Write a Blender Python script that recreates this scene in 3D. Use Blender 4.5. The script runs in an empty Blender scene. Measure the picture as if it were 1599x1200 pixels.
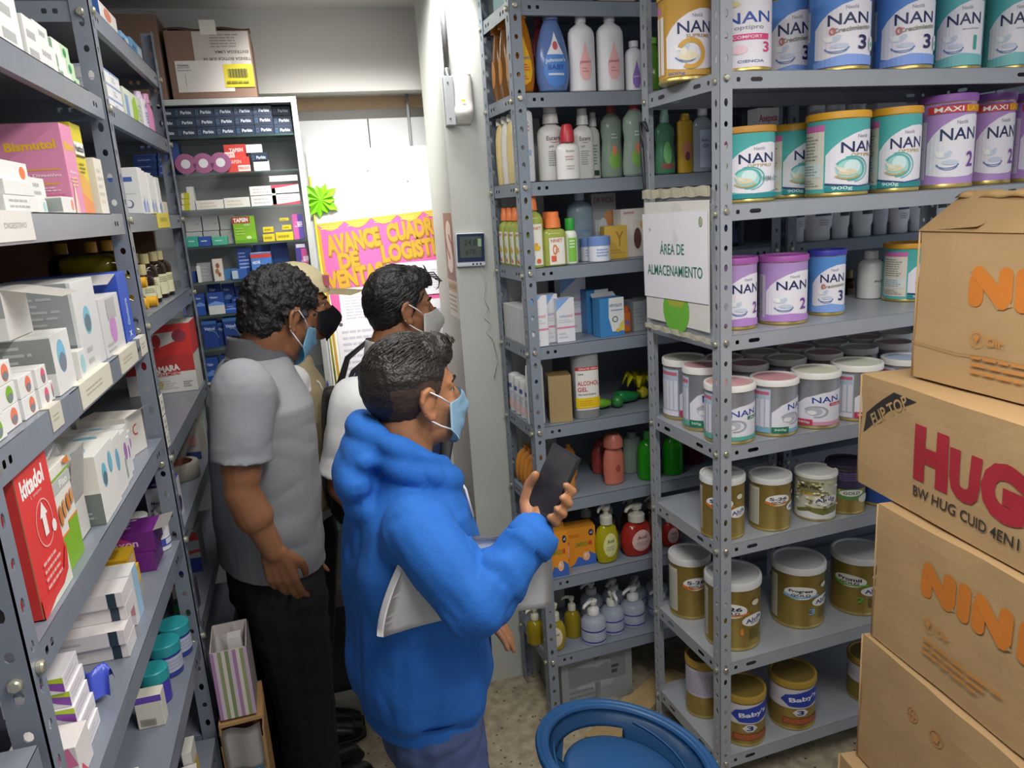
import bpy, bmesh, math, random
from mathutils import Vector, Matrix, noise
R = math.radians
random.seed(7)
SC = bpy.context.scene
COL = SC.collection

# ------------------------------------------------------------------ camera
F_PX, CAM_H = 1190.0, 1.8
def _n(v): return Vector(v).normalized()
_zc = -_n(((1130-800)/F_PX, -(5600-600)/F_PX, -1.0))       # world up seen by the camera
_yc = _n(((460-800)/F_PX, -(338-600)/F_PX, -1.0))          # aisle direction seen by the camera
_yc = (_yc - _zc*_yc.dot(_zc)).normalized()
_xc = _yc.cross(_zc)
CAM_R = Matrix((_xc, _yc, _zc))
CAM_C = Vector((0, 0, CAM_H))
cam_data = bpy.data.cameras.new('camera')
cam_data.sensor_fit = 'HORIZONTAL'; cam_data.sensor_width = 36.0
cam_data.lens = 36.0*F_PX/1599.0
cam_data.clip_start = 0.05
cam = bpy.data.objects.new('camera', cam_data)
cam.matrix_world = Matrix.Translation(CAM_C) @ CAM_R.to_4x4()
COL.objects.link(cam); SC.camera = cam

# ------------------------------------------------------------------ light and exposure
SC.view_settings.view_transform = 'Standard'
SC.view_settings.look = 'None'
SC.view_settings.gamma = 1.0
SC.view_settings.use_curve_mapping = False
SC.view_settings.exposure = 0.12
world = bpy.data.worlds.new('world'); SC.world = world; world.use_nodes = True
world.node_tree.nodes['Background'].inputs[0].default_value = (0.80, 0.87, 1.0, 1)
world.node_tree.nodes['Background'].inputs[1].default_value = 0.46

def area(name, loc, sx, sy, power, color=(1, 1, 1), aim=None, spread=180):
    l = bpy.data.lights.new(name, 'AREA'); l.shape = 'RECTANGLE'; l.size = sx; l.size_y = sy
    l.energy = power; l.color = color; l.spread = R(spread)
    o = bpy.data.objects.new(name, l); COL.objects.link(o); o.location = loc
    if aim is not None:
        o.rotation_euler = (Vector(aim)-Vector(loc)).to_track_quat('-Z', 'Y').to_euler()
    return o
area('tube_and_fill_light', (0.42, 0.45, 2.50), 0.25, 1.2, 24, (1.0, 0.97, 0.92))
area('tube_and_fill_light', (0.08, 1.75, 2.53), 0.20, 1.0, 10, (1.0, 0.98, 0.95))  # fill lamp added above the aisle to lighten the dark cabinet interior
area('tube_and_fill_light', (0.25, 2.50, 2.54), 0.6, 0.14, 10, (1.0, 0.98, 0.94), (0.38, 3.3, 1.55), 75)
area('tube_and_fill_light', (1.45, 0.70, 2.50), 1.2, 0.25, 14, (1.0, 0.96, 0.90))

# ------------------------------------------------------------------ pixels to points
def ray(u, v):
    return CAM_R @ Vector(((u-800)/F_PX, -(v-600)/F_PX, -1.0))
def on_z(u, v, z):
    r = ray(u, v); return CAM_C + r*((z-CAM_H)/r.z)
def on_y(u, v, y):
    r = ray(u, v); return CAM_C + r*(y/r.y)
def on_x(u, v, x):
    r = ray(u, v); return CAM_C + r*(x/r.x)

class Frame:
    """A shelf unit's own axes: x along its front, y into its depth, z up."""
    def __init__(s, ox, oy, deg):
        s.o = Vector((ox, oy, 0)); a = R(deg); s.a = a
        s.ex = Vector((math.cos(a), math.sin(a), 0)); s.ey = Vector((-math.sin(a), math.cos(a), 0))
    def w(s, x, y, z): return s.o + s.ex*x + s.ey*y + Vector((0, 0, z))
    def plane(s, u, v, ly):                 # pixel -> (lx, z) on the upright plane local y = ly
        r = ray(u, v); p0 = s.o + s.ey*ly
        t = (p0-CAM_C).dot(s.ey)/r.dot(s.ey); p = CAM_C + r*t
        return (p-s.o).dot(s.ex), p.z
    def onz(s, u, v, z):
        p = on_z(u, v, z)-s.o; return p.dot(s.ex), p.dot(s.ey)

# ------------------------------------------------------------------ materials
def lin(h):
    h = h.lstrip('#'); c = [int(h[i:i+2], 16)/255 for i in (0, 2, 4)]
    return [x/12.92 if x <= .04045 else ((x+.055)/1.055)**2.4 for x in c]
MATS = {}
def M(key, color='#888888', rough=.5, metal=0.0, trans=0.0, alpha=1.0, var=.06, scale=30., bump=0.0, bscale=None, spec=.5, emit=0.0, ior=1.45, stretch=None, sub=0.0):
    if key in MATS: return MATS[key]
    m = bpy.data.materials.new(key); m.use_nodes = True; MATS[key] = m
    nt = m.node_tree; nd = nt.nodes; b = nd['Principled BSDF']
    c = lin(color) if isinstance(color, str) else list(color)
    tc = nd.new('ShaderNodeTexCoord'); nz = nd.new('ShaderNodeTexNoise')
    nz.inputs['Scale'].default_value = scale; nz.inputs['Detail'].default_value = 4
    src = tc.outputs['Object']
    if stretch:
        mp = nd.new('ShaderNodeMapping'); mp.inputs['Scale'].default_value = stretch
        nt.links.new(src, mp.inputs[0]); src = mp.outputs[0]
    nt.links.new(src, nz.inputs['Vector'])
    mx = nd.new('ShaderNodeMix'); mx.data_type = 'RGBA'
    mx.inputs[6].default_value = [max(0, x*(1-var)) for x in c]+[1]
    mx.inputs[7].default_value = [min(1, x*(1+var)) for x in c]+[1]
    nt.links.new(nz.outputs['Fac'], mx.inputs[0]); nt.links.new(mx.outputs[2], b.inputs['Base Color'])
    b.inputs['Roughness'].default_value = rough; b.inputs['Metallic'].default_value = metal
    b.inputs['Transmission Weight'].default_value = trans; b.inputs['Alpha'].default_value = alpha
    b.inputs['Specular IOR Level'].default_value = spec; b.inputs['IOR'].default_value = ior
    if sub: b.inputs['Subsurface Weight'].default_value = sub; b.inputs['Subsurface Radius'].default_value = (.02, .008, .004); b.inputs['Subsurface Scale'].default_value = .3
    if emit:
        b.inputs['Emission Color'].default_value = c+[1]; b.inputs['Emission Strength'].default_value = emit
    if bump:
        n2 = nd.new('ShaderNodeTexNoise'); n2.inputs['Scale'].default_value = bscale or scale; n2.inputs['Detail'].default_value = 3
        nt.links.new(src, n2.inputs['Vector'])
        bp = nd.new('ShaderNodeBump'); bp.inputs['Strength'].default_value = bump; bp.inputs['Distance'].default_value = .01
        nt.links.new(n2.outputs['Fac'], bp.inputs['Height']); nt.links.new(bp.outputs['Normal'], b.inputs['Normal'])
    return m
def P(h, rough=.45):                                      # printed card or plastic of one colour
    return M('print_'+h.lstrip('#')+('' if rough == .45 else '_%d' % (rough*100)), h, rough=rough, var=.03, scale=12)
def C(c): return P(c) if isinstance(c, str) else c

STEEL = M('grey_enamel_steel', '#9ca1a8', rough=.36, var=.10, scale=9, bump=.02, bscale=60)
STEEL_B = M('blue_grey_enamel_steel', '#7f8894', rough=.38, var=.10, scale=9, bump=.02, bscale=60)
STEEL_L = M('worn_grey_enamel_steel', '#797f8a', rough=.30, var=.14, scale=7, bump=.03, bscale=50)
ZINC = M('zinc_bolt', '#b9b6a4', rough=.35, metal=.7)
CARD = M('brown_cardboard', '#b0895a', rough=.8, var=.10, scale=6, bump=.10, bscale=90, stretch=(1, 1, 6))
CARD_T = M('tan_cardboard', '#b5956a', rough=.8, var=.07, scale=5, bump=.08, bscale=80)
WHITE_P = M('white_plastic', '#e6e6e4', rough=.35, var=.02)
BLACK_P = M('black_plastic', '#141518', rough=.35, var=.1)
CLEAR = M('clear_plastic', '#f4f8fa', rough=.06, trans=.96, ior=1.12, var=.01)
FILM = M('thin_clear_film', '#dfe3e5', rough=.12, alpha=.25, var=.02, bump=.5, bscale=14)
GLASS = M('greenish_shelf_glass', '#7fa89a', rough=.04, alpha=.14, var=.01)

# ------------------------------------------------------------------ text outlines
TXT = {}
def text_mesh(s, bold):
    k = (s, bold)
    if k not in TXT:
        cu = bpy.data.curves.new('lettering', 'FONT'); cu.body = s; cu.offset = bold; cu.resolution_u = 3
        o = bpy.data.objects.new('lettering', cu); me = bpy.data.meshes.new_from_object(o)
        vs = [v.co.copy() for v in me.vertices]; fs = [tuple(p.vertices) for p in me.polygons]
        x0 = min((v.x for v in vs), default=0); x1 = max((v.x for v in vs), default=1)
        y0 = min((v.y for v in vs), default=0); y1 = max((v.y for v in vs), default=1)
        TXT[k] = ([((v.x-x0)/max(1e-6, x1-x0)-.5, (v.y-y0)/max(1e-6, y1-y0)-.5) for v in vs], fs)
        bpy.data.objects.remove(o); bpy.data.curves.remove(cu); bpy.data.meshes.remove(me)
    return TXT[k]

# ------------------------------------------------------------------ mesh builder
class MB:
    def __init__(s): s.bm = bmesh.new(); s.mats = []
    def mi(s, m):
        m = C(m)
        if m not in s.mats: s.mats.append(m)
        return s.mats.index(m)
    def f(s, pts, m, smooth=False):
        vs = [p if isinstance(p, bmesh.types.BMVert) else s.bm.verts.new(p) for p in pts]
        try: fa = s.bm.faces.new(vs)
        except ValueError: return None
        fa.material_index = s.mi(m); fa.smooth = smooth; return fa
    def box(s, a, b, m, mats=None, T=None, bev=0.0):
        (x0, y0, z0), (x1, y1, z1) = a, b
        v = [s.bm.verts.new((T @ Vector(p)) if T else p) for p in
             ((x0,y0,z0),(x1,y0,z0),(x1,y1,z0),(x0,y1,z0),(x0,y0,z1),(x1,y0,z1),(x1,y1,z1),(x0,y1,z1))]
        mats = mats or {}; fs = []
        for k, ix in dict(bottom=(3,2,1,0), top=(4,5,6,7), front=(0,1,5,4), right=(1,2,6,5), back=(2,3,7,6), left=(3,0,4,7)).items():
            fs.append(s.f([v[i] for i in ix], mats.get(k, m)))
        if bev:
            es = list({e for fa in fs for e in fa.edges})
            bmesh.ops.bevel(s.bm, geom=es, offset=bev, segments=2, affect='EDGES', profile=.6)
        return s
    def rbox(s, cx, cy, z0, w, d, h, m, mats=None, rz=0, bev=0):
        T = Matrix.Translation((cx, cy, z0)) @ Matrix.Rotation(rz, 4, 'Z')
        return s.box((-w/2, -d/2, 0), (w/2, d/2, h), m, mats, T, bev)
    def lathe(s, prof, m, n=28, sx=1.0, sy=1.0, T=None, mats=None, pw=2.0):
        """prof: (r, z) from bottom to top; sharp corners get their own ring; pw > 2 squares the section."""
        rings = []
        def ring(r, z):
            if r < 1e-6:
                p = Vector((0, 0, z)); return [s.bm.verts.new(T @ p if T else p)]
            o = []
            for i in range(n):
                a = 2*math.pi*i/n; ca, sa = math.cos(a), math.sin(a)
                if pw != 2.0:
                    k = (abs(ca)**pw+abs(sa)**pw)**(-1/pw); ca *= k; sa *= k
                p = Vector((r*sx*ca, r*sy*sa, z)); o.append(s.bm.verts.new(T @ p if T else p))
            return o
        prev = None
        for i in range(len(prof)-1):
            (r0, z0), (r1, z1) = prof[i], prof[i+1]
            if prev is None: lo = ring(r0, z0)
            else:
                q = prof[i-1]; a = Vector((r0-q[0], z0-q[1])); b = Vector((r1-r0, z1-z0))
                lo = prev if (a.length > 1e-7 and b.length > 1e-7 and a.angle(b) < R(38)) else ring(r0, z0)
            hi = ring(r1, z1); mm = mats[i] if mats else m
            if len(lo) == 1 and len(hi) == 1: prev = hi; continue
            for j in range(n):
                k = (j+1) % n
                if len(lo) == 1: s.f([lo[0], hi[j], hi[k]][::-1] if False else [lo[0], hi[k], hi[j]], mm, True)
                elif len(hi) == 1: s.f([lo[j], lo[k], hi[0]], mm, True)
                else: s.f([lo[j], lo[k], hi[k], hi[j]], mm, True)
            prev = hi
        return s
    def tube(s, pts, r, m, n=8, cap=True, flat=1.0):
        pts = [Vector(p) for p in pts]; rs = r if isinstance(r, (list, tuple)) else [r]*len(pts)
        rings = []; up = Vector((0, 0, 1))
        for i, p in enumerate(pts):
            t = (pts[min(i+1, len(pts)-1)]-pts[max(i-1, 0)]).normalized()
            u = t.cross(up)
            if u.length < .05: u = t.cross(Vector((0, 1, 0)))
            u.normalize(); w = u.cross(t).normalized()
            rings.append([s.bm.verts.new(p+u*rs[i]*math.cos(2*math.pi*j/n)+w*rs[i]*flat*math.sin(2*math.pi*j/n)) for j in range(n)])
        for a, b in zip(rings, rings[1:]):
            for j in range(n): s.f([a[j], a[(j+1) % n], b[(j+1) % n], b[j]], m, True)
        if cap: s.f(rings[0][::-1], m); s.f(rings[-1], m)
        return s
    def ball(s, c, r, m, n=12, sc=(1, 1, 1), T=None):
        k = n//2; c = Vector(c)
        def pt(i, j):
            a = math.pi*i/k; b = 2*math.pi*j/n
            p = c+Vector((r*sc[0]*math.sin(a)*math.cos(b), r*sc[1]*math.sin(a)*math.sin(b), r*sc[2]*math.cos(a)))
            return T @ p if T else p
        g = [[s.bm.verts.new(pt(i, j)) for j in range(n)] if 0 < i < k else [s.bm.verts.new(pt(i, 0))] for i in range(k+1)]
        for i in range(k):
            for j in range(n):
                a, b = g[i], g[i+1]; q = (j+1) % n
                vs = [a[0], b[j], b[q]] if len(a) == 1 else ([a[j], b[0], a[q]] if len(b) == 1 else [a[j], b[j], b[q], a[q]])
                s.f(vs, m, True)
        return s
    def prism(s, poly, h0, h1, m, T=None, side=None):
        """poly in local xy, extruded along z from h0 to h1."""
        lo = [Vector((x, y, h0)) for x, y in poly]; hi = [Vector((x, y, h1)) for x, y in poly]
        if T: lo = [T @ p for p in lo]; hi = [T @ p for p in hi]
        s.f(hi, m); s.f(lo[::-1], m); n = len(poly)
        for i in range(n): s.f([lo[i], lo[(i+1) % n], hi[(i+1) % n], hi[i]], side or m)
        return s
    def sheet(s, fn, nu, nv, m, thick=0.0, smooth=True):
        g = [[s.bm.verts.new(fn(i/nu, j/nv)) for j in range(nv+1)] for i in range(nu+1)]
        fs = []
        for i in range(nu):
            for j in range(nv): fs.append(s.f([g[i][j], g[i+1][j], g[i+1][j+1], g[i][j+1]], m, smooth))
        if thick: bmesh.ops.solidify(s.bm, geom=[x for x in fs if x], thickness=thick)
        return s
    # -------- printed graphics: primitives in fractions of a W x H panel, laid on by fn(u_m, v_m, off)
    def decal(s, prims, W, H, fn, seg=None, k0=1, vseg=None):
        for k, p in enumerate(prims):
            t = p[0]; polys = []; off = .00025*(k+k0)
            if t == 'r':
                _, a, b, c, d, col = p; polys = [[(a*W, b*H), (c*W, b*H), (c*W, d*H), (a*W, d*H)]]
            elif t == 'e':
                _, a, b, ru, rv, col = p[:6]; n = 24
                polys = [[(a*W+ru*W*math.cos(2*math.pi*i/n), b*H+rv*H*math.sin(2*math.pi*i/n)) for i in range(n)]]
            elif t == 'o':                                  # ring: (o, cu, cv, ru, rv, width fraction, col, a0, a1)
                _, a, b, ru, rv, wd, col = p[:7]; a0, a1 = (p[7], p[8]) if len(p) > 7 else (0, 360); n = 26
                q = [R(a0+(a1-a0)*i/n) for i in range(n+1)]
                for x, y in zip(q, q[1:]):
                    polys.append([((a+ru*math.cos(x))*W, (b+rv*math.sin(x))*H), ((a+ru*math.cos(y))*W, (b+rv*math.sin(y))*H),
                                  ((a+ru*(1-wd)*math.cos(y))*W, (b+rv*(1-wd)*math.sin(y))*H), ((a+ru*(1-wd)*math.cos(x))*W, (b+rv*(1-wd)*math.sin(x))*H)][::-1])
            elif t == 'p':
                _, pts, col = p; polys = [[(x*W, y*H) for x, y in pts]]
                A = sum(x0*y1-x1*y0 for (x0, y0), (x1, y1) in zip(polys[0], polys[0][1:]+polys[0][:1]))
                if A < 0: polys = [polys[0][::-1]]
            elif t == 'l':                                  # n lines of small print
                _, a, b, c, d, n, col = p; rnd = random.Random(n*31+int(a*97))
                for i in range(n):
                    y = d-(i+.3)*(d-b)/n; hh = (d-b)/n*.42; e = a+(c-a)*rnd.uniform(.6, 1.0); x = a
                    while x < e:
                        x2 = min(e, x+(c-a)*rnd.uniform(.08, .25)); polys.append([(x*W, (y-hh)*H), (x2*W, (y-hh)*H), (x2*W, y*H), (x*W, y*H)]); x = x2+(c-a)*.025
            elif t == 't':                                  # (t, text, cu, cv, w, h, col, rot deg, bold)
                _, tx, cu, cv, w, h, col = p[:7]; rot = R(p[7]) if len(p) > 7 else 0; bold = p[8] if len(p) > 8 else .012
                vs, fs = text_mesh(tx, bold); ca, sa = math.cos(rot), math.sin(rot)
                q = [(cu*W+(x*w*W)*ca-(y*h*H)*sa, cv*H+(x*w*W)*sa+(y*h*H)*ca) for x, y in vs]
                polys = [[q[i] for i in fa] for fa in fs]
            mi = s.mi(col)
            if seg:
                bm2 = bmesh.new()
                for po in polys:
                    try: bm2.faces.new([bm2.verts.new((x, y, 0)) for x, y in po])
                    except ValueError: pass
                xs = [v.co.x for v in bm2.verts]
                if xs:
                    i = math.floor(min(xs)/seg)+1
                    while i*seg < max(xs):
                        bmesh.ops.bisect_plane(bm2, geom=bm2.verts[:]+bm2.edges[:]+bm2.faces[:], plane_co=(i*seg, 0, 0), plane_no=(1, 0, 0)); i += 1
                ys = [v.co.y for v in bm2.verts]
                if ys and vseg:
                    i = math.floor(min(ys)/vseg)+1
                    while i*vseg < max(ys):
                        bmesh.ops.bisect_plane(bm2, geom=bm2.verts[:]+bm2.edges[:]+bm2.faces[:], plane_co=(0, i*vseg, 0), plane_no=(0, 1, 0)); i += 1
                polys = [[(v.co.x, v.co.y) for v in fa.verts] for fa in bm2.faces]; bm2.free()
            for po in polys:
                A = sum(x0*y1-x1*y0 for (x0, y0), (x1, y1) in zip(po, po[1:]+po[:1]))
                if A < 0: po = po[::-1]
                try:
                    fa = s.bm.faces.new([s.bm.verts.new(fn(x, y, off)) for x, y in po]); fa.material_index = mi; fa.smooth = bool(seg)
                except ValueError: pass
        return s
    def wrap(s, prims, r, z0, H, arc, n=40, ry=None, rz=0, prof=None):
        """wrap a panel of arc length arc (centred on the front, -y) round an upright cylinder"""
        ry = ry or r
        def fn(u, v, off):
            a = (u-arc/2)/r + rz; q = prof(v/H) if prof else 1.0
            return Vector(((r*q+off)*math.sin(a), -(ry*q+off)*math.cos(a), z0+v))
        return s.decal(prims, arc, H, fn, seg=2*math.pi*r/n, k0=2)
    def mesh(s, name):
        me = bpy.data.meshes.new(name); s.bm.normal_update(); s.bm.to_mesh(me); s.bm.free()
        for m in s.mats: me.materials.append(m)
        return me
    def build(s, name, parent=None, label=None):
        o = bpy.data.objects.new(name, s.mesh(name)); COL.objects.link(o)
        if parent: o.parent = parent
        if label: o['label'] = label
        return o

def tag(o, label, cat, group=None, kind=None):
    if label: o['label'] = label
    if cat: o['category'] = cat
    if group: o['group'] = group
    if kind: o['kind'] = kind
    return o
def thing(name, label=None, cat=None, loc=(0, 0, 0), rz=0.0, group=None):
    o = bpy.data.objects.new(name, None); o.empty_display_size = .05; COL.objects.link(o)
    o.location = loc; o.rotation_euler = (0, 0, rz); return tag(o, label, cat, group)
def structure(mb, name):
    o = mb.build(name); o['kind'] = 'structure'; return o
KIDS = {}
def dup(o, parent=None):
    c = o.copy(); COL.objects.link(c)
    if parent: c.parent = parent
    for ch in list(o.children): dup(ch, c)
    return c
LIB = {}
def put(key, builder, loc, rz, label, cat, group=None, scale=None):
    """the first of a kind is built, every other one is copied with its parts"""
    if key not in LIB: o = LIB[key] = builder()
    else: o = dup(LIB[key])
    for k in ('label', 'group', 'category'):
        if k in o: del o[k]
    o.location = Vector(loc)+Vector((0, 0, .0008)); o.rotation_euler = (0, 0, rz)
    if scale: o.scale = scale
    return tag(o, label, cat, group)
ORD = ['first', 'second', 'third', 'fourth', 'fifth', 'sixth', 'seventh', 'eighth', 'ninth', 'tenth']
# ------------------------------------------------------------------ the room
def terrazzo():
    m = bpy.data.materials.new('terrazzo_floor'); m.use_nodes = True; nt = m.node_tree; nd = nt.nodes; b = nd['Principled BSDF']
    tc = nd.new('ShaderNodeTexCoord')
    def ramp(src, a, b_, c0, c1):
        r = nd.new('ShaderNodeValToRGB'); r.color_ramp.elements[0].position = a; r.color_ramp.elements[1].position = b_
        r.color_ramp.elements[0].color = c0; r.color_ramp.elements[1].color = c1; nt.links.new(src, r.inputs[0]); return r
    vo = nd.new('ShaderNodeTexVoronoi'); vo.inputs['Scale'].default_value = 48; vo.inputs['Randomness'].default_value = 1
    nt.links.new(tc.outputs['Object'], vo.inputs['Vector'])
    nz = nd.new('ShaderNodeTexNoise'); nz.inputs['Scale'].default_value = 26; nz.inputs['Detail'].default_value = 6; nt.links.new(tc.outputs['Object'], nz.inputs['Vector'])
    base = ramp(nz.outputs['Fac'], .35, .7, (*lin('#8f8671'), 1), (*lin('#b8ab90'), 1))
    spot = ramp(vo.outputs['Distance'], .16, .24, (0, 0, 0, 1), (1, 1, 1, 1))
    sel = ramp(vo.outputs['Color'], .62, .66, (1, 1, 1, 1), (0, 0, 0, 1))
    mxm = nd.new('ShaderNodeMath'); mxm.operation = 'MAXIMUM'
    nt.links.new(spot.outputs[0], mxm.inputs[0]); nt.links.new(sel.outputs[0], mxm.inputs[1])
    mx = nd.new('ShaderNodeMix'); mx.data_type = 'RGBA'; mx.inputs[6].default_value = (*lin('#3a352d'), 1)
    nt.links.new(mxm.outputs[0], mx.inputs[0]); nt.links.new(base.outputs[0], mx.inputs[7]); nt.links.new(mx.outputs[2], b.inputs['Base Color'])
    b.inputs['Roughness'].default_value = .42
    return m
FLOOR = terrazzo()
PLASTER = M('grey_white_plaster', '#c3c6c2', rough=.75, var=.05, scale=3, bump=.05, bscale=25)
PLASTER_W = M('white_plaster', '#dedbd6', rough=.7, var=.03, scale=2.5, bump=.03, bscale=20)
CEIL = M('ceiling_board', '#dad9d6', rough=.85, var=.03, scale=2)
mb = MB(); mb.box((-1.4, -2.0, -.05), (3.4, 4.0, 0), FLOOR); structure(mb, 'floor')
mb = MB(); mb.box((-1.4, -.6, 2.56), (3.4, 4.0, 2.62), CEIL); structure(mb, 'ceiling')
mb = MB(); mb.box((-1.10, -2.0, 0), (-1.0, 4.0, 2.56), PLASTER); structure(mb, 'wall_left')
# back wall: panelled lower wall with seams, a lit gap with a timber strip, upper wall
mb = MB()
for a, b in ((-1.0, -.05), (-.045, .335), (.34, 1.2)):
    mb.box((a, 3.32, 0), (b, 3.42, 2.172), M('grey_wall_panel', '#bfc1c2', rough=.6, var=.03, scale=3))
mb.box((-1.0, 3.345, 0), (1.2, 3.42, 2.17), P('#6d6f70'))
structure(mb, 'wall_back')
mb = MB(); mb.box((-1.0, 3.20, 2.262), (1.2, 3.42, 2.56), PLASTER_W); structure(mb, 'wall_upper')
mb = MB(); mb.box((-1.0, 3.33, 2.172), (1.2, 3.345, 2.21), P('#55524c')); mb.box((-1.0, 3.36, 2.2), (1.2, 3.39, 2.262), M('pine_strip', '#e0c29c', rough=.6, var=.12, scale=8, stretch=(.3, 6, 6))); structure(mb, 'trim_1')
mb = MB(); mb.tube([(.505, 3.31, 1.9), (.505, 3.31, 2.262)], .006, P('#8d8f90')); tag(mb.build('cable_conduit'), 'thin grey cable conduit running up the back wall beside the white column', 'conduit')
# the white column
mb = MB(); mb.box((.506, 2.565, 0), (.83, 2.94, 2.56), M('painted_column', '#b9bcb6', rough=.65, var=.06, scale=3.5, bump=.06, bscale=12)); structure(mb, 'wall_column')
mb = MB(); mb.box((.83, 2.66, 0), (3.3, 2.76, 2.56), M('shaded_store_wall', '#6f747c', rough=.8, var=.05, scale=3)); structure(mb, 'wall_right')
mb = MB(); mb.box((-.335, 2.555, 0), (.10, 2.60, .075), M('pale_kickboard', '#b9b4a8', rough=.6)); structure(mb, 'baseboard_back')

# ------------------------------------------------------------------ slotted-angle shelving
def holed(mb, L, W, t, pitch, a, b, fn, m, start=.0):
    """a strip of length L and width W pierced by a row of holes; fn(s, w, depth)"""
    n = int((L-start)/pitch); H8 = [(math.cos(R(22.5+45*i)), math.sin(R(22.5+45*i))) for i in range(8)]
    B8 = [(1, .41), (.41, 1), (-.41, 1), (-1, .41), (-1, -.41), (-.41, -1), (.41, -1), (1, -.41)]
    for i in range(n):
        s0 = start+i*pitch; c = s0+pitch/2; aa = a*(1.0 if i % 2 else .72)
        for d, flip in ((0, False), (t, True)):
            inn = [mb.bm.verts.new(fn(c+aa*x*1.06, W/2+b*y*1.06, d)) for x, y in H8]
            out = [mb.bm.verts.new(fn(c+pitch/2*x, W/2+W/2*y, d)) for x, y in B8]
            cor = {0: (1, 1), 2: (-1, 1), 4: (-1, -1), 6: (1, -1)}
            for j in range(8):
                k = (j+1) % 8; q = [inn[j], out[j]]
                if j in cor: q.append(mb.bm.verts.new(fn(c+pitch/2*cor[j][0], W/2+W/2*cor[j][1], d)))
                q += [out[k], inn[k]]
                mb.f(q[::-1] if flip else q, m)
            if d == 0: i0 = inn
        for j in range(8): mb.f([i0[(j+1) % 8], i0[j], inn[j], inn[(j+1) % 8]], m)
    if start: pass
    e = start+n*pitch
    if L-e > 1e-4: mb.f([fn(e, 0, 0), fn(L, 0, 0), fn(L, W, 0), fn(e, W, 0)], m)
    for w in (0, W): mb.f([fn(0, w, 0), fn(L, w, 0), fn(L, w, t), fn(0, w, t)], m)
    return mb
def post_mesh(H, m, sx, sy, w=.036, t=.0022):
    mb = MB()
    holed(mb, H, w, t, .0508, .0095, .0055, lambda s, q, d: Vector((sx*q, sy*d, s)), m)
    holed(mb, H, w, t, .0508, .0095, .0055, lambda s, q, d: Vector((sx*d, sy*q, s+.0)), m)
    bmesh.ops.recalc_face_normals(mb.bm, faces=mb.bm.faces[:])
    return mb.mesh('post')
def bolt_mesh():
    mb = MB(); mb.lathe([(.0, 0), (.0085, 0), (.0085, .005), (.0065, .0075), (0, .008)], ZINC, n=6); return mb.mesh('bolt')
BOLT = bolt_mesh()
def shelf_mesh(W, D, m, slots, lip=.040):
    mb = MB(); g = .0035; x0, x1, y0, y1 = g, W-g, g, D-g; t = .0016
    mb.box((x0, y0, -t), (x1, y1, 0), m)
    def lipq(fn, L):
        hs = []                                           # holes near both ends
        for c, a, b in slots: hs += [(c, a, b), (L-c, a, b)]
        hs.sort(); e = 0
        for c, a, b in hs:
            mb.f([fn(e, 0), fn(c-a*1.35, 0), fn(c-a*1.35, -lip), fn(e, -lip)], m); e = c+a*1.35
            H8 = [(math.cos(R(22.5+45*i)), math.sin(R(22.5+45*i))) for i in range(8)]; q = a*1.35; hl = lip/2
            inn = [mb.bm.verts.new(fn(c+a*(1 if abs(x) > .5 else .72)*(1 if x > 0 else -1), -hl+b*y*1.06)) for x, y in H8]
            B8 = [(1, .41), (.41, 1), (-.41, 1), (-1, .41), (-1, -.41), (-.41, -1), (.41, -1), (1, -.41)]
            out = [mb.bm.verts.new(fn(c+q*x, -hl+hl*y)) for x, y in B8]; cor = {0: (1, 1), 2: (-1, 1), 4: (-1, -1), 6: (1, -1)}
            for j in range(8):
                k = (j+1) % 8; z = [inn[j], out[j]]
                if j in cor: z.append(mb.bm.verts.new(fn(c+q*cor[j][0], -hl+hl*cor[j][1])))
                mb.f(z+[out[k], inn[k]], m)
        mb.f([fn(e, 0), fn(L, 0), fn(L, -lip), fn(e, -lip)], m)
    lipq(lambda s, z: Vector((x0+s, y0, z)), x1-x0); lipq(lambda s, z: Vector((x0+s, y1, z)), x1-x0)
    lipq(lambda s, z: Vector((x0, y0+s, z)), y1-y0); lipq(lambda s, z: Vector((x1, y0+s, z)), y1-y0)
    r = .013                                              # return flange under the lip
    mb.box((x0, y0, -lip-t), (x1, y0+r, -lip), m); mb.box((x0, y1-r, -lip-t), (x1, y1, -lip), m)
    return mb.mesh('shelf')
def unit(fr, W, D, H, zs, label, m, slots, corners=((0, 0), (1, 0), (0, 1), (1, 1)), lip=.040, name='metal_shelving_unit', xo=0.0, back=None):
    root = thing(name, label, 'shelving unit', fr.w(xo, 0, 0), fr.a)
    for cx, cy in corners:
        p = bpy.data.objects.new('post', post_mesh(H, m, 1-2*cx, 1-2*cy)); COL.objects.link(p); p.parent = root; p.location = (W*cx, D*cy, 0)
        for z in zs:
            for ax in (0, 1):
                b = bpy.data.objects.new('bolt', BOLT); COL.objects.link(b); b.parent = p
                sx, sy = 1-2*cx, 1-2*cy
                if ax == 0: b.location = (sx*.018, -sy*.0003, z-.016); b.rotation_euler = (R(90)*sy, 0, 0)
                else: b.location = (-sx*.0003, sy*.018, z-.022); b.rotation_euler = (0, -R(90)*sx, 0)
    me = shelf_mesh(W, D, m, slots, lip)
    for z in zs:
        o = bpy.data.objects.new('shelf', me); COL.objects.link(o); o.parent = root; o.location = (0, 0, z)
    if back: 
        mb = MB(); mb.box((.004, D-.004, .1), (W-.004, D-.0015, H-.05), back); mb.build('back_panel', root)
    return root
FA = Frame(1.039, 1.767, 3.0)
ZA = [2.08, 1.76, 1.42, 1.11, .82, .44, .12]
unit(FA, 1.10, .40, 2.50, ZA, 'light grey slotted-angle shelving unit loaded with baby formula cans, nearest on the right', STEEL, [(.052, .0055, .0055), (.105, .0175, .0055)])
FB = Frame(.655, 2.25, 3.0)
ZB = [2.36, 2.11, 1.857, 1.60, 1.353, 1.09, .827, .55, .258]
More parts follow.
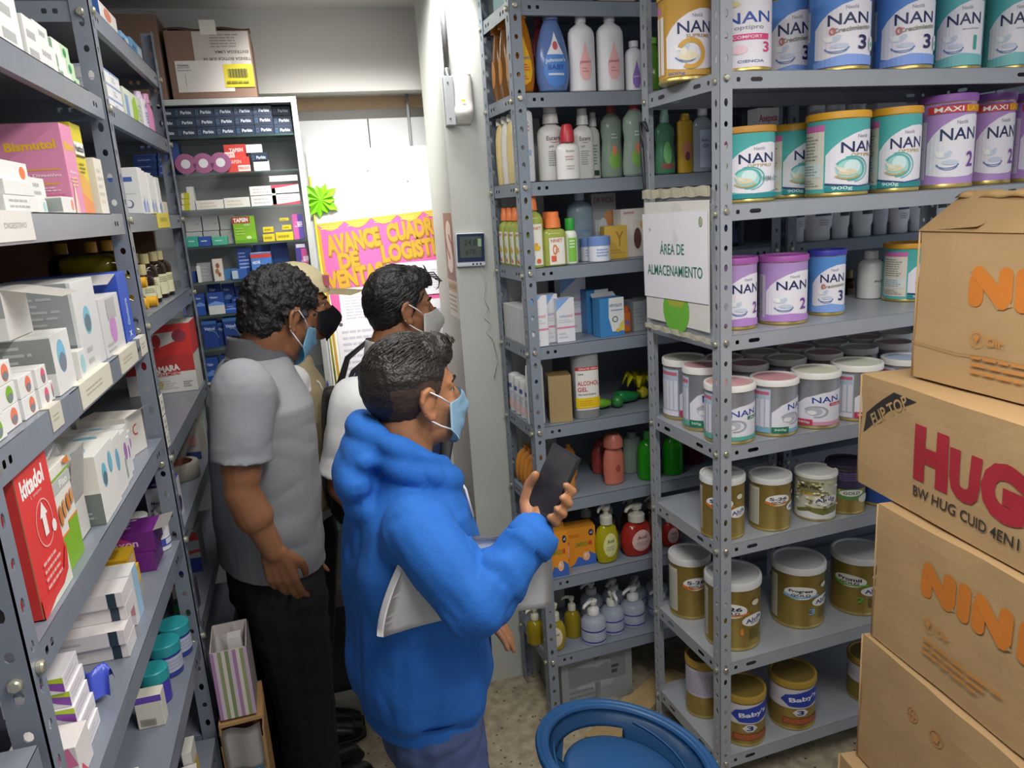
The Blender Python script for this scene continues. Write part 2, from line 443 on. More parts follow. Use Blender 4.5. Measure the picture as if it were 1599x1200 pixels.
unit(FB, .93, .30, 2.50, ZB, 'blue-grey slotted-angle shelving unit of baby toiletries standing beside the white column', STEEL_B, [(.06, .005, .005), (.085, .005, .005)])
FC = Frame(*FB.w(.957, 0, 0)[:2], 3.0)
unit(FC, .93, .30, 2.50, ZB[1:], 'blue-grey shelving unit with body-wash bottles seen behind the formula cans', STEEL_B, [(.06, .005, .005)])
FL1 = Frame(-.345, .91, 90); FL2 = Frame(-.345, 1.825, 90); FL0 = Frame(-.345, -.06, 90)
ZL1 = [2.06, 1.83, 1.57, 1.335, 1.085, .82, .55, .25]
ZL2 = [2.25, 2.06, 1.832, 1.60, 1.29, 1.085, .83, .55, .25]
DL = .40
BACK = M('dull_back_sheet', '#565c66', rough=.35, var=.25, scale=5)
unit(FL2, .868, DL, 2.37, ZL2, 'grey medicine shelving unit on the left, nearest the glass-shelf cabinet', STEEL_L, [(.06, .005, .005), (.08, .005, .005)], back=BACK)
FLU1 = Frame(-.345, .880, 90)
unit(FLU1, .932, DL, 2.45, ZL1, 'grey medicine shelving unit in the left foreground with the tall red box', STEEL_L, [(.06, .005, .005), (.08, .005, .005)], corners=((0, 0), (0, 1)), back=BACK)
unit(FL0, .925, DL, 1.75, [1.245, .95], 'grey shelving unit cut off at the lower left corner', STEEL_L, [(.06, .006, .005), (.09, .006, .005)], corners=((0, 0), (0, 1)))
# cabinet with glass shelves
FK = Frame(-.62, 2.88, 0)
def cabinet():
    root = thing('display_cabinet', 'grey laminate cabinet with glass shelves of blue medicine boxes at the aisle end', 'cabinet', FK.w(0, 0, 0), 0)
    W, D, H, t = .675, .27, 2.205, .018
    lam = M('pale_grey_laminate', '#b7bab8', rough=.45, var=.03, scale=4); inn = M('inner_grey_laminate', '#c9cbcc', rough=.5, var=.03, scale=4)
    MB().box((0, 0, 0), (t, D, H-t), lam).build('side_panel', root); MB().box((W-t, 0, 0), (W, D, H-t), lam).build('side_panel', root)
    MB().box((0, 0, H-t), (W, D, H), lam).build('top_panel', root); MB().box((t, D-.006, .08), (W-t, D, H-t), inn).build('back_panel', root)
    MB().box((t, .01, 0), (W-t, .03, .08), lam).build('kick_panel', root)
    for z in ZK: MB().box((t, .006, z-.006), (W-t, D-.008, z), GLASS).build('glass_shelf', root)
    return root
ZK = [2.085, 1.965, 1.845, 1.72, 1.595, 1.478, 1.358, 1.21, 1.04, .85, .6]
cabinet()
# ------------------------------------------------------------------ kinds of goods
def fit(fr, z, u0, u1, vt, vb, ly):
    """pixel box on the upright plane local y = ly -> centre lx, width, height above z"""
    vm = (vt+vb)/2
    a, b = fr.plane(u0, vm, ly)[0], fr.plane(u1, vm, ly)[0]
    return (a+b)/2, b-a, fr.plane((u0+u1)/2, vt, ly)[1]-z
NAVY = '#22305f'
def facing(fr, lx, ly):
    d = fr.w(lx, ly, 0); return abs(d.dot(fr.ey))/d.length  # how squarely the front plane is seen there
def fitr(fr, z, u0, u1, vt, vb, ly):                       # the same for round things
    lx, w, h = fit(fr, z, u0, u1, vt, vb, ly); return lx, w*facing(fr, lx, ly), h
def bird(cu, cv, s, c1, c2):                             # the little nest drawing
    return [('e', cu-.02*s, cv+.05*s, .10*s, .035*s, c1), ('p', [(cu-.16*s, cv+.10*s), (cu-.02*s, cv+.09*s), (cu-.02*s, cv+.03*s), (cu-.12*s, cv+.03*s)], '#f4f4f4'),
            ('e', cu+.06*s, cv+.08*s, .035*s, .025*s, c1), ('e', cu+.08*s, cv-.03*s, .12*s, .030*s, c1), ('o', cu+.04*s, cv-.05*s, .17*s, .05*s, .16, c2, 180, 360), ('o', cu+.05*s, cv-.07*s, .14*s, .05*s, .16, c2, 190, 350)]
def nan_front(white='#ece9f1', num=None, numc='#7b3fa0', sub=None, subc='#b99a45', disc=None, extra=()):
    pr = [('p', [(0, .12), (0, .52), (.10, .62), (.24, .72), (.42, .80), (.62, .85), (.85, .86), (1, .84), (1, .12), (.75, .085), (.5, .075), (.25, .085)], white),
          ('t', 'Nestlé', .58, .765, .20, .05, '#8b90a6', 2), ('t', 'NAN', .55, .62, .66, .15, NAVY, 1, .012)]
    if sub: pr.append(('t', sub, .60, .505, .46, .045, subc, 0, .01))
    if disc: pr += [('e', .36, .32, .21, .14, '#a6dbd8'), ('e', .40, .34, .13, .10, '#d5efed'), ('o', .37, .31, .25, .165, .16, disc, -100, 150), ('o', .39, .31, .29, .185, .07, disc, -80, 110), ('e', .33, .27, .14, .045, '#ded6b6'), ('p', [(.14, .36), (.26, .33), (.34, .27), (.22, .27)], '#eae5d2'), ('e', .26, .30, .045, .035, '#eae5d2'), ('o', .33, .23, .19, .05, .3, '#c2ae72', 180, 360), ('o', .34, .21, .15, .04, .3, '#c2ae72', 190, 350)]
    else: pr += bird(.32, .30, 1.1, '#c9d3e4', '#5f7fb4')
    if num: pr.append(('t', num, .76, .30, .065 if num == '1' else .15, .19, numc, 0, .02))
    return pr+list(extra)
def info(head='#d76fb0', bg='#e6e0cf'):
    return [('r', 0, .05, 1, .95, bg), ('r', 0, .86, 1, .95, head), ('l', .08, .45, .94, .82, 8, '#9a9a93'), ('r', .06, .22, .94, .42, '#dfe8e6'), ('l', .08, .24, .9, .40, 4, '#8fa9a6'), ('l', .08, .08, .9, .19, 3, '#a2a2a0')]
def stripes(bg='#e9e6ec', c='#c9c6d4'):
    return [('r', 0, .06, 1, .80, bg)]+[('r', .06+.15*i, .08, .12+.15*i, .78, c) for i in range(6)]+[('l', .05, .1, .95, .76, 14, '#b3b0c0')]
def formula_can(base, front, panel, lid, lidc=None, r=.065, h=.17, rim='#c9b26a', front_rz=35, label_top=None, band=None, metal=False, lidh=.014):
    def f():
        root = thing('formula_can'); mb = MB()
        bm_ = M('gold_tin', '#a08b4a', rough=.36, metal=.5, var=.24, scale=26) if base == 'gold' else (M('silver_tin', '#a9abb2', rough=.3, metal=.5, var=.08) if base == 'silver' else C(base))
        rimm = M('tin_rim', rim, rough=.3, metal=.6)
        mb.lathe([(0, 0), (r*.97, 0), (r*1.0, .002), (r*1.0, .006), (r*.985, .008), (r*.985, h-lidh-.002), (r, h-lidh)], bm_, n=40, mats=[rimm, rimm, rimm, rimm, bm_, rimm])
        zz, hh = .009, h-lidh-.012; lr = r*.985
        mb.wrap(front, lr, zz, hh, 2.15*lr, rz=R(front_rz))
        if panel: mb.wrap(panel, lr, zz, hh, 1.15*lr, rz=R(front_rz-98))
        mb.build('can_body', root)
        mb = MB(); l = C(lid)
        mb.lathe([(r*1.005, h-lidh), (r*1.035, h-lidh), (r*1.035, h-.004), (r*1.01, h), (r*.93, h), (r*.90, h-.004), (0, h-.004)], l, n=40, mats=[l]*5+[C(lidc or lid)]); mb.build('lid', root)
        return root
    return f
TEAL = '#57b6b3'
KIND = {}
KIND['optipro'] = (formula_can(TEAL, nan_front(sub='OPTIPRO', disc='#58b7b5', extra=[('r', 0, 0, 1, .075, '#2f8d93'), ('t', '900g', .25, .045, .3, .06, '#d8efe9'), ('p', [(0, .13), (0, .105), (.5, .06), (1, .105), (1, .12), (.5, .075)], '#3a3f7c')]), info('#d772b4'), '#d9a02c'), .065, .17)
KIND['optipro_hmo'] = (formula_can(TEAL, nan_front(sub='OPTIPRO', disc='#58b7b5', extra=[('t', 'HM-O', .80, .30, .34, .075, '#7d8f8c'), ('r', 0, 0, 1, .075, '#2f8d93')]), info('#b04b95'), '#c08a35', front_rz=22), .065, .17)
KIND['maxi2'] = (formula_can('#b48fcd', nan_front(num='2', extra=[('r', 0, .885, .62, .975, '#c8403f'), ('r', .62, .885, 1.06, .975, '#d98a1d'), ('t', 'MAXI', .34, .93, .46, .062, '#f2eeee', 0, .014), ('t', 'LATA', .83, .93, .40, .062, '#f5c52a', 0, .014), ('r', .22, .985, .7, .999, '#9a6ab5')]), stripes('#d8d0dc', '#b9aec4'), '#8d5aa8', front_rz=18), .065, .17)
KIND['nan2'] = (formula_can('#bb9ad4', nan_front(num='2', extra=[('p', [(0, 0), (1, 0), (1, .10), (.5, .14), (0, .10)], '#b98bd0')]), stripes('#d6d0dd', '#8f8aa0'), '#a557a8', front_rz=24), .065, .17)
KIND['nan3'] = (formula_can('#5f9ae0', nan_front(num='3', numc='#2c2f6a', extra=[('p', [(0, 0), (1, 0), (1, .10), (.5, .16), (0, .10)], '#86aae6'), ('t', 'Crecimiento', .58, .485, .62, .055, '#8f8a63', 4, .02), ('o', .30, .475, .05, .045, .4, '#d2675e')]), None, '#3c3ea8', front_rz=18), .065, .17)
KIND['crec'] = (formula_can('#5c90dc', nan_front(num='3', numc='#2c2a62', extra=[('p', [(0, 0), (1, 0), (1, .12), (.5, .15), (0, .08)], '#86a6ea'), ('t', 'Crecimiento', .60, .485, .60, .06, '#8a8a78', 4, .025), ('o', .30, .465, .05, .05, .4, '#d2675e'), ('e', .95, .28, .05, .1, '#d8dfe6'), ('e', .95, .27, .03, .035, '#62b09a')]), [('r', 0, 0, 1, 1, '#5c90dc'), ('r', .05, .40, .80, .80, '#d5d9e6'), ('l', .1, .43, .75, .78, 7, '#9aa3bd'), ('r', .1, .85, .6, .95, '#c4605c')], '#37348f', front_rz=14), .065, .185)
KIND['nan1'] = (formula_can('#5fbcbd', nan_front(num='1', numc='#3fa8a3', extra=[('p', [(0, 0), (1, 0), (1, .13), (.5, .17), (0, .10)], '#7fc6c6'), ('l', .5, .47, 1, .5, 1, '#a9a5ba')]), None, '#3c8f96', front_rz=5), .065, .185)
KIND['supreme'] = (formula_can('#c99a3f', nan_front(sub='SUPREME', subc='#a8854a', extra=[('o', .45, .28, .26, .2, .3, '#d8a743', -120, 150), ('e', .40, .25, .16, .06, '#efe3c2'), ('e', .33, .31, .06, .05, '#f3ecd8'), ('p', [(0, 0), (1, 0), (1, .07), (.4, .07), (0, .10)], '#cda24a'), ('t', '800g', .2, .03, .3, .05, '#5d6da8')]), [('r', 0, .03, 1, .97, '#c99a3f'), ('r', .0, .84, .8, .93, '#d678b2')]+[('r', .05+.24*i, .05, .23+.24*i, .80, '#e6dcd0') for i in range(4)], '#d2a63c', front_rz=30), .065, .185)
KIND['pro3'] = (formula_can('#e6e2ea', [('t', 'NAN', .55, .66, .8, .15, '#2d4fa0', 2), ('t', 'optipro', .55, .52, .5, .07, '#8d8da0', 0), ('r', .12, .36, .92, .44, '#d8457f'), ('t', 'COMFORT', .52, .40, .5, .04, '#f3dbe6'), ('t', '3', .86, .26, .14, .14, '#d8457f', 0, .02), ('e', .38, .23, .14, .06, '#efcbd6'), ('t', 'CIENCIA', .58, .07, .45, .035, '#5d6da8'), ('e', .3, .85, .1, .04, '#d8d59a')], None, '#dddae4', front_rz=14), .06, .185)
def comfort(numb, band, bandc, sub, lidc, rz):
    return formula_can('silver', [('p', [(0, .02), (0, .46), (.2, .62), (.5, .72), (1, .78), (1, .02)], '#e5e4ee'), ('t', 'NAN', .60, .58, .56, .13, '#2f46a0', 3), ('r', .66, .43, 1.0, .50, bandc), ('t', sub, .83, .465, .26, .04, '#efe9ee'), ('e', .36, .33, .16, .09, '#b9bcc6'), ('o', .40, .32, .24, .13, .2, '#a9adb8', -100, 160), ('e', .32, .30, .09, .05, '#eceae8'), ('r', 0, .02, 1, .10, band), ('r', 0, .02, .34, .15, bandc), ('t', '360g', .17, .085, .24, .06, '#d9e8e0')],
                       [('r', 0, .02, 1, .96, '#b7c4d8'), ('r', .05, .84, .95, .91, '#c66a7c')]+[('r', .02+.2*i, .14, .17+.2*i, .74, '#dcdbe6') for i in range(5)]+[('r', 0, .02, 1, .12, band)], '#e6e4df', lidc, front_rz=rz, rim='#b8babf', lidh=.018)
KIND['ae'] = (comfort(0, '#5fae9c', '#1f7a58', 'AE', '#dba8ab', 32), .060, .165)
KIND['ae2'] = (comfort(0, '#7fb4c8', '#1f7a58', 'AE', '#d69da3', 62), .060, .165)
KIND['cft'] = (comfort(0, '#d89ab0', '#c43c5c', 'Comfort', '#dcdcc8', 18), .060, .165)
KIND['cft2'] = (comfort(0, '#e0dde6', '#c43c5c', 'Comfort', '#d9dccb', 60), .060, .165)
KIND['cft3'] = (comfort(0, '#c9d4e6', '#c43c5c', 'Comfort', '#b9cbe2', 40), .060, .165)
def s26(name, sub, num, numc, swo, fr_rz, plate=True, two=True):
    pr = [('e', .42, .66, .30, .13, '#eae8e2'), ('p', [(.10, .60), (.3, .545), (.75, .58), (.76, .62), (.4, .575), (.12, .65)], swo), ('t', name, .42, .695, .42, .07, '#2c2450', 0, .03), ('t', sub, .42, .62, .34, .05, '#2c2450', 0, .02)]
    if two: pr += [('e', .86, .47, .24, .105, '#eae8e2'), ('t', 'Alula', .86, .485, .36, .08, '#343e8c', 8, .02), ('t', 'GOLD', .88, .425, .2, .03, '#4a4334'), ('e', .88, .78, .08, .05, '#d9d2c0')]
    if num: pr += [('t', num, .62, .29, .05 if num == '1' else .12, .12, numc, 0, .02), ('l', .75, .12, 1.05, .34, 7, '#4f4520')]
    return formula_can('gold', pr, [('r', 0, .06, 1, .93, '#cfccbc')]+[('r', .06+.19*i, .1, .20+.19*i, .88, '#bcb9aa') for i in range(5)] if plate else None, '#d6d6d4', '#cfcfce', front_rz=fr_rz, rim='#c9b26a', lidh=.018)
KIND['s26a'] = (s26('S-26', 'GOLD', None, None, '#d2752e', 40), .065, .17)
KIND['s26n'] = (s26('S-26', 'GOLD', '1', '#d98a3a', '#d2752e', 12), .065, .17)
KIND['prog'] = (s26('Progress', 'GOLD', '3', '#7fb4de', '#7fb4de', 20), .065, .17)
KIND['promil'] = (s26('Promil', 'GOLD', '2', '#64b84a', '#64b84a', -8), .065, .17)
KIND['goldsm'] = (formula_can('gold', [('r', -.4, .55, 1.4, 1, '#3a3050'), ('l', .1, .75, .9, .95, 4, '#6a5f86'), ('e', .5, .42, .36, .14, '#5f8f4a'), ('e', .5, .46, .3, .08, '#e5e4dc'), ('t', 'GOLD', .5, .46, .4, .07, '#3f5f33', 0, .02), ('e', .86, .3, .2, .1, '#dedbd0')], None, '#2a2438', front_rz=20), .065, .17)
KIND['floral'] = (formula_can('#cfcdb9', [('p', [(0, .95), (.5, .95), (.62, .7), (.4, .6), (0, .62)], '#8a8658'), ('t', 'SMA PRO', .3, .80, .5, .09, '#2f3446', -4, .03), ('r', .05, .60, .6, .66, '#c9a03e'), ('e', .68, .48, .34, .13, '#efefec'), ('t', 'Alula', .68, .49, .5, .10, '#343e8c', 6, .02), ('p', [(0, .20), (.3, .30), (.7, .27), (1, .33), (1, .10), (0, .10)], '#77763f'), ('p', [(0, 0), (1, 0), (1, .16), (.6, .10), (.3, .19), (0, .12)], '#e3e3e2')]+[('e', random.random(), random.uniform(.3, .97), .035, .022, random.choice(['#8f8e55', '#77763f', '#f0efe2', '#d8cf8a'])) for _ in range(60)], None, '#e3e2de', front_rz=10), .065, .17)
KIND['blue_can'] = (formula_can('#2d4f9c', [('t', 'Ped', .5, .5, .5, .16, '#dfe3f2', 0, .02), ('r', 0, .9, 1, .97, '#b33a3a')], None, '#28324f', front_rz=24), .06, .12)
KIND['babys'] = (formula_can('gold', [('r', -.45, .50, 1.5, .98, '#cfcad0'), ('r', -.45, .66, 1.5, .672, '#b2adb8'), ('r', -.45, .76, 1.5, .772, '#b2adb8'), ('p', [(.12, .70), (.22, .84), (.6, .93), (1.05, .97), (1.05, .60), (.7, .53), (.3, .55)], '#2c43a6'), ('t', "Baby's", .62, .735, .66, .15, '#e6e6f2', 6, .03), ('p', [(.36, .40), (.46, .49), (.60, .49), (.70, .40), (.60, .31), (.46, .31)], '#d6d4d6'), ('t', '3', .53, .40, .15, .12, '#2c3374', 0, .03), ('r', .16, .10, 1.05, .25, '#9c4427'), ('l', .2, .12, 1.0, .24, 3, '#c07a50')], None, '#a98a3a', '#7d6a34', front_rz=22, lidh=.02), .065, .175)
KIND['babys_side'] = (formula_can('gold', [('r', -.45, .40, 1.5, .98, '#bdb8c8'), ('l', .1, .45, .9, .93, 12, '#9d98b0')], None, '#a98a3a', '#5a4d2c', front_rz=0, lidh=.02), .065, .175)
DEBUG = False
def can(kind, fr, z, px, ly, label, rz=0, group=None, deep=None, dx=0.0):
    if z < 1.3:                                           # below eye level the foot of the can tells how deep it stands
        q = fr.onz((px[0]+px[1])/2, px[3], z)[1]; w = fitr(fr, z, *px, q)[1]
        ly = min(max(q+w*.42, w/2+.008), .395-w/2)
    if deep: ly = deep
    lx, w, h = fitr(fr, z, *px, ly)
    if z < 1.3: w *= .935; lx += dx
    f, r0, h0 = KIND[kind]; rz -= 42 if kind != 'optipro' else 35
    if DEBUG: print(kind, 'ly %.3f w %.3f h %.3f lx %.3f' % (ly, w, h, lx))
    s = (w/2/(r0*1.02), w/2/(r0*1.02), h/h0)
    o = put('can_'+kind, f, fr.w(lx, ly, z), fr.a+R(rz), label, 'formula can', group, s)
    return o

# ------------------------------------------------------------------ cartons
def face_fn(face, w, d, h):
    e = .0003
    return {'front': (w, h, lambda u, v, o: Vector((-w/2+u, -d/2-o, v))), 'right': (d, h, lambda u, v, o: Vector((w/2+o, -d/2+u, v))),
            'left': (d, h, lambda u, v, o: Vector((-w/2-o, d/2-u, v))), 'top': (w, d, lambda u, v, o: Vector((-w/2+u, -d/2+v, h+o)))}[face]
def carton(w, d, h, col, art=None, cols=None, flap=None, bev=.0008, name='medicine_box', open_top=False, inside='#8a6f55'):
    """a printed carton; art: face -> primitives; flap: (edge, length, angle, colour)"""
    def f():
        mb = MB()
        if open_top:
            t = .0012; c = C(col); cc = {k: C(v) for k, v in (cols or {}).items()}; i = C(inside)
            mb.box((-w/2, -d/2, 0), (w/2, d/2, t), c)
            mb.box((-w/2, -d/2, 0), (w/2, -d/2+t, h), i, {'front': cc.get('front', c)}); mb.box((-w/2, d/2-t, 0), (w/2, d/2, h), i, {'back': cc.get('back', c)})
            mb.box((-w/2, -d/2+t, 0), (-w/2+t, d/2-t, h), i, {'left': cc.get('left', c)}); mb.box((w/2-t, -d/2+t, 0), (w/2, d/2-t, h), i, {'right': cc.get('right', c)})
        else: mb.box((-w/2, -d/2, 0), (w/2, d/2, h), C(col), {k: C(v) for k, v in (cols or {}).items()}, bev=bev)
        for face, pr in (art or {}).items(): mb.decal(pr, *face_fn(face, w, d, h))
        o = mb.build(name)
        for (edge, L, ang, fc) in (flap or []):
            fb = MB(); a = R(ang); t = .0006
            dy, dz = L*math.cos(a), L*math.sin(a)
            if edge == 'front': q = [(-w/2, -d/2, h), (w/2, -d/2, h), (w/2*.94, -d/2-dy, h+dz), (-w/2*.94, -d/2-dy, h+dz)]
            elif edge == 'back': q = [(w/2, d/2, h), (-w/2, d/2, h), (-w/2*.94, d/2+dy, h+dz), (w/2*.94, d/2+dy, h+dz)]
            elif edge == 'left': q = [(-w/2, d/2, h), (-w/2, -d/2, h), (-w/2-dy, -d/2*.94, h+dz), (-w/2-dy, d/2*.94, h+dz)]
            else: q = [(w/2, -d/2, h), (w/2, d/2, h), (w/2+dy, d/2*.94, h+dz), (w/2+dy, -d/2*.94, h+dz)]
            fb.f([Vector(p) for p in q], fc); bmesh.ops.solidify(fb.bm, geom=fb.bm.faces[:], thickness=t); fb.build('flap', o)
        return o
    return f
def bx(key, f, fr, lx, ly, z, rz, label, cat='medicine box', group=None, scale=None):
    return put(key, f, fr.w(lx, ly, z), fr.a+R(rz), label, cat, group, scale)

# ------------------------------------------------------------------ bottles, jars, pumps
def prof_scale(p, r, h): return [(a*r, b*h) for a, b in p]
ROUND = [(0, 0), (.86, 0), (.97, .015), (1, .05), (1, .62), (.96, .74), (.80, .86), (.46, .93), (.40, .945), (.40, 1.0)]
SLAB = [(0, 0), (.90, 0), (1, .02), (1, .90), (.93, .955), (.60, .99), (.40, 1.0)]
SHOULDER = [(0, 0), (.92, 0), (1, .02), (1, .76), (.96, .84), (.80, .90), (.45, .95), (.36, .965), (.36, 1.0)]
DROP = [(0, 0), (.60, 0), (.80, .03), (.95, .16), (1, .32), (.95, .50), (.80, .70), (.60, .86), (.44, .95), (.40, 1.0)]
TAPER = [(0, 0), (.82, 0), (.90, .02), (.98, .30), (1, .50), (.94, .72), (.76, .88), (.5, .97), (.40, 1.0)]
JAR = [(0, 0), (.94, 0), (1, .03), (1, .92), (.96, 1.0)]
WAIST = [(0, 0), (.86, 0), (.97, .03), (1, .18), (.88, .48), (.84, .56), (.95, .74), (.90, .86), (.50, .97), (.38, 1.0)]
def mat_liquid(c): return M('liquid_'+c.lstrip('#'), c, rough=.12, trans=.45, ior=1.33, var=.05)
def rad(prof, t):
    for (a, b), (c, d) in zip(prof, prof[1:]):
        if d >= t and d > b: return a+(c-a)*(t-b)/(d-b)
    return prof[-1][0]
def bottle(prof, r, h, body, cap=None, flat=1.0, label=None, lz=(.15, .7), larc=2.0, pw=2.0, name='bottle', lname='label', pump=None, lrz=0, fill=None, capname='cap'):
    """cap: (radius, height, colour, kind); h is the bottle without its cap"""
    def f():
        root = thing(name); bmat = body if not isinstance(body, str) else P(body, .28)
        mb = MB(); pr = prof_scale(prof, r, h)
        mb.lathe(pr, bmat, n=32, sy=flat, pw=pw); mb.f([Vector((prof[-1][0]*r*math.cos(R(30*i)), prof[-1][0]*r*flat*math.sin(R(30*i)), h)) for i in range(12)], bmat)
        for fl in (fill or []):
            mb.lathe([(rad(prof, fl[0])*r*1.004, fl[0]*h), (rad(prof, fl[1])*r*1.004, fl[1]*h)], fl[2], n=32, sy=flat, pw=pw)
        mb.build('bottle_body', root)
        if label:
            lb = MB(); z0, z1 = lz[0]*h, lz[1]*h
            def fn(u, v, off):
                a = (u-larc*r/2)/r+R(lrz); q = rad(prof, (z0+v)/h)*r; ca, sa = math.sin(a), -math.cos(a)
                if pw != 2.0: k = (abs(ca)**pw+abs(sa)**pw)**(-1/pw); ca *= k; sa *= k
                return Vector(((q+off)*ca, (q*flat+off)*sa, z0+v))
            lb.decal(label, larc*r, z1-z0, fn, seg=2*math.pi*r/32, k0=3, vseg=(z1-z0)/12)
            bmesh.ops.triangulate(lb.bm, faces=[f_ for f_ in lb.bm.faces if len(f_.verts) > 4]); lb.build(lname, root)
        if cap:
            cr, ch, cc, kind = cap; cb = MB(); cm = P(cc, .35)
            if kind == 'cyl': q = [(cr, h-.004), (cr, h+ch-.002), (cr*.94, h+ch), (0, h+ch)]
            elif kind == 'flip': q = [(cr*1.1, h-.004), (cr, h+ch*.5), (cr*.9, h+ch*.55), (cr*.86, h+ch*.97), (cr*.7, h+ch), (0, h+ch)]
            elif kind == 'dome': q = [(cr, h-.004), (cr*.96, h+ch*.5), (cr*.62, h+ch*.92), (0, h+ch)]
            else: q = [(cr, h-.004), (cr*.7, h+ch), (0, h+ch)]
            cb.lathe([(0, h-.004)]+q, cm, n=24); cb.build(capname, root)
        if pump:
            pc, ps = pump; pb = MB(); pm = P(pc, .3); k = ps; t = .40*r
            pb.lathe([(t*1.2, h-.003), (t*1.2, h+.016*k), (t*1.0, h+.020*k), (t*.5, h+.022*k), (t*.45, h+.034*k), (0, h+.034*k)], pm, n=20)
            pb.lathe([(t*.75, h+.034*k), (t*.9, h+.046*k), (t*.5, h+.050*k), (0, h+.050*k)], pm, n=20)
            pb.tube([(0, 0, h+.045*k), (-.020*k, -.006*k, h+.047*k), (-.034*k, -.010*k, h+.042*k), (-.038*k, -.011*k, h+.034*k)], [.0065*k, .006*k, .005*k, .0045*k], pm, n=10)
            pb.build('pump', root)
        return root
    return f
def bt(key, f, fr, z, px, ly, label, cat='bottle', nom=None, rz=0, group=None, hfix=None):
    """place a bottle by the pixel box it fills; nom = (radius, full height) of the kind as built"""
    lx, w, h = fitr(fr, z, *px, ly); s = w/2/nom[0]
    return put(key, f, fr.w(lx, ly, z), fr.a+R(rz), label, cat, group, (s, s, (hfix or h)/nom[1]))
# ================================================================== formula cans on the right-hand unit
G0 = 'formula cans on the right-hand unit'
z = ZA[0]
can('supreme', FA, z, (1026, 1112, -22, 122), .20, 'gold and white formula can marked SUPREME behind the front post, top row')
can('pro3', FA, z, (1118, 1203, -28, 100), .075, 'white and pink formula can marked 3 just right of the front post, top row')
can('crec', FA, z, (1192, 1272, -20, 88), .24, 'blue formula can set back between its neighbours, top row')
can('crec', FA, z, (1260, 1362, -32, 92), .085, 'blue formula can marked 3, left of the two front ones in the top row')
can('crec', FA, z, (1363, 1461, -34, 88), .085, 'blue formula can marked 3, right of the two front ones in the top row')
can('nan1', FA, z, (1455, 1538, -34, 83), .10, 'teal formula can marked 1 beside the blue cans, top row')
can('nan1', FA, z, (1536, 1622, -36, 81), .10, 'teal formula can marked 1 at the right edge of the photo, top row')
z = ZA[1]
can('optipro_hmo', FA, z, (1124, 1211, 200, 304), .12, 'teal formula can marked HM-O partly behind the front post, second row')
can('optipro', FA, z, (1200, 1276, 196, 298), .26, 'teal formula can set back in shade beside the HM-O can')
can('optipro', FA, z, (1256, 1358, 178, 295), .085, 'teal formula can with gold rim and its cream side panel showing, second row')
can('optipro', FA, z, (1358, 1439, 170, 289), .085, 'teal formula can with gold rim next to the purple cans, second row', rz=-22)
can('maxi2', FA, z, (1430, 1523, 151, 281), .085, 'purple formula can marked 2 with red MAXI band, left of the purple trio')
can('maxi2', FA, z, (1506, 1584, 149, 275), .15, 'purple formula can marked 2 with red MAXI band, middle of the purple trio', rz=4)
can('maxi2', FA, z, (1575, 1660, 146, 272), .12, 'purple formula can marked 2 with red MAXI band, cut off at the photo edge')
z = ZA[2]
can('nan2', FA, z, (1112, 1183, 402, 492), .11, 'purple formula can marked 2 half hidden by the front post, third row', rz=12)
can('nan2', FA, z, (1183, 1262, 398, 493), .10, 'purple formula can marked 2 touching the blue can, third row')
can('nan3', FA, z, (1260, 1321, 390, 484), .14, 'blue formula can marked 3 beside the purple can, third row')
can('optipro', FA, z, (1377, 1455, 379, 463), .20, 'teal formula can with gold rim next to the top carton, third row', rz=20)
z = ZA[3]
can('ae', FA, z, (1066, 1128, 572, 683), .22, 'white-lidded formula can with green band behind the rear side of the front post', deep=.205)
can('cft2', FA, z, (1035, 1103, 560, 655), .335, 'white-lidded formula can nearest the rear post, blue-striped side showing', deep=.338)
can('ae', FA, z, (1099, 1179, 598, 703), .068, 'white-lidded formula can marked AE partly behind the front post')
can('ae2', FA, z, (1170, 1246, 590, 697), .075, 'white-lidded formula can with pink lid centre and striped side facing out')
can('cft', FA, z, (1233, 1311, 579, 687), .10, 'white-lidded formula can with a red Comfort tag in the front row')
can('cft2', FA, z, (1292, 1374, 568, 672), .12, 'white-lidded formula can with red tag and striped side beside the stacked cartons', dx=.006)
can('cft3', FA, z, (1372, 1445, 560, 665), .13, 'white-lidded formula can with bluish lid behind the stacked cartons')
n = 0
for row, (ly, x0, cnt) in enumerate(((.219, .245, 5), (.338, .237, 6))):
    for i in range(cnt):
        o = put('can_cft' if i % 2 else 'can_ae', KIND['cft' if i % 2 else 'ae'][0], FA.w(x0+.137*i, ly, z), FA.a+R(10*i), 'white-lidded formula can in the %s row behind the front cans, %s from the left' % (('middle', 'back')[row], ORD[i]), 'formula can', None, (.875, .875, 1.02))
z = ZA[4]
can('s26a', FA, z, (1090, 1166, 738, 846), .075, 'gold formula can with white lid cut by the front post, fifth row', rz=-30)
can('s26a', FA, z, (1166, 1238, 739, 839), .085, 'gold formula can with white oval badge and cream side panel, fifth row')
can('floral', FA, z, (1236, 1309, 733, 831), .095, 'pale formula can with a flowered pattern and oval badge')
can('goldsm', FA, z, (1272, 1342, 722, 814), .22, 'dark purple and gold formula can with green badge just right of the flowered can', dx=.030)
can('blue_can', FA, z, (1337, 1412, 712, 806), .20, 'blue can beside the carton stack, fifth row')
z = ZA[5]
can('s26a', FA, z, (1042, 1112, 862, 980), .27, 'gold formula can with white lid at the back left corner, sixth row', deep=.312)
can('s26n', FA, z, (1096, 1191, 893, 1020), .085, 'gold formula can marked 1 behind the front post, sixth row')
can('prog', FA, z, (1199, 1291, 872, 986), .14, 'gold formula can marked 3 standing alone mid shelf, sixth row')
can('promil', FA, z, (1291, 1385, 858, 966), .16, 'gold formula can marked 2 with green stripe, sixth row')
z = ZA[6]
can('babys_side', FA, z, (1068, 1130, 1018, 1125), .25, 'gold and lilac formula can at the back left of the bottom shelf')
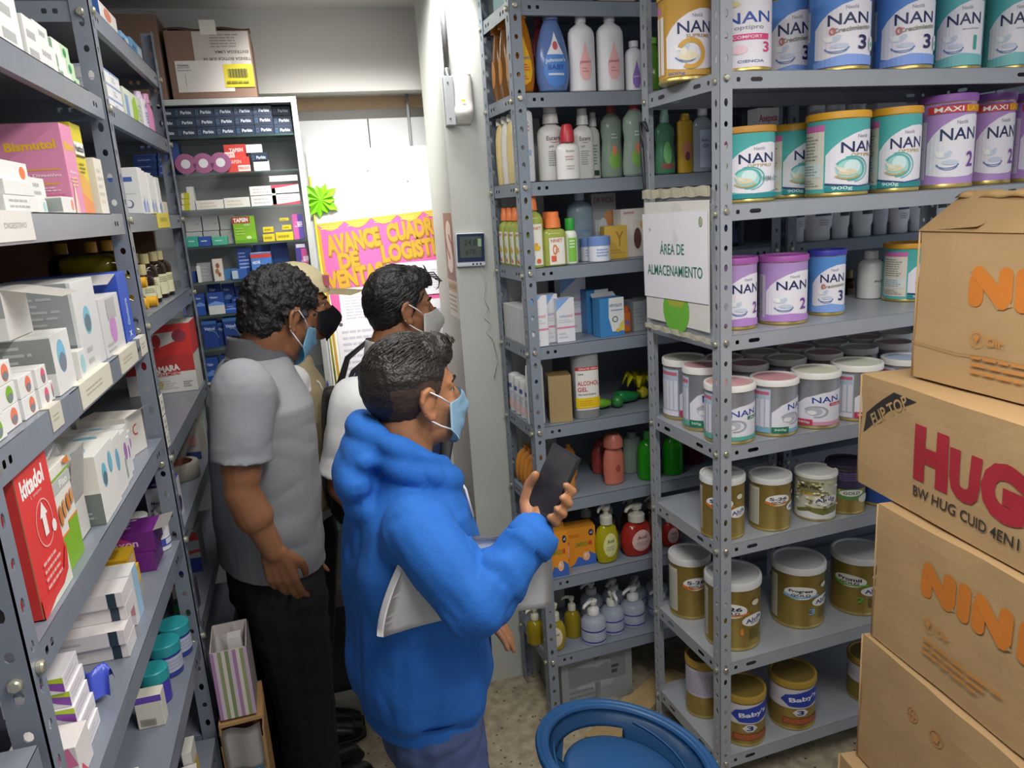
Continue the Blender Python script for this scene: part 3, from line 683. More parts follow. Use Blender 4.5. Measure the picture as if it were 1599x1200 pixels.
can('babys', FA, z, (1122, 1198, 1068, 1187), .075, 'gold and white formula can with blue badge next to the front post, bottom shelf')
can('babys', FA, z, (1196, 1276, 1045, 1170), .095, 'gold and white formula can with blue badge, right of the pair on the bottom shelf')
can('babys', FA, z, (1317, 1396, 1018, 1120), .22, 'gold and white formula can beside the lowest cartons, bottom shelf', rz=20)
# things seen on the shelves behind
def tub():
    root = thing('plastic_basket'); mb = MB(); m = M('smoky_plastic', '#8a8f92', rough=.3, trans=.25, var=.05)
    t = .003
    def wall(a, b):
        mb.f([Vector((a[0]*.92, a[1]*.92, 0)), Vector((b[0]*.92, b[1]*.92, 0)), Vector((b[0], b[1], .13)), Vector((a[0], a[1], .13))], m)
    q = [(-.10, -.07), (.10, -.07), (.10, .07), (-.10, .07)]
    for i in range(4): wall(q[i], q[(i+1) % 4])
    mb.f([Vector((x*.92, y*.92, .001)) for x, y in q], m); bmesh.ops.solidify(mb.bm, geom=mb.bm.faces[:], thickness=t)
    mb.build('basket_body', root)
    mb = MB(); mb.box((-.085, -.0725, .03), (.085, -.0705, .085), P('#6d3d44')); mb.build('label', root)
    mb = MB()
    for a, b in ((0, 1), (1, 2), (2, 3), (3, 0)): mb.tube([(*q[a], .13), (*q[b], .13)], .004, m)
    mb.build('rim', root); return root
lx, w, h = fit(FA, ZA[2], 1222, 1292, 352, 410, .30)
put('tub', tub, FA.w(lx, .31, ZA[2]), FA.a, 'smoky plastic basket with a dark red label behind the blue can', 'basket')
lx, w, h = fit(FA, ZA[2], 1334, 1364, 392, 452, .33)
put('wb', bottle(SHOULDER, .022, .10, '#d8d8d6', (.012, .014, '#dddddb', 'cyl'), label=[('t', 'PHY', .5, .5, .4, .08, '#4a4a4a')]), FA.w(lx, .30, ZA[2]), FA.a, 'white bottle standing alone behind the blue can, third row', 'bottle', None, (w/2/.022,)*2+(h/.114,))
# boxes laid on the shelf behind the teal and purple cans
for i, (u0, u1, vt, vb, ly, c, lab, art) in enumerate([
    (1183, 1216, 164, 290, .338, '#dfdfe2', 'white carton with a red name standing behind the teal cans', [('t', 'Asepxia', .5, .88, .86, .10, '#c0334f', 2, .02)]),
    (1368, 1412, 158, 285, .30, '#cfd0d2', 'pale grey carton behind the teal can with gold rim', []),
    (1405, 1447, 146, 285, .33, '#b9babd', 'grey carton leaning behind the purple cans', [('l', .1, .7, .9, .95, 3, '#a1a2a6')]),
    (1463, 1500, 134, 270, .29, '#3550a8', 'royal blue carton behind the left purple can', [('p', [(0, .92), (1, .99), (1, .9)], '#d8dbe8')]),
    (1500, 1524, 134, 270, .31, '#2f4794', 'narrower blue carton behind the middle purple can', []),
    (1566, 1600, 126, 270, .30, '#b7b8b8', 'white carton with black lettering behind the right purple can', [('t', 'Hipo', .5, .88, .6, .08, '#26262a')])]):
    lx, w, h = fit(FA, ZA[1], u0, u1, vt, vb, ly); h = min(h, .268)
    put('rearbox%d' % i, carton(w, .05, h, c, {'front': art}), FA.w(lx, ly+.025, ZA[1]), FA.a, lab, 'carton')

# ================================================================== sign on the side of the right-hand unit
root = thing('storage_sign', 'white sign in a plastic sleeve reading ÁREA DE ALMACENAMIENTO on the shelving side', 'sign', FA.w(-.010, .20, 1.62), FA.a-R(90))
mb = MB(); mb.sheet(lambda s, t: Vector((-.185+.37*s, .004*math.sin(s*9)+.003*math.sin(t*7), -.215+.40*t)), 12, 12, FILM); mb.build('plastic_sleeve', root)
mb = MB(); mb.box((-.172, -.0035, -.19), (.172, -.0025, .155), P('#dedbd5')); mb.decal([('e', .5, .12, .21, .20, '#6fb83a'), ('p', [(.35, .21), (.65, .21), (.6, .15), (.4, .15)], '#a8b13a')], .344, .345, lambda u, v, o: Vector((-.172+u, -.0036-o, -.19+v))); mb.build('backing_paper', root)
mb = MB(); T = Matrix.Rotation(R(-1.2), 4, 'Y')
mb.box((-.180, -.0065, -.118), (.168, -.0055, .125), P('#ebe8ef'), T=T)
mb.decal([('t', 'ÁREA DE', .48, .60, .38, .155, '#2a7a5c', 0, .012), ('t', 'ALMACENAMIENTO', .50, .335, .86, .125, '#2a7a5c', 0, .010), ('o', .915, .885, .026, .055, .3, '#7f9a5a'), ('o', .915, .885, .012, .026, .5, '#7f9a5a'), ('t', '+', .13, .82, .04, .05, '#c3c1c8')], .348, .243, lambda u, v, o: T @ Vector((-.180+u, -.0067-o, -.118+v))); mb.build('sign_sheet', root)
TP = M('yellowed_tape', '#cfc8b0', rough=.3, alpha=.75, var=.1, bump=.4, bscale=60)
for z_, nm in ((.178, 1), (-.212, 2)):
    mb = MB(); mb.sheet(lambda s, t: Vector((-.18+.36*s, -.004-.003*abs(math.sin(19*s+nm))-.001*math.sin(43*s), z_+(.026 if nm == 1 else .016)*(t-.5)+.0015*math.sin(31*s+5*t))), 40, 4, TP); mb.build('adhesive_tape', root)
# dark clip hanging on the rear post
root = thing('hanging_pliers', 'dark metal clamp hanging on the rear post of the formula shelves', 'tool', FA.w(-.006, .372, 1.955), FA.a-R(90))
mb = MB(); DK = M('dark_worn_metal', '#3d4248', rough=.4, metal=.5)
mb.tube([(-.022, -.004, .05), (-.012, -.006, .0), (-.004, -.008, -.06), (.0, -.006, -.13), (.004, -.005, -.17)], [.004, .006, .007, .005, .003], DK); mb.build('clamp_arm', root)
mb = MB(); mb.tube([(.026, -.006, .02), (.012, -.008, .045), (-.010, -.008, .05), (-.004, -.010, .0), (.004, -.010, -.02)], [.004, .006, .006, .005, .003], DK); mb.build('clamp_jaw', root)

# ================================================================== toiletries on the unit beside the column
SH_Y = mat_liquid('#d98a1e'); SH_B = M('bluish_bottle', '#6f8ac4', rough=.15, trans=.25, ior=1.35, var=.1); SH_A = mat_liquid('#96673a'); TALC = P('#dcdce0', .35)
def jlab(bg, top, txt): return [('p', [(.5, 1.02), (.62, .80), (.86, .50), (.92, .28), (.80, .08), (.5, 0), (.20, .08), (.08, .28), (.14, .50), (.38, .80)], bg), ('t', "Johnson's", .5, .55, .64, .10, txt, 3, .01), ('l', .28, .28, .72, .44, 3, top), ('l', .3, .10, .7, .2, 2, top)]
k_sh = bottle(DROP, .036, .185, SH_Y, (.017, .02, '#d98d22', 'cyl'), .62, jlab('#e8b21e', '#d8462f', '#2c4a9a'), (.10, .74), 1.7, name='shampoo_bottle')
k_sa = bottle(DROP, .036, .185, SH_A, (.017, .02, '#b5722c', 'cyl'), .55, [('e', .5, .5, .4, .4, '#b0752f')], (.15, .65), 1.4, name='shampoo_bottle')
k_bl = bottle(DROP, .046, .19, SH_B, (.020, .02, '#6c76a0', 'cyl'), .62, [('p', [(.5, 1.02), (.64, .78), (.88, .48), (.90, .26), (.76, .06), (.5, 0), (.24, .06), (.10, .26), (.12, .48), (.36, .78)], '#4d86d0'), ('p', [(.5, 1.02), (.64, .78), (.78, .60), (.22, .60), (.36, .78)], '#dfe3ea'), ('e', .5, .76, .09, .08, '#c85a64'), ('t', "Johnson's", .5, .49, .66, .09, '#e6ebf4', 3, .012), ('t', 'BABY', .5, .37, .5, .09, '#2c4a9a', 0, .01), ('r', .25, .22, .75, .26, '#c9d6ea')], (.06, .80), 1.9, name='shampoo_bottle')
k_tc = bottle(SHOULDER, .036, .165, TALC, (.014, .012, '#d4d4da', 'cyl'), .66, [('p', [(.5, 1.0), (.60, .78), (.86, .42), (.84, .18), (.66, .02), (.34, .02), (.16, .18), (.14, .42), (.40, .78)], '#eab3b3'), ('t', "Johnson's", .5, .48, .66, .10, '#a03c58', 3, .012), ('l', .3, .2, .7, .36, 2, '#cf8f94')], (.15, .70), 1.3, name='talc_bottle')
k_li = bottle(SHOULDER, .028, .12, TALC, (.014, .012, '#d4d4da', 'cyl'), .66, [('p', [(.5, 1.0), (.62, .75), (.84, .42), (.82, .18), (.64, .02), (.36, .02), (.18, .18), (.16, .42), (.38, .75)], '#8a6fc0'), ('t', "Johnson's", .5, .42, .6, .1, '#e0daf0', 3, .012)], (.05, .68), 1.4, name='talc_bottle')
z = ZB[1]; J = (.036, .205)
for i in range(3):
    lx, ly = .034, .068+.072*i
    put('sham_a', k_sa, FB.w(lx, ly+.02, z), FB.a-R(90), 'amber shampoo bottle in the file along the left end, %s from the front' % ORD[i], 'shampoo bottle', None, (.95, 1.0, 1.12))
bt('sham_y', k_sh, FB, z, (795, 834, 14, 130), .034, 'golden yellow shampoo bottle beside the front post', 'shampoo bottle', J)
bt('sham_b', k_bl, FB, z, (833, 889, 18, 128), .040, 'blue shampoo bottle with a red drop on its label', 'shampoo bottle', (.046, .21))
bt('talc', k_tc, FB, z, (886, 930, 26, 127), .040, 'white talc bottle with pink drop, next to the blue shampoo', 'talc bottle', (.036, .177))
bt('talc', k_tc, FB, z, (930, 975, 24, 127), .040, 'white talc bottle with pink drop, next to the small lilac one', 'talc bottle', (.036, .177))
bt('talc_l', k_li, FB, z, (975, 1005, 65, 127), .040, 'small white talc bottle with a lilac drop', 'talc bottle', (.028, .132))
bt('sham_g', bottle(DROP, .03, .15, mat_liquid('#6fae3c'), (.014, .015, '#6fae3c', 'cyl'), .6, name='shampoo_bottle'), FB, z, (1001, 1036, 60, 127), .05, 'green bottle just left of the formula shelves, upper row', 'shampoo bottle', (.03, .165))
bt('sham_r', bottle(DROP, .04, .18, M('reddish_bottle', '#8f3a44', rough=.2, trans=.2), (.017, .018, '#7c3a44', 'cyl'), .6, name='shampoo_bottle'), FB, z, (826, 862, 30, 120), .12, 'red bottle half hidden behind the blue shampoo', 'shampoo bottle', (.04, .198))
# second row
z = ZB[2]
OFFW = P('#e3e1da', .35)
k_tall = bottle(SLAB, .026, .17, P('#dde1e8', .3), (.011, .012, '#cfd6e4', 'flip'), .6, [('l', .2, .70, .85, .9, 3, '#c88a9a'), ('r', .2, .30, .85, .40, '#9fb6de'), ('l', .2, .1, .8, .25, 2, '#b7c2d6')], (.12, .92), 1.4)
k_eu = bottle(SHOULDER, .034, .125, P('#dcdbd6', .35), (.017, .032, '#d9d8d4', 'flip'), .55, [('t', 'Eucerin', .5, .87, .72, .10, '#5b5a5e', 0, .015), ('p', [(.2, .80), (.5, .765), (.8, .80), (.5, .78)], '#b83a4a'), ('l', .2, .25, .8, .60, 7, '#9d9d9b'), ('t', 'pH5', .35, .68, .2, .06, '#7d7d80')], (.06, .82), 1.5)
k_red = bottle(SHOULDER, .034, .11, P('#e3e2dd', .3), (.020, .050, '#b8323f', 'dome'), .55, [('t', 'Eucerin', .5, .86, .46, .07, '#8d8d8f', 0, .012), ('l', .2, .55, .8, .72, 2, '#c99a9d'), ('l', .25, .25, .75, .42, 2, '#b6b6b4')], (.05, .85), 1.5)
for i in range(4):
    put('side_w%d' % (i % 2), bottle(TAPER, .034, .19, P('#dad8d0' if i % 2 == 0 else '#d9c48a', .3), (.014, .018, '#dad7cc', 'cyl'), .55), FB.w(.036, .088+.056*i, z), FB.a-R(90), '%s lotion bottle in the file at the left end, %s from the front' % (('white', 'yellow')[i % 2], ORD[i]), 'lotion bottle', None, (.85, 1, 1))
bt('tallw', k_tall, FB, z, (807, 834, 163, 274), .036, 'tall slim white bottle next to the front post', 'lotion bottle', (.026, .182))
bt('euc', k_eu, FB, z, (838, 884, 167, 273), .09, 'broad white lotion bottle with flip cap, left of the red-capped one', 'lotion bottle', (.034, .157))
bt('redcap', k_red, FB, z, (867, 906, 193, 273), .034, 'white lotion bottle with a red cap at the shelf edge', 'lotion bottle', (.034, .16))
bt('euc', k_eu, FB, z, (893, 928, 170, 271), .09, 'white lotion bottle with flip cap, right of the red-capped one', 'lotion bottle', (.034, .157))
bt('euc2', bottle(SHOULDER, .03, .13, P('#cfd3cc', .35), (.015, .03, '#c9ccc6', 'flip'), .55, [('r', .1, .05, .9, .18, '#2f4a38'), ('l', .2, .3, .8, .8, 7, '#5a8a6a')], (.02, .8), 1.5), FB, z, (916, 938, 176, 270), .13, 'pale bottle with dark green print behind the lotion bottles', 'lotion bottle', (.03, .16))
k_gr = bottle(WAIST, .038, .15, M('pale_green_bottle', '#9fb3a4', rough=.2, trans=.3, ior=1.3), (.014, .028, '#9c4a48', 'flip'), .6, [('e', .5, .30, .36, .22, '#7fae52'), ('e', .5, .50, .16, .12, '#d9896a'), ('l', .3, .75, .75, .9, 2, '#c6d0ca')], (.08, .75), 1.5)
bt('grn', k_gr, FB, z, (936, 974, 156, 270), .11, 'pale green baby bottle in shade with a blue spot', 'baby lotion bottle', (.038, .178))
bt('grn', k_gr, FB, z, (970, 1012, 150, 268), .05, 'pale green baby bottle with a green and orange sticker left of the rear post', 'baby lotion bottle', (.038, .178))
bt('grn2', bottle(WAIST, .036, .14, M('green_bottle', '#5f9a78', rough=.2, trans=.3, ior=1.3), (.014, .03, '#8fb9ac', 'flip'), .6, [('r', .1, .08, .9, .22, '#a05a50'), ('e', .5, .5, .3, .3, '#7fbf7a')], (.05, .75), 1.5), FB, z, (1020, 1056, 172, 264), .06, 'green bottle seen between the two posts of the formula shelves', 'baby lotion bottle', (.036, .17))
bt('yel', bottle(SLAB, .026, .13, P('#c9a02c', .35), (.014, .012, '#c9a02c', 'flip'), .55, [('e', .5, .45, .4, .25, '#d98a70'), ('e', .5, .3, .2, .12, '#7a4a5a')], (.1, .8), 1.5), FB, z, (1056, 1084, 178, 263), .06, 'yellow bottle next to the clear baby oil', 'baby lotion bottle', (.026, .142))
bt('oil', bottle(SHOULDER, .03, .125, M('clear_oil', '#c4ccd8', rough=.1, trans=.5, ior=1.3), (.014, .018, '#c8ccd2', 'cyl'), .6, [('r', .1, 0, .9, 1, '#b9c6de'), ('t', 'Baby', .5, .72, .55, .10, '#3a5aa8'), ('t', 'Oil', .5, .58, .35, .10, '#3a5aa8')], (.08, .72), 1.5), FB, z, (1080, 1114, 165, 262), .05, 'clear baby oil bottle behind the front post of the formula shelves', 'baby lotion bottle', (.03, .143))
# third row
z = ZB[3]
LIME = mat_liquid('#c9d46a')
def ninet(hh): return [('r', .08, 0, .92, 1, '#e4e3da'), ('t', 'NINET', .5, .90, .72, .07, '#c8603c', 0, .02), ('e', .5, .42, .26, .06, '#e0b52e'), ('e', .5, .50, .12, .05, '#d8a43a'), ('p', [(.25, .46), (.75, .46), (.68, .36), (.32, .36)], '#e0b52e'), ('e', .32, .18, .05, .08, '#4f78a8'), ('e', .62, .10, .14, .06, '#d8603c')]
k_ni = bottle(SHOULDER, .028, .150, LIME, (.014, .038, '#ea8248', 'flip'), .8, ninet(1), (.04, .74), 1.5, pw=3)
k_ns = bottle(SHOULDER, .034, .085, LIME, (.020, .030, '#ea8248', 'flip'), .7, [('r', .12, .02, .92, .74, '#e4e3da'), ('t', 'NINET', .5, .66, .60, .09, '#c8603c', 0, .02), ('o', .40, .42, .12, .14, .4, '#d87a3a'), ('t', 'dt', .52, .42, .2, .16, '#d87a3a'), ('r', .2, .1, .45, .26, '#d8603c')], (.02, .95), 1.5, pw=3)
for i in range(4):
    put('nin', k_ni, FB.w(.034, .085+.058*i, z), FB.a-R(90), 'lime bottle with orange cap in the file at the left end, %s from the front' % ORD[i], 'baby cologne bottle', None, (1, 1, .98))
bt('nin', k_ni, FB, z, (816, 848, 303, 413), .034, 'tall lime bottle with orange cap beside the front post', 'baby cologne bottle', (.028, .188))
bt('nin_s', k_ns, FB, z, (844, 884, 331, 412), .036, 'short lime bottle with orange cap and white label', 'baby cologne bottle', (.034, .115))
bt('nin_s', k_ns, FB, z, (842, 870, 331, 400), .11, 'short lime bottle with orange cap tucked behind its twin', 'baby cologne bottle', (.034, .115))
bt('gcap', bottle(SHOULDER, .024, .075, P('#dfe3d6', .3), (.017, .020, '#2f9a3c', 'cyl'), .8, [('r', .1, .05, .9, .85, '#7fc24a'), ('l', .2, .5, .8, .8, 3, '#e8f0e0')], (.02, .85), 1.6), FB, z, (880, 902, 341, 410), .04, 'small white bottle with a green cap', 'baby cologne bottle', (.024, .095))
bt('bigblue', bottle(SHOULDER, .036, .125, M('pale_blue_bottle', '#8fa3b0', rough=.25, trans=.3, ior=1.3), (.013, .010, '#9fb0ba', 'cyl'), .7, [('t', 'Klaren', .5, .6, .6, .10, '#5f7fae', 4), ('l', .2, .2, .8, .45, 4, '#8aa0b4')], (.1, .75), 1.5), FB, z, (885, 928, 302, 400), .13, 'big pale blue bottle at the back behind the jars', 'bottle', (.036, .135))
k_jar = bottle(JAR, .026, .042, P('#d5d9e2', .3), (.027, .018, '#6f8cc4', 'cyl'), 1, [('l', .2, .25, .8, .8, 3, '#7f9ad0'), ('e', .8, .5, .1, .3, '#d9cfa0')], (.05, .95), 2.2, name='cream_jar', capname='lid')
bt('bjar', k_jar, FB, z, (906, 930, 372, 408), .085, 'white jar with pale blue lid, left and behind its twin', 'cream jar', (.027, .06))
bt('bjar', k_jar, FB, z, (918, 954, 369, 406), .036, 'white jar with pale blue lid at the shelf edge', 'cream jar', (.027, .06))
lx, w, h = fit(FB, z, 928, 966, 302, 385, .12)
bx('blister', carton(w, .03, h, '#8f9396', {'front': [('r', .12, .05, .8, .6, '#b7c0c4'), ('t', 'DR RICKI', .5, .9, .8, .08, '#8a3f38', 0, .02), ('e', .72, .62, .22, .12, '#c98a5a'), ('e', .45, .38, .2, .25, '#c9d2d4')]}), FB, lx, .15, z, 0, 'hanging pack with a feeding bottle picture at the back', 'carton')
lx, w, h = fit(FB, z, 945, 979, 353, 404, .06)
bx('yelcard', carton(w, .04, h, '#c9a548', {'front': [('t', 'Y', .66, .6, .35, .45, '#9a7a34', 0), ('l', .1, .15, .9, .3, 2, '#b08e3c')]}), FB, lx, .075, z, -4, 'mustard yellow box with a leaf drawing', 'carton')
lx, w, h = fit(FB, z, 970, 1012, 326, 402, .07)
bx('sabox', carton(w, .05, h, '#dcd8cf', {'front': [('t', 'avent', .3, .92, .4, .06, '#b83a4a'), ('r', .45, .12, .85, .75, '#d8cfc0'), ('e', .62, .38, .15, .22, '#5f3a34'), ('e', .85, .66, .12, .09, '#d8b04a')], 'top': [('r', 0, 0, 1, 1, '#a04a4a')]}), FB, lx, .10, z, 6, 'white box with a dark teat picture beside the sign', 'carton')
# fourth row
z = ZB[4]
def seba(t): return [('p', [(0, 1), (0, .72), (.75, 1)], '#7fa6dc'), ('t', 'seba', .35, .60, .4, .07, '#8fb0dc', 0, .015), ('t', 'med', .72, .60, .34, .07, '#dc8fa8', 0, .015), ('l', .1, .44, .9, .54, 2, '#c9c9ce'), ('r', 0, .32, 1, .355, '#d87fa4'), ('l', .1, .08, .6, .25, 2, '#c6ccd6')]
for i in range(3):
    bx('wbox_l', carton(.075, .078, .115, '#c9cacb', {'front': [('l', .1, .2, .9, .8, 6, '#b9babd')]}), FB, .047, .076+.080*i, z, 0, 'plain white carton in the file at the left end, %s from the front' % ORD[i], 'carton')
for j, (u0, u1, vt, vb, ly, d, lab) in enumerate([(825, 856, 463, 546, .006, .045, 'white carton with blue corner beside the front post'), (852, 872, 460, 535, .05, .045, 'white carton with blue corner tucked between its neighbours'),
                                (870, 898, 466, 536, .03, .04, 'white carton with blue corner and pink stripe, right of the three'), (876, 916, 433, 521, .17, .05, 'tall white carton with blue corner at the back')]):
    lx, w, h = fit(FB, z, u0, u1, vt, vb, ly)
    bx('seba%d' % j, carton(w, d, h, '#dcdde2', {'front': seba(0), 'right': [('r', 0, .32, 1, .355, '#d87fa4')]}), FB, lx, ly+d/2, z, 0, lab, 'carton')
hip = [('r', 0, 0, 1, 1, '#3f86c2'), ('p', [(.38, 1), (1, 1), (1, .12), (.5, .12), (.36, .5)], '#e2e4e2'), ('t', 'HIPOGLOS', .66, .80, .52, .08, '#27408a', 0, .015), ('r', .45, .66, .95, .69, '#7f9fd0'), ('o', .62, .44, .12, .08, .3, '#4a5560'), ('p', [(.8, .3), (1, .42), (1, .12), (.7, .12)], '#d8cf6a'), ('e', .72, .14, .08, .05, '#e0b83a')]
for j, (u0, u1, vt, vb, ly, d, lab) in enumerate([(917, 951, 453, 523, .12, .05, 'blue and white ointment carton at the back in shade'), (936, 975, 466, 531, .03, .05, 'blue and white ointment carton with an open flap at the front')]):
    lx, w, h = fit(FB, z, u0, u1, vt, vb, ly)
    bx('hip%d' % j, carton(w, d, h, '#3f86c2', {'front': hip}, flap=[('back', .02, 40, '#dfe3e6')] if j else None), FB, lx, ly+d/2, z, 4*j, lab, 'carton')
bt('orb', bottle(SLAB, .017, .075, P('#d9722c', .3), (.010, .02, '#c9602a', 'flip'), .6, [('r', .2, .3, .8, .6, '#8a6ab0')], (.1, .9), 1.5), FB, z, (970, 986, 478, 526), .08, 'small orange bottle beside the blue carton', 'bottle', (.017, .095))
for i in range(3):
    lx, w, h = fit(FB, z, 983+i*11, 1003+i*12, 457+2*i, 517, .09)
    bx('grb%d' % i, carton(.045, .08, .10, '#8f9698', {'front': [('l', .1, .2, .9, .8, 5, '#7f8688')]}), FB, lx+.025*i, .10+.03*i, z, 0, 'grey carton beside the sign, %s from the left' % ORD[i], 'carton')
# fifth row
z = ZB[5]
k_wh = bottle(SLAB, .030, .135, P('#d2d2d2', .35), None, .75, [('r', .35, .66, .8, .78, '#3f5a9a'), ('l', .3, .35, .9, .58, 4, '#a9b6d0'), ('e', .6, .2, .3, .14, '#e0b8b4')], (.05, .95), 1.6)
for i in range(4):
    put('whb', k_wh, FB.w(.030, .085+.056*i, z), FB.a-R(86), 'white flat bottle in the file at the left end, %s from the front' % ORD[i], 'lotion bottle')
bt('whb', k_wh, FB, z, (822, 850, 566, 656), .05, 'white flat bottle with pink print beside the brown box', 'lotion bottle', (.030, .135))
lx, w, h = fit(FB, z, 858, 906, 588, 660, .01)
bx('brownbox', carton(.075, .075, h, '#a08a60', {}, {'left': '#8f7a54', 'top': '#8a744c'}), FB, lx, .06, z, -14, 'plain brown cardboard box in front of the gel bottle', 'carton')
gel = [('r', .0, 0, 1, 1, '#e2e0da'), ('r', 0, .92, 1, 1, '#b83a3a'), ('t', 'GRATIS 200ml', .55, .96, .8, .045, '#f0d8d0', 0, .015), ('t', 'KINF', .22, .84, .2, .035, '#3a3a40', 0, .02), ('t', 'ALCOHOL', .52, .63, .86, .10, '#c23a34', 0, .01), ('t', 'GEL', .28, .49, .38, .10, '#c23a34', 0, .01), ('t', '70% ACID BUENO', .45, .37, .7, .035, '#4a4a4c', 0, .012), ('r', 0, .05, 1, .29, '#e2bf1c'), ('l', .15, .1, .85, .24, 3, '#c79a1c')]
bt('gel', bottle([(0, 0), (.94, 0), (1, .02), (1, .97), (.98, 1.0)], .034, .175, M('frosted_gel', '#a9acab', rough=.25, trans=.35, ior=1.3), None, .8, gel, (.14, .80), 1.75, pw=3.0, name='gel_bottle'), FB, z, (893, 935, 548, 656), .05, 'tall clear gel bottle reading ALCOHOL GEL with a yellow band', 'gel bottle', (.034, .175), rz=-8, hfix=.219)
def toy(c1, c2):
    def f():
        mb = MB()
        mb.tube([(-.075, 0, .035), (-.04, 0, .026), (0, -.005, .020), (.03, -.005, .020)], [.016, .020, .017, .010], P(c1, .3), 12)
        mb.ball((.055, 0, .022), .022, P(c2, .3), 12); o = mb.build('squeeze_bottle'); return o
    return f
for i, (u, v, rz, c1, c2, lab) in enumerate([(948, 628, -15, '#6fae2c', '#2f7a3a', 'green squeeze bottle lying on its side behind the gel bottle'), (985, 632, 20, '#1f7f45', '#c9c02c', 'dark green squeeze bottle lying beside the rear post')]):
    lx = FB.plane(u, v, .10)[0]; put('toy%d' % i, toy(c1, c2), FB.w(lx+(.022 if i else -.02), .10+.03*i, z+.002), FB.a+R(rz), lab, 'squeeze bottle')
mb = MB()
for i in range(9):
    a = i*.7; mb.tube([(0, 0, .02), (.02*math.cos(a), .02*math.sin(a), .06), (.05*math.cos(a), .05*math.sin(a), .085), (.065*math.cos(a), .06*math.sin(a), .05)], [.006, .012, .014, .004], P('#c9bf1e', .35), 8, flat=.4)
lx = FB.plane(1002, 605, .17)[0]; o = mb.build('yellow_sponge'); o.location = FB.w(lx, .18, z); o.rotation_euler = (0, 0, FB.a); tag(o, 'bright yellow bath sponge behind the green squeeze bottles', 'sponge')
# sixth row
z = ZB[6]
ORG = P('#c9853a', .3)
k_sun = bottle([(0, 0), (.55, 0), (.80, .05), (.97, .22), (1, .42), (.92, .66), (.72, .86), (.45, .97), (.3, 1.0)], .046, .125, ORG, (.012, .014, '#c9853a', 'cyl'), .36, [('l', .25, .35, .75, .65, 3, '#b0692c'), ('r', .3, .5, .7, .56, '#c05a2c')], (.1, .9), 1.5, name='sunscreen_bottle')
for i in range(5):
    put('sun', k_sun, FB.w(.050, .062+.042*i, z), FB.a-R(18), 'flat orange sunscreen bottle in the file at the left end, %s from the front' % ORD[i], 'sunscreen bottle')
bt('sun', k_sun, FB, z, (858, 900, 710, 783), .04, 'flat orange sunscreen bottle showing behind the raised phone', 'sunscreen bottle', (.046, .139), hfix=.125)
bt('sun', k_sun, FB, z, (874, 903, 690, 757), .17, 'flat orange sunscreen bottle at the back right of the phone', 'sunscreen bottle', (.046, .139), hfix=.135)
bt('sal', bottle(TAPER, .034, .10, P('#c0705c', .3), (.03, .03, '#b56a58', 'dome'), .6, [('e', .6, .4, .16, .12, '#9a4a3c')], (.1, .9), 1.5), FB, z, (940, 976, 676, 742), .07, 'salmon pink bottle standing alone mid shelf', 'bottle', (.034, .13))
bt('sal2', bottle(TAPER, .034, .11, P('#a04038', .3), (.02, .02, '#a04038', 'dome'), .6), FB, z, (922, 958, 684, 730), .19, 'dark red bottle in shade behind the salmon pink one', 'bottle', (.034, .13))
bt('gg', bottle(SLAB, .03, .12, P('#7a8b80', .35), (.015, .015, '#7a8b80', 'cyl'), .6), FB, z, (972, 1002, 674, 735), .14, 'grey-green bottle beside the vivid green liquid', 'bottle', (.03, .135))
k_grn = bottle(ROUND, .034, .12, mat_liquid('#2fae24'), (.014, .02, '#3a8a3a', 'cyl'), .8)
bt('grl', k_grn, FB, z, (995, 1031, 672, 746), .06, 'vivid green liquid bottle left of the rear post', 'bottle', (.034, .14))
bt('grl', k_grn, FB, z, (1034, 1068, 668, 741), .06, 'vivid green liquid bottle seen between the two formula shelf posts', 'bottle', (.034, .14))
bt('mar', bottle(ROUND, .034, .12, mat_liquid('#6b2436'), (.014, .02, '#4a2430', 'cyl'), .8), FB, z, (1066, 1100, 676, 735), .12, 'dark maroon bottle beyond the green ones', 'bottle', (.034, .14))
# seventh row: soap boxes and round pump bottles
z = ZB[7]
soap = [('r', 0, 0, 1, 1, '#dd8f22'), ('p', [(.15, 0), (1, 0), (1, .24), (.8, .34), (.62, .18), (.42, .24), (.3, .06)], '#3a63b4'), ('r', .04, .16, .14, .66, '#d8392f'), ('t', 'HUGGIES', .09, .41, .46, .07, '#f0dcd4', 90, .02), ('t', 'LIMPIEZA', .55, .56, .44, .11, '#7f8a2c', 3, .02), ('r', .78, .52, .88, .62, '#c8412f'), ('e', .86, .84, .08, .085, '#2a2f48'), ('t', 'x3', .86, .84, .08, .06, '#e6e6ea'), ('e', .68, .24, .12, .12, '#e6b08a'), ('e', .66, .27, .05, .05, '#f0d0a8'), ('l', .15, .76, .6, .86, 2, '#c97a1c')]
for j, (u0, u1, vt, ly, lab) in enumerate([(846, 885, 836, .004, 'orange soap box with blue wave beside the front post'), (886, 933, 826, .045, 'orange soap box with blue wave next to the yellow pump bottle'), (848, 884, 820, .085, 'orange soap box set behind the one at the front post')]):
    lx, w, h = fit(FB, z, u0, u1, vt, 885, ly); ly += .010; lx = max(lx, w/2+.014)
    bx('soap%d' % j, carton(w, .06, h, '#d9902a', {'front': soap, 'left': [('r', 0, 0, 1, .2, '#3a63b4')]}), FB, lx, ly+.031, z, -5, lab, 'soap box')
RP = [(0, 0), (.60, 0), (.78, .03), (.96, .25), (1, .45), (.95, .66), (.75, .86), (.42, .95), (.38, 1.0)]
def rp(c, lb, lc): return bottle(RP, .042, .098, mat_liquid(c), None, .62, [('e', .5, .5, .42, .46, lb), ('t', 'Aval', .5, .66, .4, .14, lc, 4, .012), ('l', .25, .3, .75, .5, 2, '#a8a8a8')], (.14, .80), 1.5, pump=('#c9c6b8', .9), name='pump_bottle')
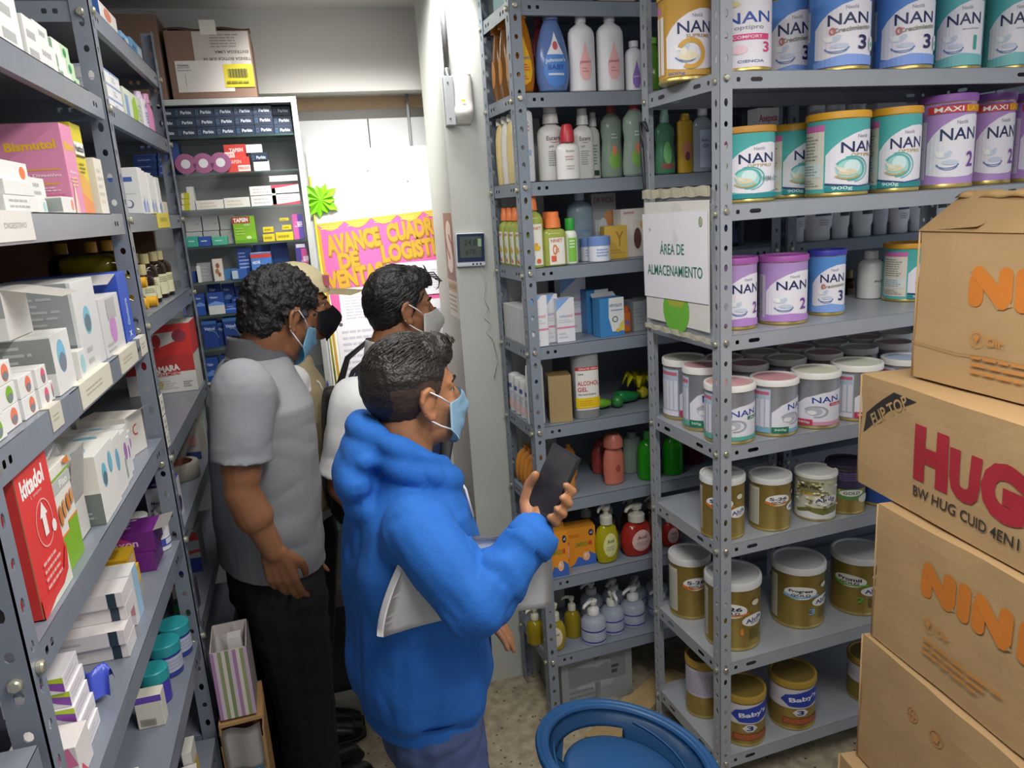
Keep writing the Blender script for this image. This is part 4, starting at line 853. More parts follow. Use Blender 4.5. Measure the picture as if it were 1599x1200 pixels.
bt('rpy', rp('#cfc41c', '#d9d890', '#3a4a3a'), FB, z, (926, 968, 787, 864), .05, 'round yellow pump bottle of hand soap', 'pump bottle', (.042, .143), rz=6)
bt('rpr', rp('#c2382e', '#d8b3ae', '#5a3a4a'), FB, z, (966, 1022, 786, 866), .06, 'round red pump bottle of hand soap left of the rear post', 'pump bottle', (.042, .143), rz=4)
bt('rpr', rp('#c2382e', '#d8b3ae', '#5a3a4a'), FB, z, (1031, 1064, 795, 868), .06, 'round red pump bottle half hidden behind the rear post', 'pump bottle', (.042, .143))
for i in range(4):
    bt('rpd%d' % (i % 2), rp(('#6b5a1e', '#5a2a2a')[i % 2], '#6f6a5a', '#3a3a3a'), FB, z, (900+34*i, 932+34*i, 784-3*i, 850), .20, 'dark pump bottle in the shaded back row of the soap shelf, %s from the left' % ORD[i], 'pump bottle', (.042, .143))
# eighth row: pump bottles of hand gel
z = ZB[8]
WATER = M('clear_gel', '#d3dcec', rough=.06, alpha=.42, var=.03); BLUEB = P('#26388f', .3)
k_clr = bottle(ROUND, .036, .105, WATER, None, 1.0, [('l', .2, .25, .8, .75, 3, '#b9c6e0')], (.17, .46), 1.8, pump=('#d9d8d4', 1.0), fill=[(.10, .15, BLUEB), (.48, .53, BLUEB)], name='pump_bottle')
k_yel = bottle(ROUND, .034, .105, mat_liquid('#b7a32c'), None, .9, pump=('#cfcbb8', 1.0), name='pump_bottle')
k_yl2 = bottle(RP, .042, .098, mat_liquid('#c9b53a'), None, .62, [('e', .5, .5, .42, .46, '#dcd4b8'), ('t', 'Aval', .5, .64, .4, .12, '#4a4a3a', 4)], (.12, .82), 1.5, pump=('#cfcbb8', 1.0), name='pump_bottle')
bt('py2', k_yl2, FB, z, (848, 884, 942, 1014), .05, 'yellow pump bottle with a pale label behind the front post', 'pump bottle', (.042, .148), rz=-10)
bt('py', k_yel, FB, z, (881, 907, 931, 1007), .105, 'plain yellow pump bottle left of the clear ones', 'pump bottle', (.034, .155), rz=-40)
for (u0, u1, vt, vb, ly, o_) in ((907, 947, 936, 1011, .045, 'left'), (938, 975, 923, 999, .075, 'middle'), (969, 1008, 916, 989, .09, 'right')):
    bt('pc', k_clr, FB, z, (u0, u1, vt, vb), ly, 'clear pump bottle with two blue bands, %s of the front three' % o_, 'pump bottle', (.036, .155), rz={'left': 10, 'middle': 70, 'right': 5}[o_])
for i in range(4):
    bt('pc', k_clr, FB, z, (906+34*i, 942+34*i, 908-4*i, 978), .20, 'clear pump bottle in the dark back row of the gel shelf, %s from the left' % ORD[i], 'pump bottle', (.036, .155), rz=20*i)
bt('pc', k_clr, FB, z, (1012, 1050, 918, 985), .10, 'clear pump bottle hidden by the rear post of the formula shelves', 'pump bottle', (.036, .155))
bt('py', k_yel, FB, z, (822, 850, 948, 1005), .12, 'plain yellow pump bottle at the far left end of the gel shelf', 'pump bottle', (.034, .155))
# body wash bottles beyond the formula cans (second shelving unit behind)
inv = [(0, 0), (.80, 0), (.86, .02), (.84, .18), (.96, .26), (1, .40), (.98, .70), (.86, .92), (.6, 1.0)]
k_dv = bottle(inv, .032, .185, P('#efeff0', .3), None, .6, [('r', .12, .42, .9, .52, '#33406e'), ('t', 'Dove', .4, .66, .4, .10, '#4a5a90', 0, .012), ('l', .3, .2, .8, .35, 3, '#b9b9c2')], (.1, .9), 1.5)
k_dk = bottle(inv, .032, .185, P('#ededed', .3), None, .6, [('r', .2, .38, .95, .48, '#2c3036'), ('p', [(.75, .95), (1, .95), (1, .55), (.8, .6)], '#3a5060'), ('t', 'Dove', .35, .6, .3, .07, '#5a5a66')], (.1, .9), 1.5)
k_sd = bottle(inv, .030, .185, P('#c9ccd6', .3), None, .6, [('r', 0, .45, 1, .95, '#36468c'), ('r', .1, .52, .9, .58, '#b04a52')], (.1, .95), 1.8)
row = [(1234, 1258, 'd'), (1253, 1300, 'd'), (1298, 1327, 'k'), (1330, 1363, 'k'), (1363, 1388, 's'), (1388, 1420, 'd'), (1420, 1450, 'd'), (1448, 1478, 'k')]
for i, (u0, u1, k) in enumerate(row):
    fr = FB if u1 < 1236 else FC; kk = {'d': k_dv, 'k': k_dk, 's': k_sd}[k]
    lx, w, h = fit(FC, ZB[3], u0, u1, 290, 370, .06)
    if lx-w/2 < .05: lx = .05+w/2
    put('dv'+k, kk, FC.w(lx, .06, ZB[3]), FC.a, 'white body-wash bottle on the shelf behind the formula cans, %s from the left' % ORD[i] if k != 's' else 'white and navy body-wash bottle among the white ones behind the formula cans', 'body wash bottle', None, (w/.068, w/.068, 1.05))
for i, (u0, u1) in enumerate(((1260, 1287), (1288, 1318), (1320, 1350))):
    lx, w, h = fit(FC, ZB[2], u0, u1, 145, 250, .06)
    lx = max(lx, .045+w/2)
    put('dvt', bottle([(0, 0), (.95, 0), (1, .02), (1, .6), (.93, .9), (.86, 1.0)], .03, .19, P('#d3d3d6', .3), None, .7, [('t', 'Dove', .6, .45, .5, .14, '#5a6a9a', 0, .012)], (.3, .95), 1.5), FC.w(lx, .06, ZB[2]), FC.a, 'white lotion bottle behind the teal cans, %s from the left' % ORD[i], 'lotion bottle', None, (w/.06, w/.06, h/.19))
mb = MB()
def _bag(s, t):
    a = 2*math.pi*s; r = .06*(1-.5*t*t)*(1+.12*math.sin(5*a+3*t)); return Vector((r*1.3*math.cos(a), r*.8*math.sin(a), .085*t+.006*math.sin(4*a)))
mb.sheet(_bag, 28, 8, M('blue_bag_plastic', '#27477f', rough=.3, var=.2)); o = mb.build('plastic_bag'); lx = FB.plane(1165, 368, .12)[0]; o.scale = (.75, .8, .9); o.location = FB.w(min(lx, .80), .15, ZB[3]+.009); tag(o, 'crumpled dark blue bag behind the front post of the formula shelves', 'bag')
k_sm = bottle(SHOULDER, .02, .10, mat_liquid('#4a3220'), (.010, .025, '#a08a4a', 'cyl'), 1.0, [('r', 0, 0, 1, 1, '#6a5a4a')], (.1, .6), 2.0)
for i in range(4):
    lx = FC.plane(1298+26*i, 522-3*i, .08)[0]
    put('smb', k_sm, FC.w(max(.05, lx), .08, ZB[4]), FC.a, 'small dark bottle with a brass cap seen above the lids, %s from the left' % ORD[i], 'bottle', None, (1, 1, 1.0))
lx = FC.plane(1410, 520, .05)[0]
bx('brownlow', carton(.10, .12, .14, '#8a6234', {}), FC, lx, .10, ZB[4], 0, 'brown carton behind the right end of the lids', 'carton')
# bottles on the top shelf, only bases seen
for i in range(3):
    put('topbox%d' % i, carton(.12, .16, .12, ['#3f7f86', '#8a929a', '#b8b0a0'][i], {}), FB.w(.08+.14*i, .12, ZB[0]), FB.a, ['teal', 'grey', 'beige'][i]+' carton on the very top shelf beside the column', 'carton')
# plastic-wrapped packs on the floor below, and a plank
def pack():
    root = thing('wrapped_pack'); mb = MB()
    for i in range(2):
        for j in range(2): mb.rbox(-.075+.15*i, -.06+.12*j, 0, .13, .105, .20, P('#8f9496'), bev=.004)
    mb.decal([('r', .10, .45, .9, .9, '#7b8084'), ('r', .70, .55, .78, .62, '#43464a'), ('r', .70, .66, .8, .72, '#43464a'), ('l', .1, .1, .6, .4, 3, '#777c80')], .28, .2, lambda u, v, o: Vector((-.14+u, -.1128-o, v)))
    mb.build('contents', root)
    mb = MB(); mb.sheet(lambda s, t: Vector((.165*math.cos(2*math.pi*s)*(abs(math.cos(2*math.pi*s))**-.55 if abs(math.cos(2*math.pi*s)) > .2 else 2.4)*.8+.004*math.sin(17*s+9*t), .14*math.sin(2*math.pi*s)*(abs(math.sin(2*math.pi*s))**-.55 if abs(math.sin(2*math.pi*s)) > .2 else 2.4)*.8+.004*math.sin(23*s*t+5), .225*t)), 40, 8, FILM); mb.build('clear_wrap', root)
    return root
put('pack', pack, FB.w(.20, .15, 0), FB.a, 'plastic-wrapped pack of grey bottles on the floor under the lowest shelf', 'wrapped pack')
mb = MB(); mb.box((-.25, -.05, 0), (.25, .05, .03), M('raw_plank', '#a58d63', rough=.75, var=.15, scale=6, stretch=(1, 8, 8)), bev=.003); o = mb.build('wooden_plank'); p = on_z(985, 1095, .03); o.location = (p.x+.02, p.y-.02, 0); o.rotation_euler = (0, 0, R(32)); tag(o, 'bare wooden plank on the floor between the two shelving units', 'plank')
# ================================================================== medicine cartons on the left-hand units
WH, GY = '#dddcd8', '#8d9190'
NLB = [0]
def lb(fr, z, lx0, lx1, ly, d, h, col, label, art=None, cols=None, rz=0, key=None, cat='medicine box', group=None, name='medicine_box', **k):
    """a carton whose aisle face runs lx0..lx1 at depth ly; d deep, h high"""
    NLB[0] += 1
    return put(key or 'lb%d' % NLB[0], carton(lx1-lx0, d, h, col, art, cols, name=name, **k), fr.w((lx0+lx1)/2, max(ly, .007)+d/2, z), fr.a+R(rz), label, cat, group)
def lines(c='#a9a9a8', n=4, a=.12, b=.15, e=.88, f=.85): return [('l', a, b, e, f, n, c)]
def dots(c, u=.5, v=.5, r=.28, asp=1.0): return [('e', u, v, r, r*asp, c), ('e', u, v-r*asp*.45, r*.8, r*asp*.5, '#6d7476')]
# -- near unit, top shelf
z = ZL1[0]
for i, (a, b, ly, h, c) in enumerate([(.33, .44, .03, .085, WH), (.445, .545, .035, .105, '#e3e3e1'), (.55, .63, .03, .080, WH), (.635, .735, .035, .062, WH)]):
    lb(FL1, z, a, b, ly, .14, h, c, 'white medicine carton high on the top left shelf, %s from the near end' % ORD[i], {'left': lines(), 'front': lines(n=2)})
lb(FL1, z+.063, .645, .725, .04, .10, .03, '#d9d9d6', 'thin white carton lying on another one on the top left shelf', {'front': lines(n=1)})
for i in range(3):
    lb(FL1, z+.029*i, .745, .855, .03+.005*i, .12, .028, WH, 'white and green carton in the small stack beside the post, %s from the bottom' % ORD[i], {'left': [('p', [(0, .2), (.5, .9), (1, .9), (1, .2)], '#9cc29a'), ('l', .1, .2, .8, .8, 2, '#6f9a74')], 'front': [('r', .5, 0, 1, 1, '#b9d3b0'), ('e', .7, .5, .1, .3, '#3f8a52')]}, key='wg')
lb(FL1, z, .75, .86, .19, .10, .12, '#d6dccf', 'pale green carton behind the white and green stack', {'left': lines('#8fae90')})
# -- near unit, second shelf
z = ZL1[1]
lb(FL1, z, .24, .375, .012, .13, .022, WH, 'white carton at the bottom of the left end stack, second shelf', {'front': lines(n=2)})
lb(FL1, z+.0225, .25, .370, .012, .13, .020, WH, 'white carton in the middle of the left end stack, second shelf', {'left': lines(n=2)})
lb(FL1, z+.043, .26, .385, .02, .13, .026, WH, 'grey and white carton with orange dots on top of the left end stack', {'left': [('r', 0, .12, 1, .88, '#7c8079'), ('l', .1, .4, .7, .8, 2, '#b9bcb4'), ('e', .9, .2, .12, .25, '#e07a4a')], 'front': [('e', .8, .45, .10, .34, '#e0703c')]})
lb(FL1, z, .595, .668, .018, .10, .150, '#d98aac', 'tall pink stomach medicine box with yellow lettering', {'left': [('p', [(0, 1), (1, 1), (0, .55)], '#cf84a4'), ('t', 'Bismutol', .50, .76, .78, .10, '#e3b62c', 3, .04), ('r', .1, .49, .9, .505, '#dba43c'), ('t', 'Alivio Digestivo', .52, .43, .76, .045, '#f0dde4', 0, .02), ('t', '5', .20, .32, .15, .11, '#e3b62c', 0, .03), ('t', 'Sobresalientes', .6, .345, .5, .035, '#e3b62c', 0, .02), ('l', .36, .25, .9, .31, 2, '#ecd3dc'), ('r', .05, .14, .9, .22, '#d46f98')],  # first shape: diagonal shadow painted as a darker upper-left triangle
     'front': [('t', 'Bism', .5, .76, .8, .10, '#e3b62c', 0, .04), ('t', 'Alivio', .5, .47, .6, .04, '#f0dde4', 0, .02), ('l', .2, .3, .85, .42, 3, '#e3c88a'), ('p', [(.1, 0), (.45, 0), (.3, .4)], '#e8c9b8')]})
lb(FL1, z, .715, .79, .030, .11, .165, '#d6c61f', 'tall yellow medicine box with white name panel behind the pink one', {'front': [('p', [(0, 0), (1, 0), (1, .35), (0, .52)], '#dba54a'), ('p', [(0, 0), (1, 0), (1, .12), (0, .25)], '#e08a52'), ('r', .06, .66, .96, .80, '#efece2'), ('t', 'Nastizol', .5, .73, .8, .08, '#2c2a2c', 0, .03), ('r', .1, .635, .9, .65, '#2c2a2c'), ('l', .2, .45, .8, .58, 3, '#8a7a2c')], 'left': [('r', 0, .6, 1, .8, '#e9dd66')]})
lb(FL1, z, .805, .868, .020, .10, .108, '#ded8cb', 'cream medicine box with blue top beside the post, second shelf', {'front': lines('#cfc8ba', 5)}, {'top': '#6f93c9'})
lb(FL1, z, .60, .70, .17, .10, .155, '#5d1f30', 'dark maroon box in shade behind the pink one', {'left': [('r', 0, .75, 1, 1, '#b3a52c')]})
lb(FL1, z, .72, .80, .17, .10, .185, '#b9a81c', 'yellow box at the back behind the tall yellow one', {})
lb(FL1, z, .40, .485, .03, .085, .020, '#e4e2dc', 'small white carton lying in front of the pink box', {'front': [('e', .85, .5, .08, .4, '#a9cfd6')], 'left': lines(n=1)})
lb(FL1, z+.0205, .42, .51, .035, .08, .034, WH, 'small grey-green carton lying in front of the pink box', {'left': [('r', 0, .1, 1, .95, '#848d86'), ('l', .1, .35, .7, .7, 2, '#b4bab2')], 'front': lines(n=2)})
lb(FL1, z, .50, .575, .012, .08, .026, WH, 'small white carton with an orange dot against the pink box', {'front': [('e', .8, .5, .1, .35, '#e2906a')], 'left': [('r', .4, .1, 1, .9, '#9aa39c')]})
# -- far unit, top shelves
z = ZL2[0]
lb(FL2, z, .27, .46, .03, .10, .068, '#e2ded8', 'blue, white and orange carton on the top shelf of the far unit', {'left': [('p', [(0, 1), (1, 1), (1, .1), (.2, .6)], '#3f69a8')], 'front': [('r', .15, .1, .9, .45, '#d98a76'), ('e', .45, .75, .2, .2, '#d9866a')]})
for i, (a, b, h, c) in enumerate([(.50, .60, .050, '#7fb4de'), (.63, .80, .062, '#6fa6d2')]):
    lb(FL2, z, a, b, .03, .10, h, c, ['small light blue pack on the top shelf of the far unit', 'larger light blue pack next to the far post on the top shelf'][i], {'front': [('r', .55, .1, .95, .9, '#c9d9e6'), ('l', .1, .3, .5, .8, 2, '#3f6fae')]})
z = ZL2[1]
for i in range(3):
    for j in range(2):
        lb(FL2, z+.030*i, .105+.105*j, .205+.105*j, .022, .12, .0295, '#dcdbd9', 'white and lilac carton by the far unit post, %s column, %s from the bottom' % ('near' if j == 0 else 'far', ORD[i]), {'front': [('r', 0, .85, 1, 1, '#7f93c4'), ('l', .1, .25, .5, .7, 2, '#aab0cc')], 'left': [('r', 0, .80, 1, .95, '#b9c1dd')]}, key='wlil')
lb(FL2, z, .36, .60, .025, .12, .082, '#d5dccb', 'white carton with a lime green leaf, second shelf of the far unit', {'front': [('p', [(.38, .05), (.62, .1), (.72, .5), (.6, .95), (.42, .75)], '#a3c93a'), ('r', .04, .2, .2, .8, '#7f9fc9'), ('l', .75, .2, .95, .8, 4, '#b9c4b2')], 'left': [('r', 0, .5, .5, 1, '#9fbfa0')]})
k_shamp = bottle(SLAB, .03, .085, P('#dcd6e0', .3), (.012, .016, '#d9c9dd', 'flip'), .6, [('l', .2, .2, .8, .6, 4, '#7f8fd0'), ('r', .3, .75, .7, .85, '#9f7fc4')], (.1, .95), 1.6)
put('lil', k_shamp, FL2.w(.68, .045, z), FL2.a, 'lilac and white bottle beside the pink one, far unit', 'lotion bottle', None, (1.1, 1.1, 1.15))
put('pnk', bottle(TAPER, .024, .09, P('#cf86b4', .3), (.012, .02, '#d9a0c4', 'cyl'), .7), FL2.w(.765, .04, z), FL2.a, 'pink bottle next to the far post, second shelf of the far unit', 'lotion bottle', None, (1.1, 1.1, 1.1))
lb(FL2, z, .38, .82, .20, .12, .135, '#9c7a60', 'brown carton with a barcode label at the back of the far unit', {'left': [('r', .1, .6, .95, .95, '#c9c6c2')]+[('r', .14+.035*i, .64, .155+.035*i, .9, '#3a3836') for i in range(22)]})
z = ZL2[2]
for i in range(5):
    lb(FL2, z, .315+.062*i, .372+.062*i, .016+.004*(i % 2), .105, .113-.003*i, '#dfdedb', 'upright white carton with blue bands above the yellow price tag, %s from the post' % ORD[i], {'left': [('r', 0, .70, .85, .80, '#4a68b0'), ('e', .72, .22, .09, .09, '#6d7890'), ('e', .70, .23, .07, .07, '#e2e2e0'), ('r', .1, .44, .9, .455, '#c3cbdd')], 'front': [('e', .5, .16, .3, .13, '#5a78c4'), ('p', [(.2, .05), (.8, .05), (.6, .4)], '#8fa3d6')]}, {'top': '#7f9ad0'}, key='wbl%d' % i)
lb(FL2, z, .66, .735, .02, .07, .036, '#d9cfba', 'small beige carton beside the upright white row', {'left': lines(n=2)})
# price tags on shelf lips
def ltag(fr, z, lx0, lx1, col, label, hgt=.036, txt=None):
    mb = MB(); w = lx1-lx0; mb.box((-w/2, -.0012, -hgt-.002), (w/2, 0, .0), P(col)); mb.box((-w/2, -.0012, 0), (w/2, .012, .0012), P(col))
    mb.decal(txt or [('l', .15, .3, .85, .7, 2, '#b5ab96')], w, hgt, lambda u, v, o: Vector((-w/2+u, -.0012-o, -hgt+v)))
    o = mb.build('price_tag'); o.location = fr.w((lx0+lx1)/2, .0030, z+.0006); o.rotation_euler = (0, 0, fr.a); tag(o, label, 'price tag')
ltag(FL2, ZL2[2], .40, .60, '#d6c33c', 'yellow price tag on the shelf lip under the upright white cartons', txt=[('t', 'OFERTA', .5, .55, .6, .3, '#7a6a1c')])
ltag(FL1, ZL1[1], .16, .30, '#d6d2cc', 'white price tag on the lip under the pink box shelf', txt=[('t', 'DIGESTIVO', .5, .5, .6, .2, '#a39f9a')])
ltag(FL1, ZL1[2], .36, .56, '#d9d3c1', 'cream price tag on the third shelf lip, nearest of the three wide ones')
ltag(FL1, ZL1[2], .64, .80, '#d5cfbd', 'cream price tag folded over the third shelf lip below the blue box')
ltag(FL1, ZL1[2], .84, .905, '#d5d0c0', 'small cream price tag on the third shelf lip right at the post')
ltag(FL1, ZL1[2], .21, .26, '#c9c4b4', 'torn remains of a tag on the third shelf lip', .03)
for i, (dz, h) in enumerate(((.075, .045), (.035, .035), (.0, .032))):
    mb = MB(); mb.box((-.016, -.0015, 0), (.016, 0, h), P('#dad7cd')); mb.decal(lines(n=2), .032, h, lambda u, v, o: Vector((-.016+u, -.0016-o, v)))
    o = mb.build('price_tag'); o.location = FL2.w(.020, -.0012, 1.305+dz); o.rotation_euler = (0, 0, FL2.a); tag(o, 'small white tag on the post beside the red box, %s from the top' % ORD[i], 'price tag')
# -- near unit, third shelf
z = ZL1[2]
lb(FL1, z, -.10, .020, .042, .12, .112, '#e2e2e0', 'plain white carton cut by the left edge of the photo', {'front': [('r', 0, 0, 1, .1, '#bcd3d6')]})
def small(c): return {'front': [('e', .62, .5, .20, .40, c), ('e', .62, .36, .16, .2, '#7b8084')], 'left': [('r', .02, .1, .98, .9, '#e6e4e1'), ('l', .1, .3, .8, .7, 1, '#b9b7b4')]}
COLN = {'#7fae2c': 'green', '#e2795c': 'orange', '#d8607a': 'pink', '#7fb8c9': 'blue'}
for c, (a, b, ly, cols_) in enumerate([(.030, .085, .012, ['#7fae2c', '#7fae2c', '#7fae2c', '#7fae2c']), (.092, .150, .016, ['#e2795c', '#7fae2c', '#e2795c']), (.157, .210, .014, ['#e2795c', '#e2795c']), (.218, .262, .012, ['#d8607a', '#d8607a']), (.268, .284, .014, ['#d8607a'])]):
    for k, cc in enumerate(cols_):
        lb(FL1, z+.0275*k, a, b, ly, .085, .027, WH, 'small white carton with a %s dot, pile %s from the left, %s from the bottom' % (COLN[cc], ORD[c], ORD[k]), small(cc), key='sm%d%s' % (c, cc))
lb(FL1, z, .295, .385, .010, .23, .088, WH, 'long white and grey carton with a blue dot, under the opened one', {'left': [('r', 0, .38, 1, .96, '#8b8f8d'), ('l', .3, .55, .95, .9, 3, '#b5b9b6')], 'front': [('e', .45, .6, .22, .28, '#7fb8d6'), ('e', .45, .5, .18, .16, '#7b8590')]})
lb(FL1, z+.089, .27, .37, .05, .22, .070, '#d9d7d3', 'opened white and grey carton with its flap sticking out', {'left': [('r', 0, .45, 1, .98, '#9ca09e'), ('l', .2, .55, .95, .9, 3, '#c3c6c4')]}, flap=[('front', .075, -12, '#e3e0d8'), ('right', .03, -60, '#d9d6cf')])
lb(FL1, z, .415, .455, .010, .05, .045, WH, 'small white and teal carton between the piles, third shelf', {'front': [('e', .5, .5, .3, .35, '#a3cdd3')]})
lb(FL1, z, .46, .60, .014, .20, .150, '#d6d6d4', 'tall grey carton with a blue dot on its white edge, third shelf', {'left': [('r', 0, 0, .97, 1, '#979b9b'), ('r', 0, 0, .97, .33, '#6f7674'), ('l', .1, .40, .9, .95, 8, '#b3b6b5')], 'front': [('e', .45, .55, .16, .16, '#7fbcd0'), ('e', .45, .52, .13, .10, '#6d7f88'), ('l', .2, .05, .5, .3, 2, '#c0bfbc')]})
lb(FL1, z, .605, .76, .012, .20, .108, '#d4d2d2', 'tall white carton with a lilac dot on its edge, third shelf', {'front': [('e', .5, .42, .17, .25, '#c98fcb'), ('r', .3, .6, .75, .95, '#b5b4b4'), ('l', .1, .05, .5, .25, 2, '#c0bfbc')]})
lb(FL1, z, .795, .885, .016, .20, .142, '#3a5bc0', 'blue medicine box with a white flap folded out', {'left': [('p', [(.8, 1), (1, 1), (1, 0), (.85, .3)], '#3250b0'), ('t', 'G', .12, .86, .10, .11, '#d9def0', -8, .03), ('l', .55, .15, .62, .5, 1, '#8fa3e0'), ('t', 'x', .80, .1, .07, .08, '#d9def0', 0, .03)], 'front': [('t', 'Gingisona', .55, .42, .62, .2, '#bcd0e6', 90, .02), ('t', 'X', .5, .1, .3, .08, '#e3e6ef', 0, .04)]}, flap=[('left', .055, -18, '#e6e3df')])
lb(FL1, z, .24, .40, .27, .12, .19, '#9a9c9a', 'grey carton with a large green disc and black letters at the back left', {'left': [('e', .55, .34, .34, .26, '#3f454a'), ('e', .45, .40, .28, .20, '#3f9a2c'), ('t', 'ENS', .45, .70, .6, .09, '#45484a', 180, .02), ('t', 'A', .4, .86, .3, .09, '#55585a', 180, .02)]})
lb(FL1, z, .44, .52, .25, .11, .15, '#6d7276', 'opened dark grey carton behind the front row, third shelf', {'left': [('e', .8, .55, .12, .2, '#6fae3c'), ('r', .1, .1, .9, .3, '#b9bcbb')]}, open_top=True, flap=[('left', .06, 50, '#c9c7c2')])
lb(FL1, z+.07, .56, .72, .24, .10, .10, '#4f87a0', 'dark teal pack with black lettering tilted at the back of the third shelf', {'left': [('t', 'VITA', .7, .5, .8, .3, '#22313a', -60, .04), ('p', [(0, .2), (.5, .9), (.1, .95)], '#b3b6b6')]}, rz=12)
lb(FL1, z, .55, .74, .235, .13, .068, '#c3c2bf', 'white carton under the dark teal pack', {})
# brown card sheets lining the back of the bottle shelf
mb = MB(); mb.box((-.30, -.002, 0), (.30, .002, .20), M('dark_card', '#6b4a34', rough=.8, var=.12, scale=7)); o = mb.build('cardboard_sheet'); o.location = FL1.w(.60, .386, z+.001); o.rotation_euler = (0, 0, FL1.a); tag(o, 'brown cardboard sheet lining the back of the third shelf, nearer one', 'cardboard sheet')
z = ZL2[3]
mb = MB(); mb.box((-.38, -.002, 0), (.41, .002, .185), MATS['dark_card']); mb.box((.405, -.30, 0), (.41, -.002, .185), MATS['dark_card']); mb.box((.404, -.304, 0), (.4115, -.300, .185), M('card_edge', '#cfb59c', rough=.8))
o = mb.build('cardboard_sheet'); o.location = FL2.w(.415, .386, z+.001); o.rotation_euler = (0, 0, FL2.a); tag(o, 'folded brown cardboard sheet behind the brown syrup bottles', 'cardboard sheet')
OLIVE = M('olive_oil_glass', '#8a7a1c', rough=.1, trans=.5, ior=1.35, var=.1); AMB = M('amber_glass', '#2c1a14', rough=.12, trans=.25, ior=1.4)
def lying():
    root = thing('oil_bottle'); T = Matrix.Rotation(R(90), 4, 'X'); mb = MB()
    mb.lathe([(0, 0), (.023, 0), (.025, .003), (.025, .085), (.021, .100), (.011, .112), (.010, .125)], OLIVE, n=24, T=T); mb.build('bottle_body', root)
    mb = MB(); mb.lathe([(.0125, .112), (.0125, .135), (0, .135)], P('#d9a32c', .4), n=16, T=T); mb.build('cap', root); return root
for i, (a, dz, s) in enumerate([(.045, .026, 1), (.098, .026, 1), (.151, .026, 1), (.072, .074, 1), (.125, .074, 1), (.045, .122, 1), (.098, .122, 1)]):
    put('olive', lying, FL2.w(a, .152-.012*(i % 3)*(i < 5), z+dz), FL2.a, 'small olive oil bottle with yellow cap lying in the pile by the post, %s' % ['bottom left', 'bottom middle', 'bottom right', 'middle left', 'middle right', 'top left', 'top right'][i], 'oil bottle')
def syrup(r, h, cap): return bottle(SHOULDER, r, h, AMB, (r*.42, .022, cap, 'cyl'), 1.0, [('r', 0, 0, 1, 1, '#cfcda8'), ('e', .75, .35, .14, .26, '#c9a02c'), ('e', .75, .35, .08, .16, '#7a5a2c'), ('l', .1, .6, .6, .9, 3, '#8a8a70')], (.10, .62), 2.6, name='syrup_bottle')
for i, (a, ly, s) in enumerate([(.30, .15, 1.0), (.375, .13, 1.0), (.34, .226, 1.0)]):
    put('syL', syrup(.036, .150, '#d09a2c'), FL2.w(a, ly, z), FL2.a+R(-20), 'tall brown bottle with yellow cap behind the post, %s of three' % ['left', 'right', 'rear'][i], 'syrup bottle')
for i, (a, ly) in enumerate([(.42, .055), (.485, .09), (.55, .055), (.615, .05)]):
    put('syS', syrup(.029, .108, '#b3a878'), FL2.w(a, ly, z), FL2.a+R(-25+8*i), 'small brown bottle with cream label on the card-lined shelf, %s from the post' % ORD[i], 'syrup bottle')
put('syC', syrup(.026, .085, '#b3a878'), FL2.w(.31, .045, z), FL2.a-R(20), 'smallest brown bottle with cream label at the shelf edge', 'syrup bottle')
# -- near unit, fourth shelf
z = ZL1[3]
lb(FL1, z, .070, .190, .012, .038, .188, '#d8403c', 'tall red medicine box with white lettering and open top in the foreground', {'front': [('t', 'kitadol', .46, .87, .70, .13, '#f3ece8', 0, .04), ('t', '1 gramo', .5, .775, .34, .035, '#eca9a2', 0, .02), ('o', .56, .55, .26, .17, .07, '#eaa39c'), ('p', [(.50, .46), (.62, .46), (.62, .60), (.68, .60), (.56, .70), (.44, .60), (.50, .60)], '#f1e6e2'), ('e', .80, .47, .07, .045, '#f1e6e2'), ('l', .25, .12, .8, .34, 4, '#eeb0a8'), ('p', [(0, 0), (1, 0), (1, .30), (.8, .14), (.4, .10), (0, .14)], '#d8403c'), ('p', [(.12, 0), (1, 0), (1, .22), (.92, .10), (.70, .045), (.40, .04)], '#d9dccb')]}, {'left': '#c2302e'}, open_top=True, inside='#9a7a5a')
lb(FL1, z, .197, .285, .018, .065, .150, '#e0dcd2', 'white, green and orange medicine box behind the tall red one', {'front': [('r', 0, 0, 1, .34, '#7fae2c'), ('p', [(.5, .34), (1, .34), (1, .42), (.5, .42)], '#7fae2c'), ('r', 0, .34, .5, .36, '#e0893c'), ('r', .5, .42, 1, .44, '#e0893c'), ('r', 0, .76, 1, .87, '#b3b8b2'), ('t', 'Fito', .6, .815, .4, .07, '#f0efe9', 0, .02), ('r', 0, .89, 1, .91, '#7fae2c'), ('e', .2, .55, .08, .10, '#c87a3a'), ('e', .4, .58, .07, .09, '#d0925a'), ('e', .62, .60, .08, .09, '#c87a3a'), ('e', .82, .62, .07, .08, '#d0925a'), ('p', [(.75, .96), (1, .93), (1, 1), (.7, 1)], '#d9762c')]})
mb = MB(); mb.sheet(lambda s, t: Vector((-.055+.11*s, -.03+.06*t+.01*math.sin(7*s), .03*math.sin(3.1*s)*math.sin(3.1*t)+.012*math.sin(13*s+5*t)+.01*math.cos(11*t))), 14, 10, FILM); o = mb.build('plastic_wrap'); o.location = FL1.w(.245, .055, z+.155); o.rotation_euler = (0, 0, FL1.a); tag(o, 'crumpled clear wrapping lying over the green and white box', 'plastic wrap')
lb(FL1, z, .300, .375, .03, .10, .06, '#c9c6c0', 'opened white carton with one flap standing straight up', {'left': lines(n=2)}, open_top=True, flap=[('front', .085, 80, '#dcd9d3')])
